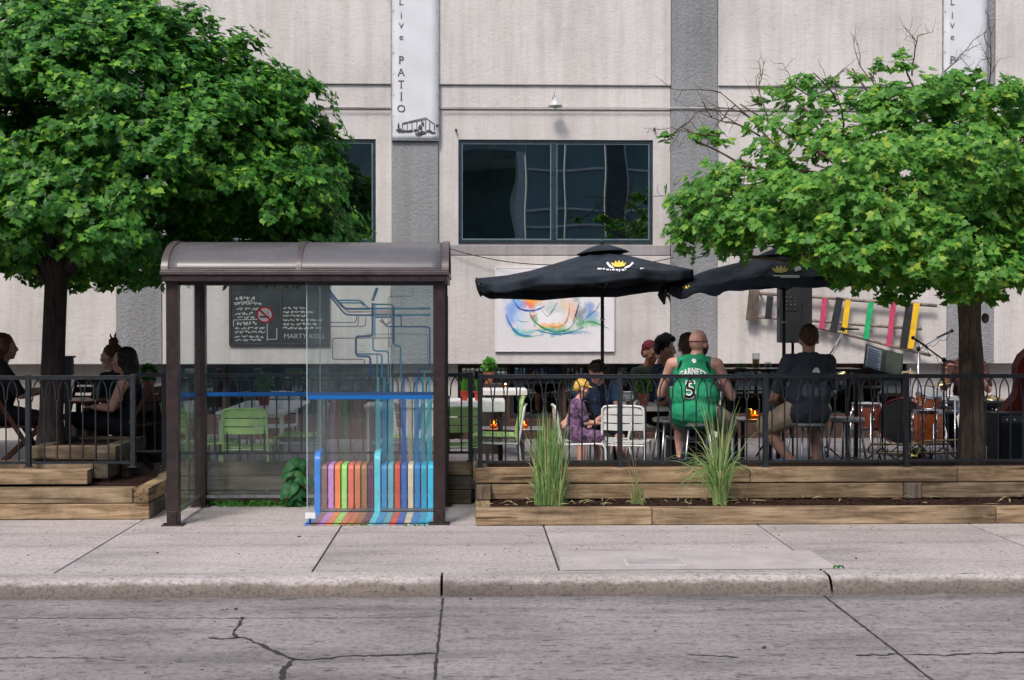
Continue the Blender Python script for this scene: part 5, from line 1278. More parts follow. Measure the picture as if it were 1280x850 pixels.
q = Vector((X(829,14.8), 14.8, tz)); mb = MB(); mb.box(q.x-.07, q.x+.07, q.y-.05, q.y+.05, q.z, q.z+.05); tag(mb.build('bread_basket', pm('tan_basket', (.42,.20,.07), .8, 0, .3, 40, .6), bevel=.015), 'tan food basket on the table beside the green jersey', 'basket')

# --- folding wooden chair on the left, and one by the entrance
def folding(label):
    t = thing('folding_chair', (0,0,0), label, 'chair', 'dark folding wooden chairs on the left patio')
    for s in (-1,1):
        mb = MB(); mb.bar((s*.21,.26,0), (s*.21,-.26,.86), .022, .045, (0,1,0)); mb.build('leg', M_dwood, t, bevel=.003)
        mb = MB(); mb.bar((s*.185,-.26,0), (s*.185,.22,.45), .022, .045, (0,1,0)); mb.build('leg', M_dwood, t, bevel=.003)
    mb = MB()
    for i in range(6): y = -.17+.075*i; mb.box(-.2, .2, y-.03, y+.03, .44, .458)
    mb.build('seat', M_dwood, t, bevel=.003)
    mb = MB()
    for z in (.62,.72,.81): y = .26-.52*z/.86-.015; mb.box(-.2, .2, y-.012, y+.008, z-.035, z+.035)
    mb.build('backrest', M_dwood, t, bevel=.003); return t
fc = folding('dark folding wooden chair at the left edge of the photo under the seated guest'); fc.location = (X(22,13.9), 13.95, .28); fc.rotation_euler = (0,0,rad(-80))
dup(fc, (X(166,14.2), 14.3, .27), rad(82), 'dark folding wooden chair under the woman in the black dress')
dup(fc, (X(108,15.9), 15.9, .27), rad(175), 'dark folding wooden chair facing the street beyond the red table')
# black path light post
q = at(85, 545, 14.0); t = thing('post_light', (q.x, 14.0, .28), 'black square post lantern standing right of the dark tree trunk', 'lamp')
mb = MB(); mb.box(q.x-.028, q.x+.028, 13.972, 14.028, .28, Z(468,14.0)); mb.build('post', M_iron, t, bevel=.003)
mb = MB(); mb.box(q.x-.05, q.x+.05, 13.95, 14.05, Z(467.8,14), Z(447,14)); mb.box(q.x-.065, q.x+.065, 13.935, 14.065, Z(447,14), Z(444.5,14)); mb.build('lantern_head', M_iron, t, bevel=.004)

# ================================================================== UMBRELLAS
def umbrella(cx_, cy_, apex, rim, Rr, rot, tilt, zf, label, curl, seed, fold=.05, stretch=(1,1)):
    t = thing('patio_umbrella', (cx_, cy_, zf), label, 'umbrella', 'black octagonal patio umbrellas')
    rr2 = random.Random(seed); TM = Matrix.Rotation(tilt[0], 3, 'Y') @ Matrix.Rotation(tilt[1], 3, 'X'); c = Vector((cx_, cy_, apex))
    n = 64; m = 12; P = []
    def pt(a, s, dz=0, extra=0):
        k = a/(2*PI)*8; f = k-math.floor(k); ca = math.cos(PI/8)/math.cos((f-.5)*PI/4)
        sag_ = (1-abs(f-.5)*2)*fold*s
        cc_ = math.cos(a+rot); d = Vector((cc_*Rr*ca*s*(1+((stretch[0] if cc_ < 0 else stretch[1])-1)*abs(cc_)), math.sin(a+rot)*Rr*ca*s, (rim-apex)*s**1.0*(1+.12*(1-s)) - sag_*.6 + dz))
        q = c + TM @ d
        for (ac, wd, up, inn) in curl:
            w = math.exp(-((((a+rot-ac)+PI) % (2*PI)-PI)/wd)**2)*max(0, s-.62)/.38; q += Vector((-math.cos(ac)*inn*w, -math.sin(ac)*inn*w, up*w+ .05*w*math.sin(a*23)))
        return q
    for i in range(n+1):
        a = 2*PI*i/n; P.append([pt(a, .03+.97*j/m) for j in range(m+1)])
    mb = MB()
    for k in range(8):                         # eight panels meeting at the seams
        mb.grid([[pt(2*PI*(k+i/8)/8, .03+.97*j/m) for j in range(m+1)] for i in range(9)])
    can = mb.build('canopy', M_umb, t, True, solid=.003)
    V_ = []; nn = 128
    for i in range(nn+1):
        a = 2*PI*i/nn; w = .018*math.sin(a*11+seed)+.012*math.sin(a*23); V_.append([pt(a, 1.0+.0*j, -.024*j) + Vector((math.cos(a+rot), math.sin(a+rot), 0))*w*j/4*1.3 for j in range(5)])
    mb = MB(); mb.grid(V_); mb.build('valance', M_umb, can, True, solid=.002)
    mb = MB(); mb.grid([[c + TM @ Vector((math.cos(a)*r, math.sin(a)*r, z)) for r, z in ((.28,-.045),(.20,-.008),(.10,.030),(.02,.045))] for a in [2*PI*i/24 for i in range(25)]]); mb.build('vent_cap', M_umb, can, True, solid=.003)
    mb = MB(); mb.ell(c + TM @ Vector((0,0,.075)), (.018,.018,.03)); mb.build('finial', M_iron, t, True)
    base = Vector((cx_, cy_, zf)); top = c + TM @ Vector((0,0,.05)); mid = Vector((cx_, cy_, apex-.75))
    mb = MB(); mb.tube([base+Vector((0,0,.05)), mid, top], .019, 12); mb.build('pole', M_iron, t, True)
    mb = MB(); mb.tube([mid-Vector((0,0,.012)), mid+Vector((0,0,.008))], .026, 12); mb.build('collar', M_chrome, t, True)
    mb = MB(); mb.lathe([(0,0),(.25,0),(.25,.03),(.05,.06),(.03,.20),(0,.20)], base, 24); mb.build('umbrella_base', M_iron, t, smooth='auto')
    for k in range(8):
        a = 2*PI*k/8; mb = MB(); mb.tube([pt(a, .04, -.012), pt(a, .5, -.014), pt(a, .98, -.012)], .007, 5); mb.tube([c + TM @ Vector((0,0,-.42)), pt(a, .5, -.018)], .006, 5); mb.build('rib', M_iron, t)
    return t, can
def crown(u, v, s, sx=1, rot=0):
    pts = [(-10,3),(-13,-3),(-7,-1),(-5,-6),(-1.5,-2),(1,-7),(4,-2),(8,-6),(9,-1),(14,-3),(11,3),(6,4.5),(0,5),(-6,4.5)]
    c_, s_ = math.cos(rot), math.sin(rot)
    return ([(u+(x*c_*sx-y*s_)*s, v+(x*s_*sx+y*c_)*s) for x, y in pts], [(0,1,2),(0,2,13),(2,3,4),(2,4,13),(13,4,12),(4,5,6),(4,6,12),(12,6,11),(6,7,8),(6,8,11),(11,8,10),(8,9,10)])
ux = X(753,14.5)
u1, can1 = umbrella(ux, 14.5, Z(311,14.5), Z(311,14.5)-.33, 1.16, rad(10), (rad(-3.2),rad(-3)), PF, 'black octagonal umbrella with its whole pole visible before the painting', [(rad(185),.22,.05,-.03)], 1, .05, (1.19,.87))
ux2 = X(980,14.3)
u2, can2 = umbrella(ux2, 14.3, Z(313,14.3), Z(309,14.3)-.31, 1.24, rad(24), (rad(-1.5),rad(1)), PF, 'black octagonal umbrella half hidden under the lighter green maple', [(rad(183),.75,-.10,-.02)], 5, .05, (1.10,.95))
bpy.context.view_layer.update()
b1 = bvh_of(can1)
o = wrap(b1, [crown(773,331,.72)], .009, 3).build('crown_print', M_goldprint, can1)
arcs = [([(758,330),(760,328),(763,332),(767,335),(768,337),(762,335)], [(0,1,2,5),(2,3,4,5)]), ([(792,330),(790,328),(787,332),(781,335),(780,337),(787,335)], [(0,1,2,5),(2,3,4,5)])]
txt = [([(x,y0),(x+w_,y0),(x+w_,y0+h),(x,y0+h)], [(0,1,2,3)]) for x, y0, w_, h in ((747,336.0,5,1.8),(753.5,336.2,3,1.6),(758,337.2,3.4,1.6),(762.6,337.4,1.5,1.6),(765.4,337.4,3.2,1.6),(770,337.4,3,1.6),(774.2,337.4,1.4,1.6),(777,337.4,3.4,1.6),(781.8,337.2,3,1.6),(786,337,3.6,1.6),(791,336.4,2,1.6),(794.5,336.2,4,1.6),(800,335.8,5,1.6))]
o = wrap(b1, arcs+txt, .009, 1).build('white_lettering', M_whiteprint, can1)
b2 = bvh_of(can2)
for nm, pl_, mt in (('crown_print', [crown(858,362,.62,1,-.4)], M_goldprint), ('crown_print', [crown(975,338,.8)], M_goldprint), ('white_lettering', [([(991,334),(999,332),(1002,338),(994,341)],[(0,1,2,3)]), ([(869,355),(873,354),(873,358),(869,359)],[(0,1,2,3)]), ([(966,345),(1000,345),(999,347),(967,347)],[(0,1,2,3)])], M_whiteprint)):
    w_ = wrap(b2, pl_, .009, 2)
    if w_.f: w_.build(nm, mt, can2)

# ================================================================== WALL ART
YW = WY-.034
# painting
pa_, pb_ = at(620,352,YW-.03), at(767,438.5,YW-.03)
z1_ = Z(335,YW)
pt_ = thing('painting', ((pa_.x+pb_.x)/2, YW, pb_.z), 'large white canvas with a swirling rainbow abstract, partly hidden by the umbrella', 'painting')
def artmat():
    m, nt, out = newmat('abstract_watercolour'); p = prin(nt, out, .7, 0, .2); v = texco(nt)
    nz = N(nt, 'ShaderNodeTexNoise'); nz.inputs['Scale'].default_value = 8; nz.inputs['Detail'].default_value = 5; L(nt, v, nz.inputs['Vector'])
    sub = nt.nodes.new('ShaderNodeVectorMath'); sub.operation = 'SUBTRACT'; L(nt, nz.outputs['Color'], sub.inputs[0]); sub.inputs[1].default_value = (.5,.5,.5)
    sc = nt.nodes.new('ShaderNodeVectorMath'); sc.operation = 'SCALE'; sc.inputs['Scale'].default_value = .26; L(nt, sub.outputs[0], sc.inputs[0])
    ad = nt.nodes.new('ShaderNodeVectorMath'); ad.operation = 'ADD'; L(nt, v, ad.inputs[0]); L(nt, sc.outputs[0], ad.inputs[1])
    c = ramp(nt, noise(nt, v, 1.5, 4), [(.3, (.60,.58,.60)), (.7, (.70,.68,.70))]).outputs[0]
    bl = [(640,388,14,22,(.06,.25,.72),.8),(646,372,10,14,(.16,.50,.85),.7),(660,380,20,9,(.10,.08,.45),.65),(663,378,10,12,(.85,.12,.03),.95),(668,374,16,12,(.90,.50,.05),.75),(650,405,10,18,(.45,.62,.80),.6),(683,397,24,14,(.80,.78,.78),.7),(690,385,14,9,(.35,.48,.46),.6),(705,380,8,14,(.62,.48,.20),.6),(716,388,8,20,(.75,.28,.08),.5),(690,408,22,6,(.85,.38,.06),.8),(700,412,30,5,(.10,.42,.10),.75),(725,395,7,18,(.02,.10,.12),.75),(735,385,10,14,(.05,.18,.50),.7),(741,396,12,12,(.02,.25,.45),.65),(700,415,50,4,(.03,.28,.45),.8),(655,414,22,6,(.05,.45,.40),.7),(735,404,22,6,(.10,.42,.14),.75),(668,398,8,10,(.08,.25,.10),.7),(666,394,4,5,(.8,.03,.05),.85),(722,370,6,10,(.03,.22,.2),.6)]
    o0 = Vector(((pa_.x+pb_.x)/2, YW, pb_.z))
    for u, vv, ru, rv, col, k in bl:
        q = at(u, vv, YW-.03)-o0; mp = nt.nodes.new('ShaderNodeMapping'); mp.vector_type = 'TEXTURE'; mp.inputs['Location'].default_value = (q.x, 0, q.z); mp.inputs['Scale'].default_value = (ru*.95/89, 1e3, rv*.95/89); L(nt, ad.outputs[0], mp.inputs[0])
        ln = nt.nodes.new('ShaderNodeVectorMath'); ln.operation = 'LENGTH'; L(nt, mp.outputs[0], ln.inputs[0])
        f = ramp(nt, ln.outputs[1], [(.0,(k,)*3),(.55,(k*.75,)*3),(1.0,(0,)*3)]).outputs[0]
        c = mixc(nt, f, c, col)
    L(nt, c, p.inputs['Base Color']); L(nt, bumpn(nt, noise(nt, v, 120, 2), .2, .003), p.inputs['Normal']); return m
mb = MB(); mb.box(pa_.x+.004, pb_.x-.004, YW-.032, YW-.001, pb_.z+.004, z1_-.004); mb.build('canvas', artmat(), pt_)
mb = MB(); e = .012
mb.box(pa_.x-e, pa_.x+.003, YW-.036, YW-.001, pb_.z-e, z1_+e); mb.box(pb_.x-.003, pb_.x+e, YW-.036, YW-.001, pb_.z-e, z1_+e); mb.box(pa_.x+.003, pb_.x-.003, YW-.036, YW-.001, pb_.z-e, pb_.z+.003); mb.box(pa_.x+.003, pb_.x-.003, YW-.036, YW-.001, z1_-.003, z1_+e); mb.build('frame', pm('white_frame_paint', (.66,.66,.68), .4, 0, .05), pt_, bevel=.002)
mb = MB(); yy = YW-.0335
st_ = [((.02,.09,.45),[(640,372),(650,386),(668,388),(682,382)],.035),((.02,.20,.50),[(632,392),(638,406),(650,418),(668,420)],.04),((.05,.30,.09),[(662,384),(664,396),(676,408),(694,415),(712,410),(722,396)],.035),((.03,.05,.06),[(676,385),(684,395),(692,386),(697,376)],.014),((.70,.30,.05),[(684,405),(694,409),(706,404),(711,392),(712,378)],.03),((.02,.22,.36),[(668,412),(690,417),(712,416),(730,408)],.03),((.06,.28,.08),[(726,404),(738,402),(750,406),(762,411)],.022),((.03,.16,.45),[(724,408),(734,396),(744,388),(750,378)],.02),((.02,.03,.10),[(716,404),(720,392),(724,378)],.025),((.05,.40,.36),[(636,404),(644,416),(658,421),(676,418)],.02),((.05,.05,.07),[(646,400),(654,402),(662,402)],.008)]
am = []
for i, (c_, pts, w_) in enumerate(st_):
    mb.cur = i; am.append(vinyl('brush_stroke_%s' % 'abcdefghijkl'[i], c_, .75)); ctrl = [at(u, v, yy-.0003*i) for u, v in pts]; sm = []
    for j in range(len(ctrl)-1):
        p0 = ctrl[max(0,j-1)]; p1 = ctrl[j]; p2 = ctrl[j+1]; p3 = ctrl[min(len(ctrl)-1,j+2)]
        for k in range(7): tt_ = k/7; sm.append(.5*((2*p1)+(p2-p0)*tt_+(2*p0-5*p1+4*p2-p3)*tt_**2+(3*p1-p0-3*p2+p3)*tt_**3))
    sm.append(ctrl[-1]); n = len(sm); rr = random.Random(i)
    mb.strip(sm, [w_*.75*(math.sin(PI*(j+.6)/(n+.4))**1.0)*rr.uniform(.6,1.3) for j in range(n)], (0,-1,0))
mb.build('brush_strokes', am, pt_)
# chalkboard
ca, cb_ = at(286,356,YW-.03), at(400+12,431.5,YW-.03); cz1 = Z(352,YW)
cbd = thing('chalkboard', ((ca.x+cb_.x)/2, YW, cb_.z), 'dark framed chalkboard menu on the wall seen through the shelter glass', 'chalkboard')
M_chalkb = pm('slate_board', (.022,.028,.028), .8, 0, .4, 3, .1); M_chalk = vinyl('chalk', (.62,.64,.62), .62)
mb = MB(); mb.box(ca.x+.03, cb_.x-.03, YW-.022, YW-.001, cb_.z+.03, cz1-.03); mb.build('board', M_chalkb, cbd)
mb = MB(); mb.box(ca.x, ca.x+.03, YW-.035, YW-.001, cb_.z, cz1); mb.box(cb_.x-.03, cb_.x, YW-.035, YW-.001, cb_.z, cz1); mb.box(ca.x+.03, cb_.x-.03, YW-.035, YW-.001, cb_.z, cb_.z+.03); mb.box(ca.x+.03, cb_.x-.03, YW-.035, YW-.001, cz1-.03, cz1); mx_ = X(352,YW); mb.box(mx_-.01, mx_+.01, YW-.033, YW-.023, cb_.z+.03, cz1-.03); mb.build('frame', pm('board_frame_wood', (.035,.03,.028), .6, 0, .3), cbd, bevel=.003)
mb = MB(); yy = YW-.0235; rr = random.Random(21)
def cw(u, v, s, txt_, al='CENTER'): p = at(u, v, yy); textmesh(txt_, s, mb, lambda x, y: (p.x+x, yy, p.z+y-s*.35), al, bold=-.001)
cw(369, 420, .098, 'MARTY'); cw(396.5, 420, .092, 'KOLL')
def scribble(u0, u1, v, amp):
    u = u0
    while u < u1:
        wd = rr.uniform(3, 8); pts = [at(u+wd*i/7, v+rr.uniform(-amp, amp), yy) for i in range(8)]; mb.strip(pts, .011, (0,-1,0)); u += wd+rr.uniform(1.2, 2.6)
for v, u0, u1, a_ in ((373,294,318,2.6),(379,293,327,2.0),(386,296,322,1.5),(392,294,318,1.8),(397,297,318,1.4),(404,296,322,2.6),(410,294,326,1.5),(415,294,330,1.6),(421,293,328,1.4),(425,294,322,1.2)): scribble(u0, u1, v, a_)
for v in (385,390,395,400,405,410): scribble(354, rr.uniform(378,400), v, 1.4)
for seg in (((292,400),(324,399)),((292,400),(292,408)),((334,404),(334,426)),((334,424),(346,424)),((346,410),(346,424)),((294,378.6),(316,376))): mb.strip([at(*seg[0], yy), at(*seg[1], yy)], .009, (0,-1,0))
mb.build('chalk_writing', M_chalk, cbd)
# ladder like artwork of poles and painted slats
YA = WY-.12
ar = thing('slat_wall_art', (X(1050,YA), YA, Z(440,YA)), 'wall art of bare poles crossed by red, black, yellow and green painted slats', 'wall art')
M_pole = pm('weathered_pole', (.24,.20,.17), .85, 0, .3, 14, .5)
for a, b, r in (((948,366.5),(1171,382),.025),((945,396),(1152,411),.023),((1018,408),(1163,444),.025),((938,394),(972,398),.020)):
    mb = MB(); p, q = at(*a, YA-.02), at(*b, YA-.02); mb.tube([p, p.lerp(q,.33)+Vector((0,0,.006)), p.lerp(q,.66)-Vector((0,0,.004)), q], r, 8); mb.build('pole', M_pole, ar, True)
for a, b, w_, mt in (((1031,373),(1027,411),6.5,M_pink),((1050,372),(1041,415),9,M_blackpaint),((1060,375),(1055,417),7,M_yellow),((1089,378),(1082,424),6.5,M_gpaint),((1117,378),(1111,433),6.5,M_pink),((1137,380),(1129,434),9,M_blackpaint),((1146,379),(1138,436),7.5,M_yellow),((963,370),(960,397),8,M_blackpaint)):
    mb = MB(); p, q = at(*a, YA-.055), at(*b, YA-.055); mb.bar(p, q, .022, w_/90, (1,0,0)); mb.build('painted_slat', mt, ar, bevel=.003)
mb = MB(); mb.bar(at(943,362,YA-.03), at(939,401,YA-.03), .07, .14, (1,0,0)); mb.build('end_block', M_timz, ar, bevel=.006)
mb = MB()
for u, v in ((952,367),(1035,373),(1145,382),(1010,408),(1150,441)): mb.box(X(u,YA)-.012, X(u,YA)+.012, YA-.01, WY+.0, Z(v,YA)-.012, Z(v,YA)+.012)
mb.build('wall_spacer', M_iron, ar)
# ================================================================== STAGE EQUIPMENT
# PA speaker on its stand
SY = 16.3
sx_ = X(991, SY); zb_, zt_ = Z(428.5, SY), Z(358, SY)
sp = thing('speaker_stand', (sx_, SY, PF), 'black tripod stand holding the loudspeaker', 'speaker stand')
mb = MB(); mb.tube([(sx_,SY,PF+.25),(sx_,SY,zb_)], .0175, 10); mb.build('pole', M_iron, sp, True)
for k in range(3):
    a = 2*PI*k/3+.3; mb = MB(); mb.tube([(sx_,SY,PF+.75),(sx_+.5*math.cos(a),SY+.5*math.sin(a),PF)], .012, 8); mb.build('leg', M_iron, sp, True)
mb = MB(); mb.tube([(sx_,SY,PF+.70),(sx_,SY,PF+.80)], .028, 10); mb.build('collar', M_black, sp, True)
M_spk = pm('charcoal_cabinet', (.007,.010,.012), .6, 0, .2, 12, .5, 160)
pa2 = thing('loudspeaker', (sx_, SY, zb_), 'black loudspeaker cabinet on a stand in front of the painted slat wall art', 'loudspeaker')
w_ = .47/2; mb = MB(); RM = Rz(rad(-20)); c0 = Vector((sx_, SY, 0))
def spt(x, y, z): return c0 + RM @ Vector((x, y, 0)) + Vector((0,0,z))
prof = [(-.13,-.20),(.13,-.20),(w_-.02,.17),(-w_+.02,.17)]
vs = [spt(x, y, zb_) for x, y in prof]+[spt(x, y, zt_) for x, y in prof]; mb.add(vs, [(0,1,2,3),(7,6,5,4),(0,4,5,1),(1,5,6,2),(2,6,7,3),(3,7,4,0)]); mb.build('cabinet', M_spk, pa2, bevel=.012)
mb = MB(); vs = [spt(x, y, z) for x, y, z in ((-.085,-.204,zt_-.10),(.085,-.204,zt_-.10),(.085,-.204,zt_-.30),(-.085,-.204,zt_-.30))]; mb.poly(vs, RM @ Vector((0,.003,0))); pnl = mb.build('rear_panel', M_black, pa2)
mb = MB()
for i in range(3):
    for j in range(4): q = spt(-.05+.05*i, -.208, zt_-.13-.045*j); mb.lathe([(.010,0),(.012,.006),(0,.007)], q, 8, RM @ Rx(PI/2))
mb.build('socket', M_chrome, pnl)
mb = MB(); vs = [spt(x, .174, z) for x, z in ((-w_+.03,zt_-.02),(w_-.03,zt_-.02),(w_-.03,zb_+.02),(-w_+.03,zb_+.02))]; mb.poly(vs, RM @ Vector((0,.008,0))); mb.build('grille', M_black, pa2)
mb = MB(); mb.tube([spt(-.135,-.12,zb_+.30), spt(-.155,-.12,zb_+.33), spt(-.155,-.12,zb_+.42), spt(-.135,-.12,zb_+.45)], .01, 6); mb.build('handle', M_black, pa2, True)

def stand_legs(mb, x, y, r=.28, z0=PF, h=.22, n=3, a0=.4):
    for k in range(n): a = 2*PI*k/n+a0; mb.tube([(x,y,z0+h),(x+r*math.cos(a),y+r*math.sin(a),z0+.005)], .009, 6)
def mic(mb, p, d):
    d = Vector(d).normalized(); mb.cap(Vector(p)-d*.16, .009, Vector(p), .013); mb.ell(Vector(p)+d*.03, (.022,.022,.022), None, 12, 8)
def micstand(label, base, joint, tip, tail, pole_m, boom_m, md):
    t = thing('microphone_stand', (base[0], base[1], PF), label, 'microphone stand', 'boom microphone stands on the stage')
    mb = MB(); mb.tube([(base[0],base[1],PF+.2), joint], .011, 8); mb.build('pole', pole_m, t, True)
    mb = MB(); stand_legs(mb, base[0], base[1]); mb.build('leg', M_iron, t, True)
    mb = MB(); mb.tube([tail, joint, tip], .009, 8); mb.build('boom', boom_m, t, True)
    mb = MB(); mb.ell(joint, (.026,.022,.030)); mb.build('clutch', M_black, t, True)
    mb = MB(); mic(mb, tip, md); mb.build('microphone', M_black, t, True)
    n = 16; mb = MB(); a, b = Vector(tip), Vector(joint); mb.tube([a.lerp(b, i/n)+Vector((.012*math.sin(i*1.3), -.012, -.02-.05*math.sin(PI*i/n*3)**2)) for i in range(n+1)], .0035, 5); mb.build('microphone_cable', M_black, t, True)
    return t
Y1 = 15.6
j = at(1034,449,Y1); micstand('chrome boom stand rising beside the brown haired man, its microphone against the slats', (j.x, Y1), j, at(1056,411,Y1), at(1030,460,Y1), M_chrome, M_chrome, (-.7,0,.02))
Y1 = 15.4; j = at(1180,450,Y1); micstand('black boom stand whose arm slopes down to the right beside the tree trunk', (j.x, Y1), j, at(1144,424,Y1), at(1193,453,Y1), M_iron, M_iron, (-.8,0,.5))
Y1 = 15.9; j = at(1148,436,Y1); micstand('tall chrome boom stand with its arm rising right towards the tree trunk', (j.x, Y1), j, at(1187,415,Y1), at(1142,440,Y1), M_chrome, M_chrome, (.8,0,.35))
# music stand with an open binder
Y1 = 15.3; c = at(1105, 450, Y1); ms = thing('music_stand', (c.x, Y1, PF), 'black music stand behind the railing carrying the open binder', 'music stand')
mb = MB(); mb.tube([(c.x,Y1+.05,PF+.2),(c.x,Y1+.05,Z(462,Y1))], .011, 8); stand_legs(mb, c.x, Y1+.05); mb.build('pole', M_iron, ms, True)
RB = Matrix.Rotation(rad(16), 3, 'Y') @ Matrix.Rotation(rad(-30), 3, 'X')
def bpt(x, z, y=0): return c + RB @ Vector((x, y, z))
mb = MB(); mb.poly([bpt(-.20,-.17,.03), bpt(.20,-.17,.03), bpt(.20,.12,.03), bpt(-.20,.12,.03)], RB @ Vector((0,.004,0))); mb.poly([bpt(-.20,-.175,-.03), bpt(.20,-.175,-.03), bpt(.20,-.175,.03), bpt(-.20,-.175,.03)], RB @ Vector((0,0,-.004))); mb.build('desk', M_iron, ms)
bd = thing('music_binder', bpt(0,-.17,.02), 'open olive binder with a printed song sheet on the music stand', 'binder')
M_olive = pm('olive_binder_cover', (.17,.18,.12), .6, 0, .15, 6, .2)
mb = MB(); mb.poly([bpt(-.225,-.165,.012), bpt(-.002,-.165,.022), bpt(-.002,.155,.022), bpt(-.225,.155,.012)], RB @ Vector((0,.005,0))); mb.poly([bpt(.002,-.165,.022), bpt(.225,-.165,.008), bpt(.225,.155,.008), bpt(.002,.155,.022)], RB @ Vector((0,.005,0))); mb.build('cover', M_olive, bd)
mb = MB(); mb.poly([bpt(-.205,-.145,.004), bpt(-.03,-.145,.012), bpt(-.03,.125,.012), bpt(-.205,.125,.004)], RB @ Vector((0,.002,0))); sh_ = mb.build('sheet', M_paper, bd)
mb = MB()
for i in range(9): z = .10-.028*i; mb.poly([bpt(-.19,z,.002), bpt(-.19+.12+.03*((i*7) % 3)/2,z,.0095), bpt(-.19+.12+.03*((i*7) % 3)/2,z-.013,.0095), bpt(-.19,z-.013,.002)], RB @ Vector((0,-.0008,0)))
mb.build('print_lines', pm('blue_grey_print', (.16,.22,.33), .6), sh_)
mb = MB(); mb.poly([bpt(.03,-.14,.012), bpt(.205,-.14,.0), bpt(.205,.13,.0), bpt(.03,.13,.012)], RB @ Vector((0,.002,0))); mb.build('pocket', pm('olive_pocket', (.25,.27,.19), .35, 0, .12, 5, .1), bd)
# drum kit
M_shell = pm('orange_lacquer', (.50,.11,.02), .22, 0, .25, 7, .03, 60, .5, .6)
M_shell2 = pm('dark_red_lacquer', (.10,.014,.014), .22, 0, .25, 7, .03, 60, .5, .6)
M_head = pm('drum_skin', (.33,.33,.32), .5, 0, .08)
def drum(label, c, r, h, rot, shell, head, legs=0, name='drum', spurs=False):
    c = Vector(c); t = thing(name, (c.x, c.y, PF), label, 'drum', 'drums of the drum kit')
    mb = MB(); mb.lathe([(r*.985,-h/2),(r,-h/2+.01),(r,h/2-.01),(r*.985,h/2)], c, 40, rot); mb.build('shell', shell, t, smooth='auto')
    for s in (-1,1):
        mb = MB(); z = s*h/2; mb.lathe([(r*1.0,z-.022),(r*1.045,z-.022),(r*1.05,z+.012*1),(r*1.0,z+.016),(r*.97,z+.010),(r*.97,z-.005)], c, 40, rot); hp = mb.build('hoop', M_chrome if not spurs else shell, t, smooth='auto')
        mb = MB(); mb.lathe([(0,z+s*.004),(r*.97,z+s*.002)], c, 40, rot); mb.build('drum_head', head, hp)
    mb = MB()
    for k in range(8):
        a = 2*PI*k/8; p = c + rot @ Vector((r*1.03*math.cos(a), r*1.03*math.sin(a), 0)); d = rot @ Vector((0,0,h*.44)); mb.tube([p-d, p+d], .005, 6); mb.cap(p-d*.55, .012, p-d*.25, .012); mb.cap(p+d*.25, .012, p+d*.55, .012)
    mb.build('lug', M_chrome, t, True)
    if legs:
        for k in range(3):
            a = 2*PI*k/3+.5; x, y = c.x+(r+.02)*math.cos(a), c.y+(r+.02)*math.sin(a); mb = MB(); mb.tube([(x,y,c.z+.05),(x,y,PF+.05),(x+.03*math.cos(a),y+.03*math.sin(a),PF)], .008, 6); mb.build('leg', M_chrome, t, True)
    if spurs:
        for s in (-1,1): mb = MB(); p = c + rot @ Vector((0,0,h*.3)); sd = Vector((rot @ Vector((1,0,0)))); sd.z = 0; sd.normalize(); mb.tube([p+sd*s*r*.9, Vector((p.x+sd.x*s*r*1.15, p.y+sd.y*s*r*1.15-.12, PF))], .009, 6); mb.build('spur', M_chrome, t, True)
    return t
DY = 16.6
drum('bass drum with a black front head at the left of the drum kit', at(1131,526,DY), .28, .38, Rz(rad(-30)) @ Rx(PI/2), M_shell2, M_black, name='bass_drum', spurs=True)
drum('orange lacquered tom drum above the right side of the bass drum', at(1160,500,16.5), .15, .22, Rz(.2) @ Rx(rad(24)), M_shell, M_head, name='tom_drum')
drum('orange lacquered floor tom standing right of the bass drum', at(1160,533,16.2), .19, .38, Rz(.2), M_shell, M_head, legs=1, name='floor_tom')
drum('small dark drum left of the bass drum', at(1083,520,17.0), .18, .30, Rz(.2), pm('rusty_lacquer', (.16,.045,.025), .4, 0, .3), M_head, legs=1, name='small_drum')
drum('chrome snare drum behind the tree trunk in the drum kit', at(1187,505,16.6), .18, .13, Rx(rad(6)), M_chrome, M_head, legs=1, name='snare_drum')
M_cym = pm('cymbal_bronze', (.68,.55,.30), .25, 1, .15, 20, .1, 120)
def cymbal(u, v, Y, r, tilt, label):
    p = at(u, v, Y); t = thing('cymbal_stand', (p.x, Y, PF), label, 'cymbal', 'cymbals of the drum kit')
    rot = Rx(tilt[0]) @ Ry(tilt[1]); mb = MB(); mb.lathe([(.0,.03),(.03,.028),(.045,.012),(r*.6,.0),(r,-.018)], p, 36, rot); mb.build('cymbal', M_cym, t, True, solid=.002)
    mb = MB(); mb.tube([(p.x,Y,PF+.2),(p.x,Y,p.z+.06)], .009, 8); mb.build('pole', M_chrome, t, True); mb = MB(); stand_legs(mb, p.x, Y, .25); mb.build('leg', M_chrome, t, True); return t
cymbal(1138, 466, 16.9, .19, (rad(8), rad(6)), 'pale cymbal just above the top rail left of the tree trunk')
cymbal(1176, 480, 17.1, .20, (rad(-6), rad(-10)), 'tilted cymbal below the rail, directly left of the tree trunk')
cymbal(1242, 497, 16.7, .18, (rad(10), rad(4)), 'cymbal below the rail, directly right of the tree trunk')
mb = MB(); p = at(1243, 510, 16.0); th = thing('drum_throne', (p.x, 16.0, PF), 'round black padded drum seat right of the tree trunk', 'stool')
mb.lathe([(0,0),(.15,0),(.17,.02),(.17,.07),(.14,.085),(0,.085)], p, 24); mb.build('seat', M_black, th, smooth='auto'); mb = MB(); mb.tube([(p.x,16,PF+.2),(p.x,16,p.z)], .016, 8); stand_legs(mb, p.x, 16.0, .26); mb.build('leg', M_chrome, th, True)
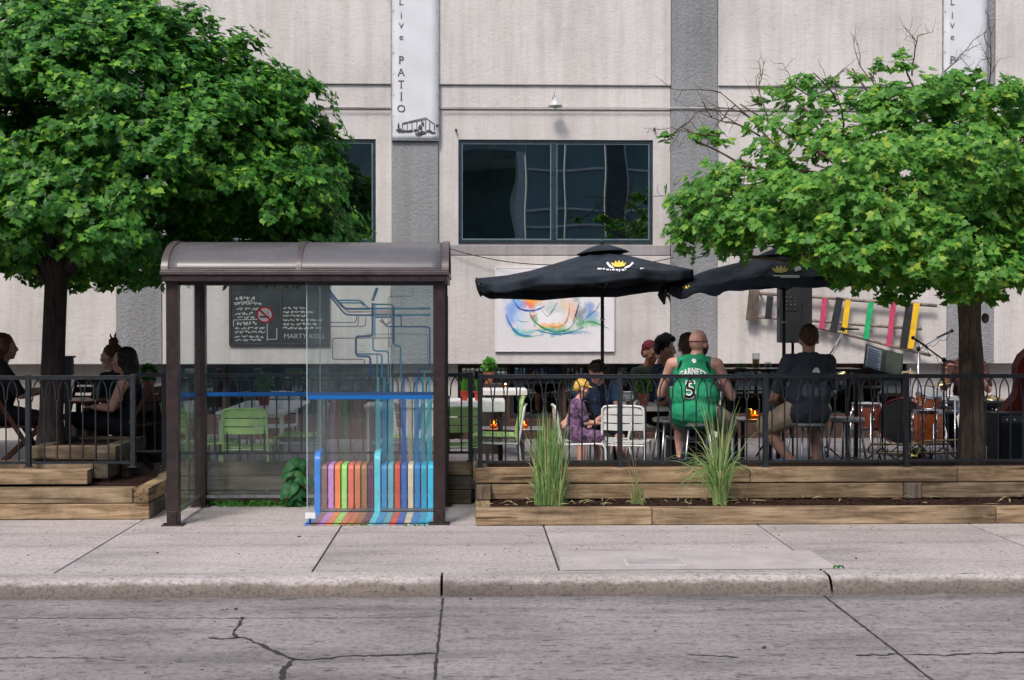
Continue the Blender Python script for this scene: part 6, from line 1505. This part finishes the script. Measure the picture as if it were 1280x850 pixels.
# folding metal chair frame glitter behind the trunk: a trolley of stands
# trombone on its stand
TY = 14.0
tb = thing('trombone', at(1140,562,TY), 'brass trombone lying level behind the railing below the drum kit', 'trombone')
za, zc = Z(556.5,TY), Z(568,TY); xA, xB = X(1086,TY), X(1192,TY); mb = MB()
def arc(cx0, cz0, r, a0, a1, y, n=8): return [(cx0+r*math.cos(a0+(a1-a0)*i/n), y, cz0+r*math.sin(a0+(a1-a0)*i/n)) for i in range(n+1)]
rr_ = (za-zc)/2; mb.tube([(xB,TY,za)]+arc(xA+rr_, (za+zc)/2, rr_, PI/2, 3*PI/2, TY)+[(xB-.25,TY,zc)], .0105, 10); mb.build('slide', M_brass, tb, True)
mb = MB(); mb.tube([(X(1152,TY),TY+.02,zc-.0),(X(1200,TY),TY+.02,zc),]+arc(X(1200,TY), (za+zc)/2+.02, rr_+.02, -PI/2, PI/2, TY+.02)+[(X(1160,TY),TY+.03,za+.03),(X(1148,TY),TY-.02,za+.01)], .010, 10); mb.build('tuning_slide', M_brass, tb, True)
mb = MB(); p = at(1145,572,TY-.16); mb.lathe([(.105,.0),(.10,.004),(.07,.03),(.045,.07),(.028,.13),(.016,.22)], p, 28, Rz(.25) @ Rx(rad(-80))); mb.build('bell', M_brass, tb, True, solid=.002)
for x in (X(1110,TY), X(1148,TY)): mb = MB(); mb.tube([(x,TY,za),(x,TY,zc)], .006, 6); mb.build('slide_brace', M_brass, tb, True)
ts = thing('trombone_stand', (X(1150,TY), TY, PF), 'low black folding stand under the brass trombone', 'instrument stand')
for k, x in enumerate((X(1100,TY), X(1165,TY))):
    mb = MB(); mb.tube([(x-.12,TY-.12,PF),(x,TY,zc-.014),(x+.12,TY+.12,PF)], .009, 6); mb.tube([(x-.03,TY-.02,zc+.02),(x,TY,zc-.014),(x+.03,TY+.02,zc+.02)], .007, 6); mb.build('leg', M_iron, ts, True)
# double bass and amplifier
BY = 14.35
M_bass = pm('dark_red_varnish', (.15,.018,.013), .6, 0, .45, 5, .03, 60, .15, .0)
bc = at(1291, 500, BY); bs_ = thing('double_bass', (bc.x, BY, PF), 'dark red double bass standing at the right edge behind the amplifier', 'double bass')
ol = [(0,.62),(.05,.615),(.10,.58),(.17,.50),(.24,.41),(.265,.30),(.25,.20),(.215,.12),(.20,.04),(.215,-.04),(.27,-.13),(.325,-.24),(.34,-.36),(.31,-.47),(.22,-.55),(.10,-.585),(0,-.59)]
full = ol + [(-x, z) for x, z in ol[-2:0:-1]]; TB = Matrix.Rotation(rad(9), 3, 'Y') @ Matrix.Rotation(rad(10), 3, 'X'); o_ = Vector((bc.x, BY, Z(497,BY)))
mb = MB(); rings = []
for y, s in ((.10,.0),(.10,.5),(.095,.92),(.085,1.0),(-.085,1.0),(-.10,.92),(-.125,.5),(-.135,.0)): rings.append([o_ + TB @ Vector((x*s, y, z*(s if s else 0))) for x, z in full+[full[0]]])
mb.grid(rings); mb.build('body', M_bass, bs_, 'auto')
mb = MB(); mb.bar(o_+TB@Vector((0,-.10,.45)), o_+TB@Vector((0,-.06,1.12)), .045, .05, (0,1,0)); mb.bar(o_+TB@Vector((0,-.15,-.02)), o_+TB@Vector((0,-.10,1.05)), .05, .015, (0,1,0)); mb.build('neck', M_blackpaint, bs_, bevel=.004)
mb = MB(); q = o_+TB@Vector((0,-.06,1.2)); mb.ell(q, (.045,.05,.09)); mb.build('scroll', M_bass, bs_, True)
for s in (-1,1):
    mb = MB(); pts = [o_+TB@Vector((s*(.10+.02*math.sin(k/8*2*PI)), -.134, .10-.2*k/8)) for k in range(9)]; mb.strip(pts, .012, (0,-1,0)); mb.build('f_hole', M_ink, bs_)
mb = MB()
for k in range(4): mb.tube([o_+TB@Vector((-.018+.012*k,-.165,1.05)), o_+TB@Vector((-.03+.02*k,-.25,-.08)), o_+TB@Vector((-.02+.013*k,-.17,-.38))], .0015, 4)
mb.build('string', M_chrome, bs_)
mb = MB(); mb.box(o_.x-.05, o_.x+.05, BY-.24, BY-.13, o_.z-.10, o_.z-.07); mb.build('bridge', M_timx, bs_)
AYc = 13.95; a0, a1 = X(1240,AYc), X(1240,AYc)+.60
amp = thing('amplifier', ((a0+a1)/2, AYc, PF), 'large black amplifier cabinet at the right edge in front of the double bass', 'amplifier')
zA = Z(516,AYc); mb = MB(); mb.box(a0, a1, AYc-.18, AYc+.14, PF, zA); mb.build('cabinet', M_black, amp, bevel=.015)
mb = MB(); mb.box(a0+.035, a1-.035, AYc-.192, AYc-.182, PF+.05, zA-.12); mb.build('grille', pm('speaker_cloth', (.010,.011,.012), .9, 0, .3, 90, .6, 300), amp); mb = MB(); mb.box(a0+.03, a1-.03, AYc-.188, AYc-.181, zA-.10, zA-.03)
mb.build('control_panel', pm('amp_panel', (.05,.05,.055), .4), amp); mb = MB()
for k in range(6): mb.lathe([(.012,0),(.010,.016),(0,.017)], (a0+.08+k*.08, AYc-.188, zA-.065), 10, Rx(PI/2))
mb.build('knob', M_chrome, amp)
# blue and black cables on the stage floor
M_bcab = pm('blue_cable', (.03,.08,.30), .5)
mb = MB(); mb.tube([(X(1040,15.6),15.6,PF+.012),(X(1060,15.3),15.3,PF+.012),(X(1085,15.5),15.5,PF+.012),(X(1110,15.2),15.2,PF+.012),(X(1130,15.9),15.9,PF+.012)], .010, 6); tag(mb.build('stage_cable', M_bcab, smooth=True), 'blue stage cable snaking over the patio floor towards the drums', 'cable')
q = at(975,583,13.6); mb = MB(); mb.box(q.x-.06, q.x+.10, 13.55, 13.66, PF, PF+.27); tag(mb.build('blue_bag', pm('blue_fabric', (.03,.22,.45), .8, 0, .2, 20, .4), bevel=.03), 'small blue bag on the floor beside the stool of the man in dark grey', 'bag')

# ================================================================== PEOPLE
SKIN = pm('skin', (.50,.27,.20), .55, 0, .10, 10, .08, 90, .35); SKIN_P = pm('ruddy_skin', (.60,.32,.26), .5, 0, .12, 10, .08, 90, .35); SKIN_D = pm('tan_skin', (.36,.18,.12), .55, 0, .10, 10, .08, 90, .35)
EYE = pm('eye_dark', (.02,.015,.012), .2)
def hairm(n, c): return pm(n, c, .55, 0, .45, 55, .9, 130, .35)
H_brown = hairm('brown_hair', (.075,.035,.018)); H_dark = hairm('dark_hair', (.016,.010,.009)); H_red = hairm('auburn_hair', (.11,.04,.018)); H_black = hairm('black_hair', (.010,.009,.010)); H_grey = hairm('grey_hair', (.16,.15,.15))
def cloth(n, c): return pm(n, c, .85, 0, .18, 7, .35, 35, .15)
def hand(mb, w, d, nrm, s=1.0, curl=.5):
    """palm, four fingers of different length and a thumb from the side of the palm"""
    d = Vector(d).normalized(); nrm = Vector(nrm).normalized(); sd = d.cross(nrm).normalized(); nrm = sd.cross(d).normalized(); w = Vector(w)
    for k in (-1.5,-.5,.5,1.5):
        base = w+d*.02*s+sd*k*.012*s; kn = w+d*.085*s+sd*k*.019*s; mb.cap(base, .014*s, kn, .0105*s, 10)
        ln = (.062,.070,.064,.050)[int(k+1.5)]*s; d1 = (d*(1-curl*.35)+nrm*curl*.6+sd*k*.06).normalized(); m1 = kn+d1*ln*.52; d2 = (d*(1-curl*.9)+nrm*curl*1.3).normalized(); e = m1+d2*ln*.48; mb.cap(kn, .0095*s, m1, .0085*s, 8); mb.cap(m1, .0085*s, e, .007*s, 8)
    b = w+d*.025*s-sd*.022*s; t1 = b+(d*.6-sd*.75+nrm*.35).normalized()*.042*s; t2 = t1+(d*.9-sd*.2+nrm*.4).normalized()*.030*s; mb.cap(b, .014*s, t1, .011*s, 8); mb.cap(t1, .011*s, t2, .008*s, 8)
def head(mb, c, Rh, s):
    e = lambda p, r: mb.ell(c + Rh @ (Vector(p)*s), Vector(r)*s, Rh, 18, 12)
    k = lambda a, ra, b, rb: mb.cap(c + Rh @ (Vector(a)*s), ra*s, c + Rh @ (Vector(b)*s), rb*s, 10)
    e((0,-.012,.025), (.077,.097,.100)); e((0,.020,-.045), (.060,.066,.070)); e((0,.058,-.088), (.028,.026,.022)); e((0,.045,.0), (.062,.050,.060))
    k((0,.086,.012), .010, (0,.107,-.020), .013); e((0,.100,-.027), (.019,.012,.010)); e((-.028,.080,.030), (.028,.012,.009)); e((.028,.080,.030), (.028,.012,.009)); k((-.016,.089,-.052), .0075, (.016,.089,-.052), .0075); k((-.013,.087,-.064), .008, (.013,.087,-.064), .008)
    e((-.079,-.005,-.012), (.011,.021,.031)); e((.079,-.005,-.012), (.011,.021,.031)); e((-.05,.058,-.022),(.022,.022,.022)); e((.05,.058,-.022),(.022,.022,.022))
def person(label, pos, seat, face, s=1.0, fat=1.0, lean=.0, skin=SKIN, head_yaw=0, head_pitch=0, head_off=(0,0,0), knees=None, ankles=None, elbows=None, wrists=None, shirt=None, sleeves=.55, pants=None, leg_len=.9, pants_r=.022, shoes=None, hair=None, hairm_=None, cap=None, floor=PF, dress=None, longhair=False, voxel=.008, beard=None, group=None, torso_up=0.0, untuck=0, handcurl=.5):
    x, y = pos; B = Vector((x, y, 0)); Rf = Rz(face)
    t = thing('person', (x, y, floor), label, 'person', group)
    def W(p): return B + Rf @ Vector((p[0]*s, p[1]*s, 0)) + Vector((0,0,p[2]))
    def w(px_, py_, dz): return W((px_, py_+lean*dz, seat+dz*s))           # height above the seat
    hip = [w(-.09,.0,.10), w(.09,.0,.10)]
    kn = [W((k[0], k[1], k[2])) for k in (knees or [(-.15,.44,seat+.03),(.15,.44,seat+.03)])]
    an = [W((k[0], k[1], k[2])) for k in (ankles or [(-.14,.42,floor+.09),(.14,.42,floor+.09)])]
    sh = [w(-.185*(.6+.4*fat),.0,.545), w(.185*(.6+.4*fat),.0,.545)]
    el = [W(e) for e in (elbows or [(-.27,.14,seat+.30*s),(.27,.14,seat+.30*s)])]
    wr = [W(e) for e in (wrists or [(-.14,.36,seat+.30*s),(.14,.36,seat+.30*s)])]
    nk = w(0,-.01,.60); hc = w(0,.03,.765)+Rf@Vector(head_off); Rh = Rz(face+head_yaw) @ Rx(-head_pitch)
    def torso(mb, g=0, low=True, sho=1.0):
        f = fat*s
        mb.ell(w(0,-.01,.13), (.155*f+g,.12*f+g,.125*s+g), Rf, 24, 14)
        mb.ell(w(0,.01*fat,.27), (.142*f+g,.112*f*(.75+.25*fat)+g,.17*s+g), Rf, 24, 14)
        mb.ell(w(0,0,.43), (.168*(.55+.45*fat)*s+g,.112*(.6+.4*fat)*s+g,.155*s+g), Rf, 24, 14)
        a, b = sh[0].lerp(sh[1], .5-.5*sho*.86), sh[0].lerp(sh[1], .5+.5*sho*.86); mb.cap(a, .062*s+g, b, .062*s+g); mb.cap(w(-.06,-.02,.575), .052*s+g, w(.06,-.02,.575), .052*s+g)
    def arm(mb, i, g=0, frac=2.0):
        if frac <= 1: e = sh[i].lerp(el[i], frac); mb.cap(sh[i], .058*s+g, e, (.050-.008*frac)*s+g)
        else:
            mb.cap(sh[i], .056*s+g, el[i], .041*s+g); e = el[i].lerp(wr[i], min(1, frac-1)); mb.cap(el[i], .041*s+g, e, (.041-.013*min(1,frac-1))*s+g)
    mb = MB(); torso(mb)
    mb.cap(nk-Vector((0,0,.03*s)), .062*s*(.8+.2*fat), hc-Vector((0,0,.06*s)), .054*s*(.75+.25*fat)); head(mb, hc, Rh, s*1.04)
    for i in (0,1):
        arm(mb, i); d = (wr[i]-el[i]).normalized(); mb.cap(wr[i]-d*.03*s, .028*s, wr[i]+d*.02*s, .026*s); hand(mb, wr[i], d, Vector((0,0,-1)) if abs(d.z) < .8 else Rf@Vector((0,1,0)), s*1.0, handcurl)
        if dress is None or True:
            mb.cap(hip[i], .088*s*fat**.5, kn[i], .058*s); mb.cap(kn[i], .056*s, kn[i].lerp(an[i], .35), .058*s*fat**.3); mb.cap(kn[i].lerp(an[i], .35), .058*s*fat**.3, an[i], .036*s)
            fd = Rf@Vector((0.12*(-1 if i == 0 else 1),1,0)); ft = an[i]+Vector((0,0,-.055*s)); mb.cap(ft-fd*.03*s, .033*s, ft+fd*.13*s, .026*s); mb.cap(an[i], .036*s, ft, .034*s)
    body = remesh(mb, 'body', skin, t, voxel, 3)
    bits = {'body': body}
    for i in (-1,1):
        m2 = MB(); p = hc+Rh@(Vector((i*.030,.083,.010))*s*1.04); m2.ell(p, .0105*s, None, 10, 8); m2.build('eye', EYE, body, True)
    if shirt:
        mb = MB(); torso(mb, .014*s, sho=1.0 if sleeves > 0 else .62)
        if untuck: mb.cap(w(-.07,-.02,.085), .112*s*fat**.5+untuck, w(.07,-.02,.085), .112*s*fat**.5+untuck); mb.cap(w(-.085,-.02,.25), .108*s*fat**.5+untuck, w(.085,-.02,.25), .108*s*fat**.5+untuck)
        if sleeves > 0:
            for i in (0,1): arm(mb, i, .017*s, sleeves)
        bits['shirt'] = remesh(mb, 'shirt', shirt, t, .010, 3, .022*s, .11)
    if pants:
        mb = MB()
        mb.cap(w(-.06,.02,.09), .105*s*fat**.6, w(.06,.02,.09), .105*s*fat**.6); mb.ell(w(0,.01,.12), (.150*fat**.8*s,.108*fat**.7*s,.09*s), Rf)
        for i in (0,1):
            if leg_len <= 1: mb.cap(hip[i], .095*s*fat**.5+pants_r, hip[i].lerp(kn[i], leg_len), .062*s+pants_r*1.3)
            else: mb.cap(hip[i], .09*s*fat**.5+pants_r*.7, kn[i], .06*s+pants_r); mb.cap(kn[i], .06*s+pants_r, kn[i].lerp(an[i], leg_len-1), .042*s+pants_r)
        bits['pants'] = remesh(mb, 'shorts' if leg_len <= 1 else 'trousers', pants, t, .011, 3, .02*s, .09)
    if dress:
        mb = MB(); torso(mb, .012*s, sho=.55); 
        for i in (0,1): mb.cap(hip[i], .10*s, kn[i]-(kn[i]-hip[i]).normalized()*.03, .075*s)
        mb.cap(kn[0].lerp(kn[1],.5).lerp(hip[0].lerp(hip[1],.5),.25), .08*s, hip[0].lerp(hip[1],.5), .11*s); bits['dress'] = remesh(mb, 'dress', dress, t, .011, 4, .02*s, .10)
    if shoes:
        for i in (0,1):
            mb = MB(); fd = Rf@Vector((0.12*(-1 if i == 0 else 1),1,0)); ft = an[i]+Vector((0,0,-.055*s)); mb.cap(ft-fd*.035*s, .040*s, ft+fd*.13*s, .034*s); mb.cap(ft+fd*.05*s, .038*s, an[i]+Vector((0,0,-.01)), .040*s); remesh(mb, 'shoe', shoes, t, .009, 3)
    if hair:
        mb = MB()
        for it in hair:
            if it[0] == 'e': mb.ell(hc+Rh@(Vector(it[1])*s), Vector(it[2])*s, Rh, 18, 12)
            else: mb.cap(hc+Rh@(Vector(it[1])*s), it[2]*s, hc+Rh@(Vector(it[3])*s), it[4]*s)
        bits['hair'] = remesh(mb, 'hair', hairm_, t, .006, 2, .022*s, .022)
    if beard:
        mb = MB()
        for p, r in (((0,.048,-.082),(.052,.052,.034)), ((-.06,.02,-.05),(.022,.04,.045)), ((.06,.02,-.05),(.022,.04,.045))): mb.ell(hc+Rh@(Vector(p)*s), Vector(r)*s, Rh)
        remesh(mb, 'beard', beard, t, .006, 2, .010, .02)
    bits['hc'] = hc; bits['Rh'] = Rh; bits['root'] = t; bits['sh'] = sh; bits['W'] = W; return bits
short = [('e',(0,-.030,.055),(.086,.092,.088)), ('e',(0,-.070,.005),(.072,.048,.070)), ('e',(-.060,-.02,.03),(.028,.055,.050)), ('e',(.060,-.02,.03),(.028,.055,.050)), ('e',(0,.035,.105),(.060,.055,.030))]
# 1 bald man in the green jersey
J_green = cloth('green_jersey', (.022,.27,.135)); KHAKI = cloth('khaki_shorts', (.36,.30,.24))
sz_ = Z(540, 13.6)
m1 = person('bald bearded man in a green number 5 jersey and khaki shorts seen from behind', (X(868,13.6), 13.60), PF+.65, rad(-14), 1.07, 1.36, .02, SKIN_P, head_yaw=rad(-28), head_pitch=rad(3), head_off=(.04,0,-.035), torso_up=0, untuck=.028,
  knees=[(-.16,.36,PF+.62),(.30,.30,PF+.60)], ankles=[(-.15,.22,PF+.26),(.22,.20,PF+.27)], elbows=[(-.33,.13,PF+.92),(.345,.12,PF+.90)], wrists=[(-.15,.38,PF+.99),(.20,.38,PF+1.0)], shirt=J_green, sleeves=0, pants=KHAKI, leg_len=.98, pants_r=.035, shoes=M_blackpaint, beard=H_dark, voxel=.0085)
bpy.context.view_layer.update(); bj = bvh_of(m1['shirt'])
def printing(mb_, name, mat_, par):
    if mb_.f: return mb_.build(name, mat_, par)
# glasses temple strap line
mb = MB(); hc, Rh = m1['hc'], m1['Rh']; mb.tube([hc+Rh@(Vector((x_, y_, .018))*1.08) for x_, y_ in [(.084*math.cos(a), -.012+.104*math.sin(a)) for a in np.linspace(PI*.85, PI*2.15, 20)]], .004, 6); mb.build('glasses_strap', M_black, m1['root'], True)
J_blk = cloth('jersey_black_trim', (.015,.017,.016))
for i, s_ in ((0,-1),(1,1)):
    c_ = m1['sh'][i].lerp(m1['sh'][1-i], .20); RT = Rz(rad(-14)); mb = MB(); n = 28; mb.tube([c_+RT@Vector((s_*(.012-.03*math.sin(a)), .095*math.cos(a), .098*math.sin(a)-.045)) for a in [2*PI*k/n for k in range(n+1)]], .013, 6, False); mb.build('armhole_trim', J_blk, m1['shirt'], True)
sc5 = 30
printing(wrap(bj, [px_text('5', 30, 863, 497, 1.35)], .009, 3), 'number_outline', M_whiteprint, m1['shirt'])
printing(wrap(bj, [px_text('5', 30, 863, 497, .0)], .013, 3), 'number', J_blk, m1['shirt'])
printing(wrap(bj, [px_text('GARNETT', 10.6, 866, 467.5, .38, .010, 1.04, 0, .68)], .009, 2), 'name_lettering', M_whiteprint, m1['shirt'])
printing(wrap(bj, [([(864.5,451),(866,448.5),(867.5,450.5),(869.5,449),(870.5,453),(867.5,455),(864.5,454)], [(0,1,2,3,4,5)])], .009, 2), 'league_logo', M_whiteprint, m1['shirt'])
# 2 man in dark T shirt
TEE = cloth('charcoal_tee', (.055,.063,.080)); CREAM = cloth('cream_shorts', (.48,.38,.28))
m2 = person('brown haired man in dark grey T shirt and cream shorts seen from behind', (X(1010,13.55), 13.55), PF+.66, rad(6), 1.09, 1.13, .0, SKIN, head_yaw=rad(-12), head_pitch=rad(8), head_off=(.02,.0,-.02), untuck=.018,
  knees=[(-.33,.26,PF+.58),(.20,.32,PF+.60)], ankles=[(-.10,.10,PF+.22),(.13,.12,PF+.24)], elbows=[(-.28,.12,PF+.90),(.26,.16,PF+.92)], wrists=[(-.22,.34,PF+.85),(.10,.40,PF+.95)], shirt=TEE, sleeves=.75, pants=CREAM, leg_len=.95, pants_r=.032, shoes=M_blackpaint,
  hair=short+[('e',(0,-.045,.10),(.065,.07,.035)),('e',(0,-.085,.02),(.062,.035,.06))], hairm_=H_brown)
bpy.context.view_layer.update(); bt_ = bvh_of(m2['shirt'])
printing(wrap(bt_, [([(1015,466),(1016,462.5),(1019,459.5),(1022,460),(1024,463),(1024.5,466.5),(1020,465.8)], [(0,1,2,3,4,5,6)])], .008, 2), 'shirt_logo', M_whiteprint, m2['shirt'])
PG = vinyl('grey_shirt_print', (.20,.25,.28), .45)
rr = random.Random(5); blobs = []
for cx_, cy_, rw, rh in ((1008,487,6,10),(1020,490,3,6),(1028,486,5,11)):
    n = 14; blobs.append(([(cx_+rw*math.cos(2*PI*k/n)*rr.uniform(.75,1.15), cy_+rh*math.sin(2*PI*k/n)*rr.uniform(.75,1.1)) for k in range(n)], [tuple(range(n))]))
printing(wrap(bt_, blobs, .008, 3), 'faded_print', PG, m2['shirt'])
# 3 man in navy behind the jersey
NAVY = cloth('navy_tee', (.025,.045,.10))
person('man in a navy shirt with brown hair hidden behind the bald man in green', (X(860,14.35), 14.35), PF+.47, rad(-6), 1.13, 1.18, .0, SKIN, head_off=(0.0,.0,.05), shirt=NAVY, sleeves=.8, pants=cloth('grey_trousers', (.06,.06,.07)), leg_len=1.9, shoes=M_blackpaint, hair=short, hairm_=H_brown, torso_up=.1)
# 4 profile man, 5 maroon scarf
m4 = person('dark haired man in a navy T shirt seen in profile facing right', (X(817,15.55), 15.55), PF+.47, rad(-88), 1.10, .95, .12, SKIN, head_yaw=0, head_pitch=rad(6), head_off=(.0,0,.03), shirt=cloth('dark_navy_tee', (.018,.032,.055)), sleeves=.7, pants=cloth('dark_jeans', (.02,.025,.04)), leg_len=1.9, shoes=M_blackpaint,
  hair=[('e',(0,-.030,.065),(.090,.095,.085)), ('e',(0,-.075,.01),(.075,.048,.075)), ('e',(-.062,-.02,.03),(.026,.05,.055)), ('e',(.062,-.02,.03),(.026,.05,.055)), ('e',(0,.035,.115),(.062,.065,.040)), ('e',(0,.0,.14),(.05,.06,.035))], hairm_=H_black, elbows=[(-.24,.22,PF+.80),(.24,.22,PF+.80)], wrists=[(-.12,.42,PF+.80),(.12,.42,PF+.80)])
m5 = person('guest with a maroon head scarf and olive shirt behind the man in profile', (X(804,16.15), 16.15), PF+.47, rad(-135), 1.06, .95, .10, SKIN_D, head_yaw=rad(-12), head_pitch=rad(14), shirt=cloth('olive_shirt', (.07,.09,.055)), sleeves=.9, pants=cloth('brown_trousers', (.05,.04,.03)), leg_len=1.9, shoes=M_blackpaint,
  hair=[('e',(0,-.028,.060),(.088,.098,.086)), ('e',(0,-.075,.0),(.072,.045,.07))], hairm_=cloth('maroon_scarf', (.12,.022,.028)))
# 6 child in yellow cap
YCAP = pm('yellow_printed_cap', (.72,.46,.10), .8, 0, .35, 26, .3, 60)
PURP = pm('purple_patterned_top', (.15,.085,.16), .8, 0, .9, 24, .3, 40, .15)
m6 = person('small child in a yellow cap and purple patterned outfit sitting on a white chair', (X(716,13.85), 13.85), PF+.455, rad(-80), .66, 1.05, .14, SKIN_P, head_yaw=rad(-10), head_pitch=rad(12), head_off=(.03,0,.01), knees=[(-.12,.40,PF+.48),(.12,.40,PF+.48)], ankles=[(-.11,.44,PF+.22),(.11,.44,PF+.22)],
  elbows=[(-.20,.16,PF+.63),(.20,.16,PF+.63)], wrists=[(-.12,.38,PF+.62),(.12,.38,PF+.62)], shirt=PURP, sleeves=.8, pants=PURP, leg_len=.95, pants_r=.02, shoes=M_redtab, voxel=.006,
  hair=[('e',(0,-.05,.0),(.074,.06,.07))], hairm_=H_brown)
mb = MB(); hc, Rh = m6['hc'], m6['Rh']; s = .66
mb.ell(hc+Rh@(Vector((0,-.015,.075))*s), Vector((.105,.12,.085))*s, Rh); mb.ell(hc+Rh@(Vector((0,-.07,.02))*s), Vector((.095,.07,.09))*s, Rh); mb.ell(hc+Rh@(Vector((0,.115,.055))*s), Vector((.080,.075,.014))*s, Rh); remesh(mb, 'cap', YCAP, m6['root'], .006, 3)
# 7 adult leaning over the child
BLUE = cloth('slate_blue_top', (.05,.10,.22))
m7 = person('dark haired adult in a blue top leaning over the child', (X(764,14.8), 14.85), PF+.47, rad(150), 1.0, 1.0, .50, SKIN_P, head_yaw=rad(-30), head_pitch=rad(40), head_off=(-.04,0,-.13), knees=[(-.28,.40,PF+.50),(.14,.44,PF+.48)], ankles=[(-.34,.46,PF+.10),(.12,.50,PF+.10)],
  elbows=[(-.23,.34,PF+.74),(.26,.38,PF+.72)], wrists=[(-.10,.56,PF+.62),(.22,.62,PF+.62)], shirt=BLUE, sleeves=.6, pants=cloth('black_skirt', (.012,.012,.014)), leg_len=.9, pants_r=.03, shoes=M_blackpaint, hair=[('e',(0,-.025,.055),(.090,.10,.09)), ('e',(0,-.07,-.01),(.085,.06,.09)), ('c',(-.07,-.03,0),.035,(-.06,.0,-.13),.025), ('c',(.07,-.03,0),.035,(.06,.0,-.13),.025)], hairm_=H_dark)
# 8 woman in black dress
BLK = cloth('black_dress', (.010,.010,.012))
lh = [('e',(0,-.030,.055),(.094,.104,.092)), ('e',(0,-.08,-.02),(.100,.062,.10)), ('c',(-.06,-.06,-.05),.052,(-.07,-.10,-.26),.045), ('c',(.06,-.06,-.05),.052,(.07,-.10,-.26),.045), ('c',(0,-.09,-.05),.065,(0,-.12,-.33),.055), ('e',(-.078,-.01,.01),(.024,.045,.07)), ('e',(.078,-.01,.01),(.024,.045,.07))]
m8 = person('woman with long dark hair in a black dress in profile at the red table', (X(167,14.2), 14.25), Z(548,14.2), rad(86), 1.08, .92, .10, SKIN, head_yaw=0, head_pitch=rad(-2), head_off=(-.02,0,-.02), knees=[(-.12,.58,Z(522,14.2)),(.12,.52,Z(520,14.2))], ankles=[(-.12,.60,.42),(.12,.46,.40)],
  elbows=[(-.20,.16,Z(508,14.2)),(.20,.16,Z(508,14.2))], wrists=[(-.10,.36,Z(508,14.2)),(.08,.36,Z(508,14.2))], dress=BLK, shoes=M_blackpaint, hair=lh, hairm_=H_dark, floor=.27, voxel=.007)
# 9 person with bun
m9 = person('person with a messy brown bun and grey jacket behind the woman in black', (X(150,15.0), 15.1), Z(540,15.0), rad(60), 1.08, 1.0, .12, SKIN, head_yaw=rad(20), head_pitch=rad(4), head_off=(-.04,0,-.0), shirt=cloth('dark_grey_jacket', (.035,.038,.045)), sleeves=1.9, pants=cloth('black_jeans', (.015,.015,.018)), leg_len=1.9, shoes=M_whiteprint, floor=.27,
  hair=[('e',(0,-.030,.050),(.092,.104,.090)), ('e',(0,-.07,-.01),(.08,.05,.07)), ('e',(0,-.04,.155),(.055,.05,.045)), ('c',(0,-.05,.17),.02,(.02,-.06,.25),.006), ('c',(0,-.03,.17),.015,(-.05,-.03,.23),.005)], hairm_=H_red)
# 10 guest cut by the left edge
m10 = person('guest in black with auburn hair at the left edge of the photo', (X(-4,13.95), 13.98), .28+.46, rad(-70), 1.05, 1.05, .05, SKIN_D, head_yaw=0, head_off=(-.03,0,-.02), shirt=cloth('black_top', (.012,.012,.014)), sleeves=.9, pants=BLK, leg_len=1.9, shoes=M_blackpaint, hair=lh, hairm_=H_red, floor=.28, elbows=[(-.26,.20,1.05),(.26,.20,1.05)], wrists=[(-.10,.42,1.08),(.10,.42,1.08)])
# 11 musician behind the tree trunk
m11 = person('musician in dark red plaid mostly hidden behind the tree trunk among the drums', (X(1207,17.2), 17.2), PF+.52, rad(165), 1.05, .95, .05, SKIN, head_yaw=rad(10), head_off=(-.10,0,.0), knees=[(-.22,.42,PF+.50),(.22,.42,PF+.50)], elbows=[(-.25,.14,PF+.80),(.25,.16,PF+.82)], wrists=[(-.14,.36,PF+.95),(.22,.38,PF+1.05)], shirt=pm('dark_red_plaid', (.07,.03,.03), .85, 0, .8, 18, .3, 35, .15), sleeves=.8, pants=cloth('dark_trousers', (.02,.02,.025)), leg_len=1.9, shoes=M_blackpaint, hair=short+[('e',(0,.07,-.06),(.06,.035,.05))], hairm_=H_grey)
st2 = dup(st, (X(1208,17.2), 17.2, PF), .2, 'metal stool under the musician behind the tree trunk')

# ================================================================== LIGHT
world = bpy.data.worlds.new('World'); scene.world = world; world.use_nodes = True; nt = world.node_tree; nt.nodes.clear()
wo = nt.nodes.new('ShaderNodeOutputWorld'); bg = nt.nodes.new('ShaderNodeBackground'); sky = nt.nodes.new('ShaderNodeTexSky'); sky.sky_type = 'NISHITA'; sky.sun_disc = False
ELEV, AZ = 52, 205          # azimuth of the sun, clockwise from +Y (north); the street side, high and a little left
sky.sun_elevation = rad(ELEV); sky.sun_rotation = rad(AZ); sky.air_density = 1.0; sky.dust_density = 3.5; sky.ozone_density = 1.0
L(nt, sky.outputs[0], bg.inputs[0]); bg.inputs[1].default_value = .115; L(nt, bg.outputs[0], wo.inputs[0])
sl = bpy.data.lights.new('sun', 'SUN'); sl.energy = 1.5; sl.angle = rad(13); sl.color = (1,.955,.90); so = bpy.data.objects.new('sun', sl); COL.objects.link(so)
sd = Vector((math.sin(rad(AZ))*math.cos(rad(ELEV)), math.cos(rad(AZ))*math.cos(rad(ELEV)), math.sin(rad(ELEV)))); so.rotation_euler = sd.to_track_quat('Z', 'Y').to_euler(); so.location = (0,0,20)
vs_ = scene.view_settings; vs_.view_transform = 'Standard'; vs_.look = 'None'; vs_.gamma = 1; vs_.exposure = .84; vs_.use_curve_mapping = False
scene.render.engine = 'CYCLES'; scene.cycles.transparent_max_bounces = 24; scene.cycles.max_bounces = 8
for o in bpy.data.objects:
    if '_org' in o: del o['_org']
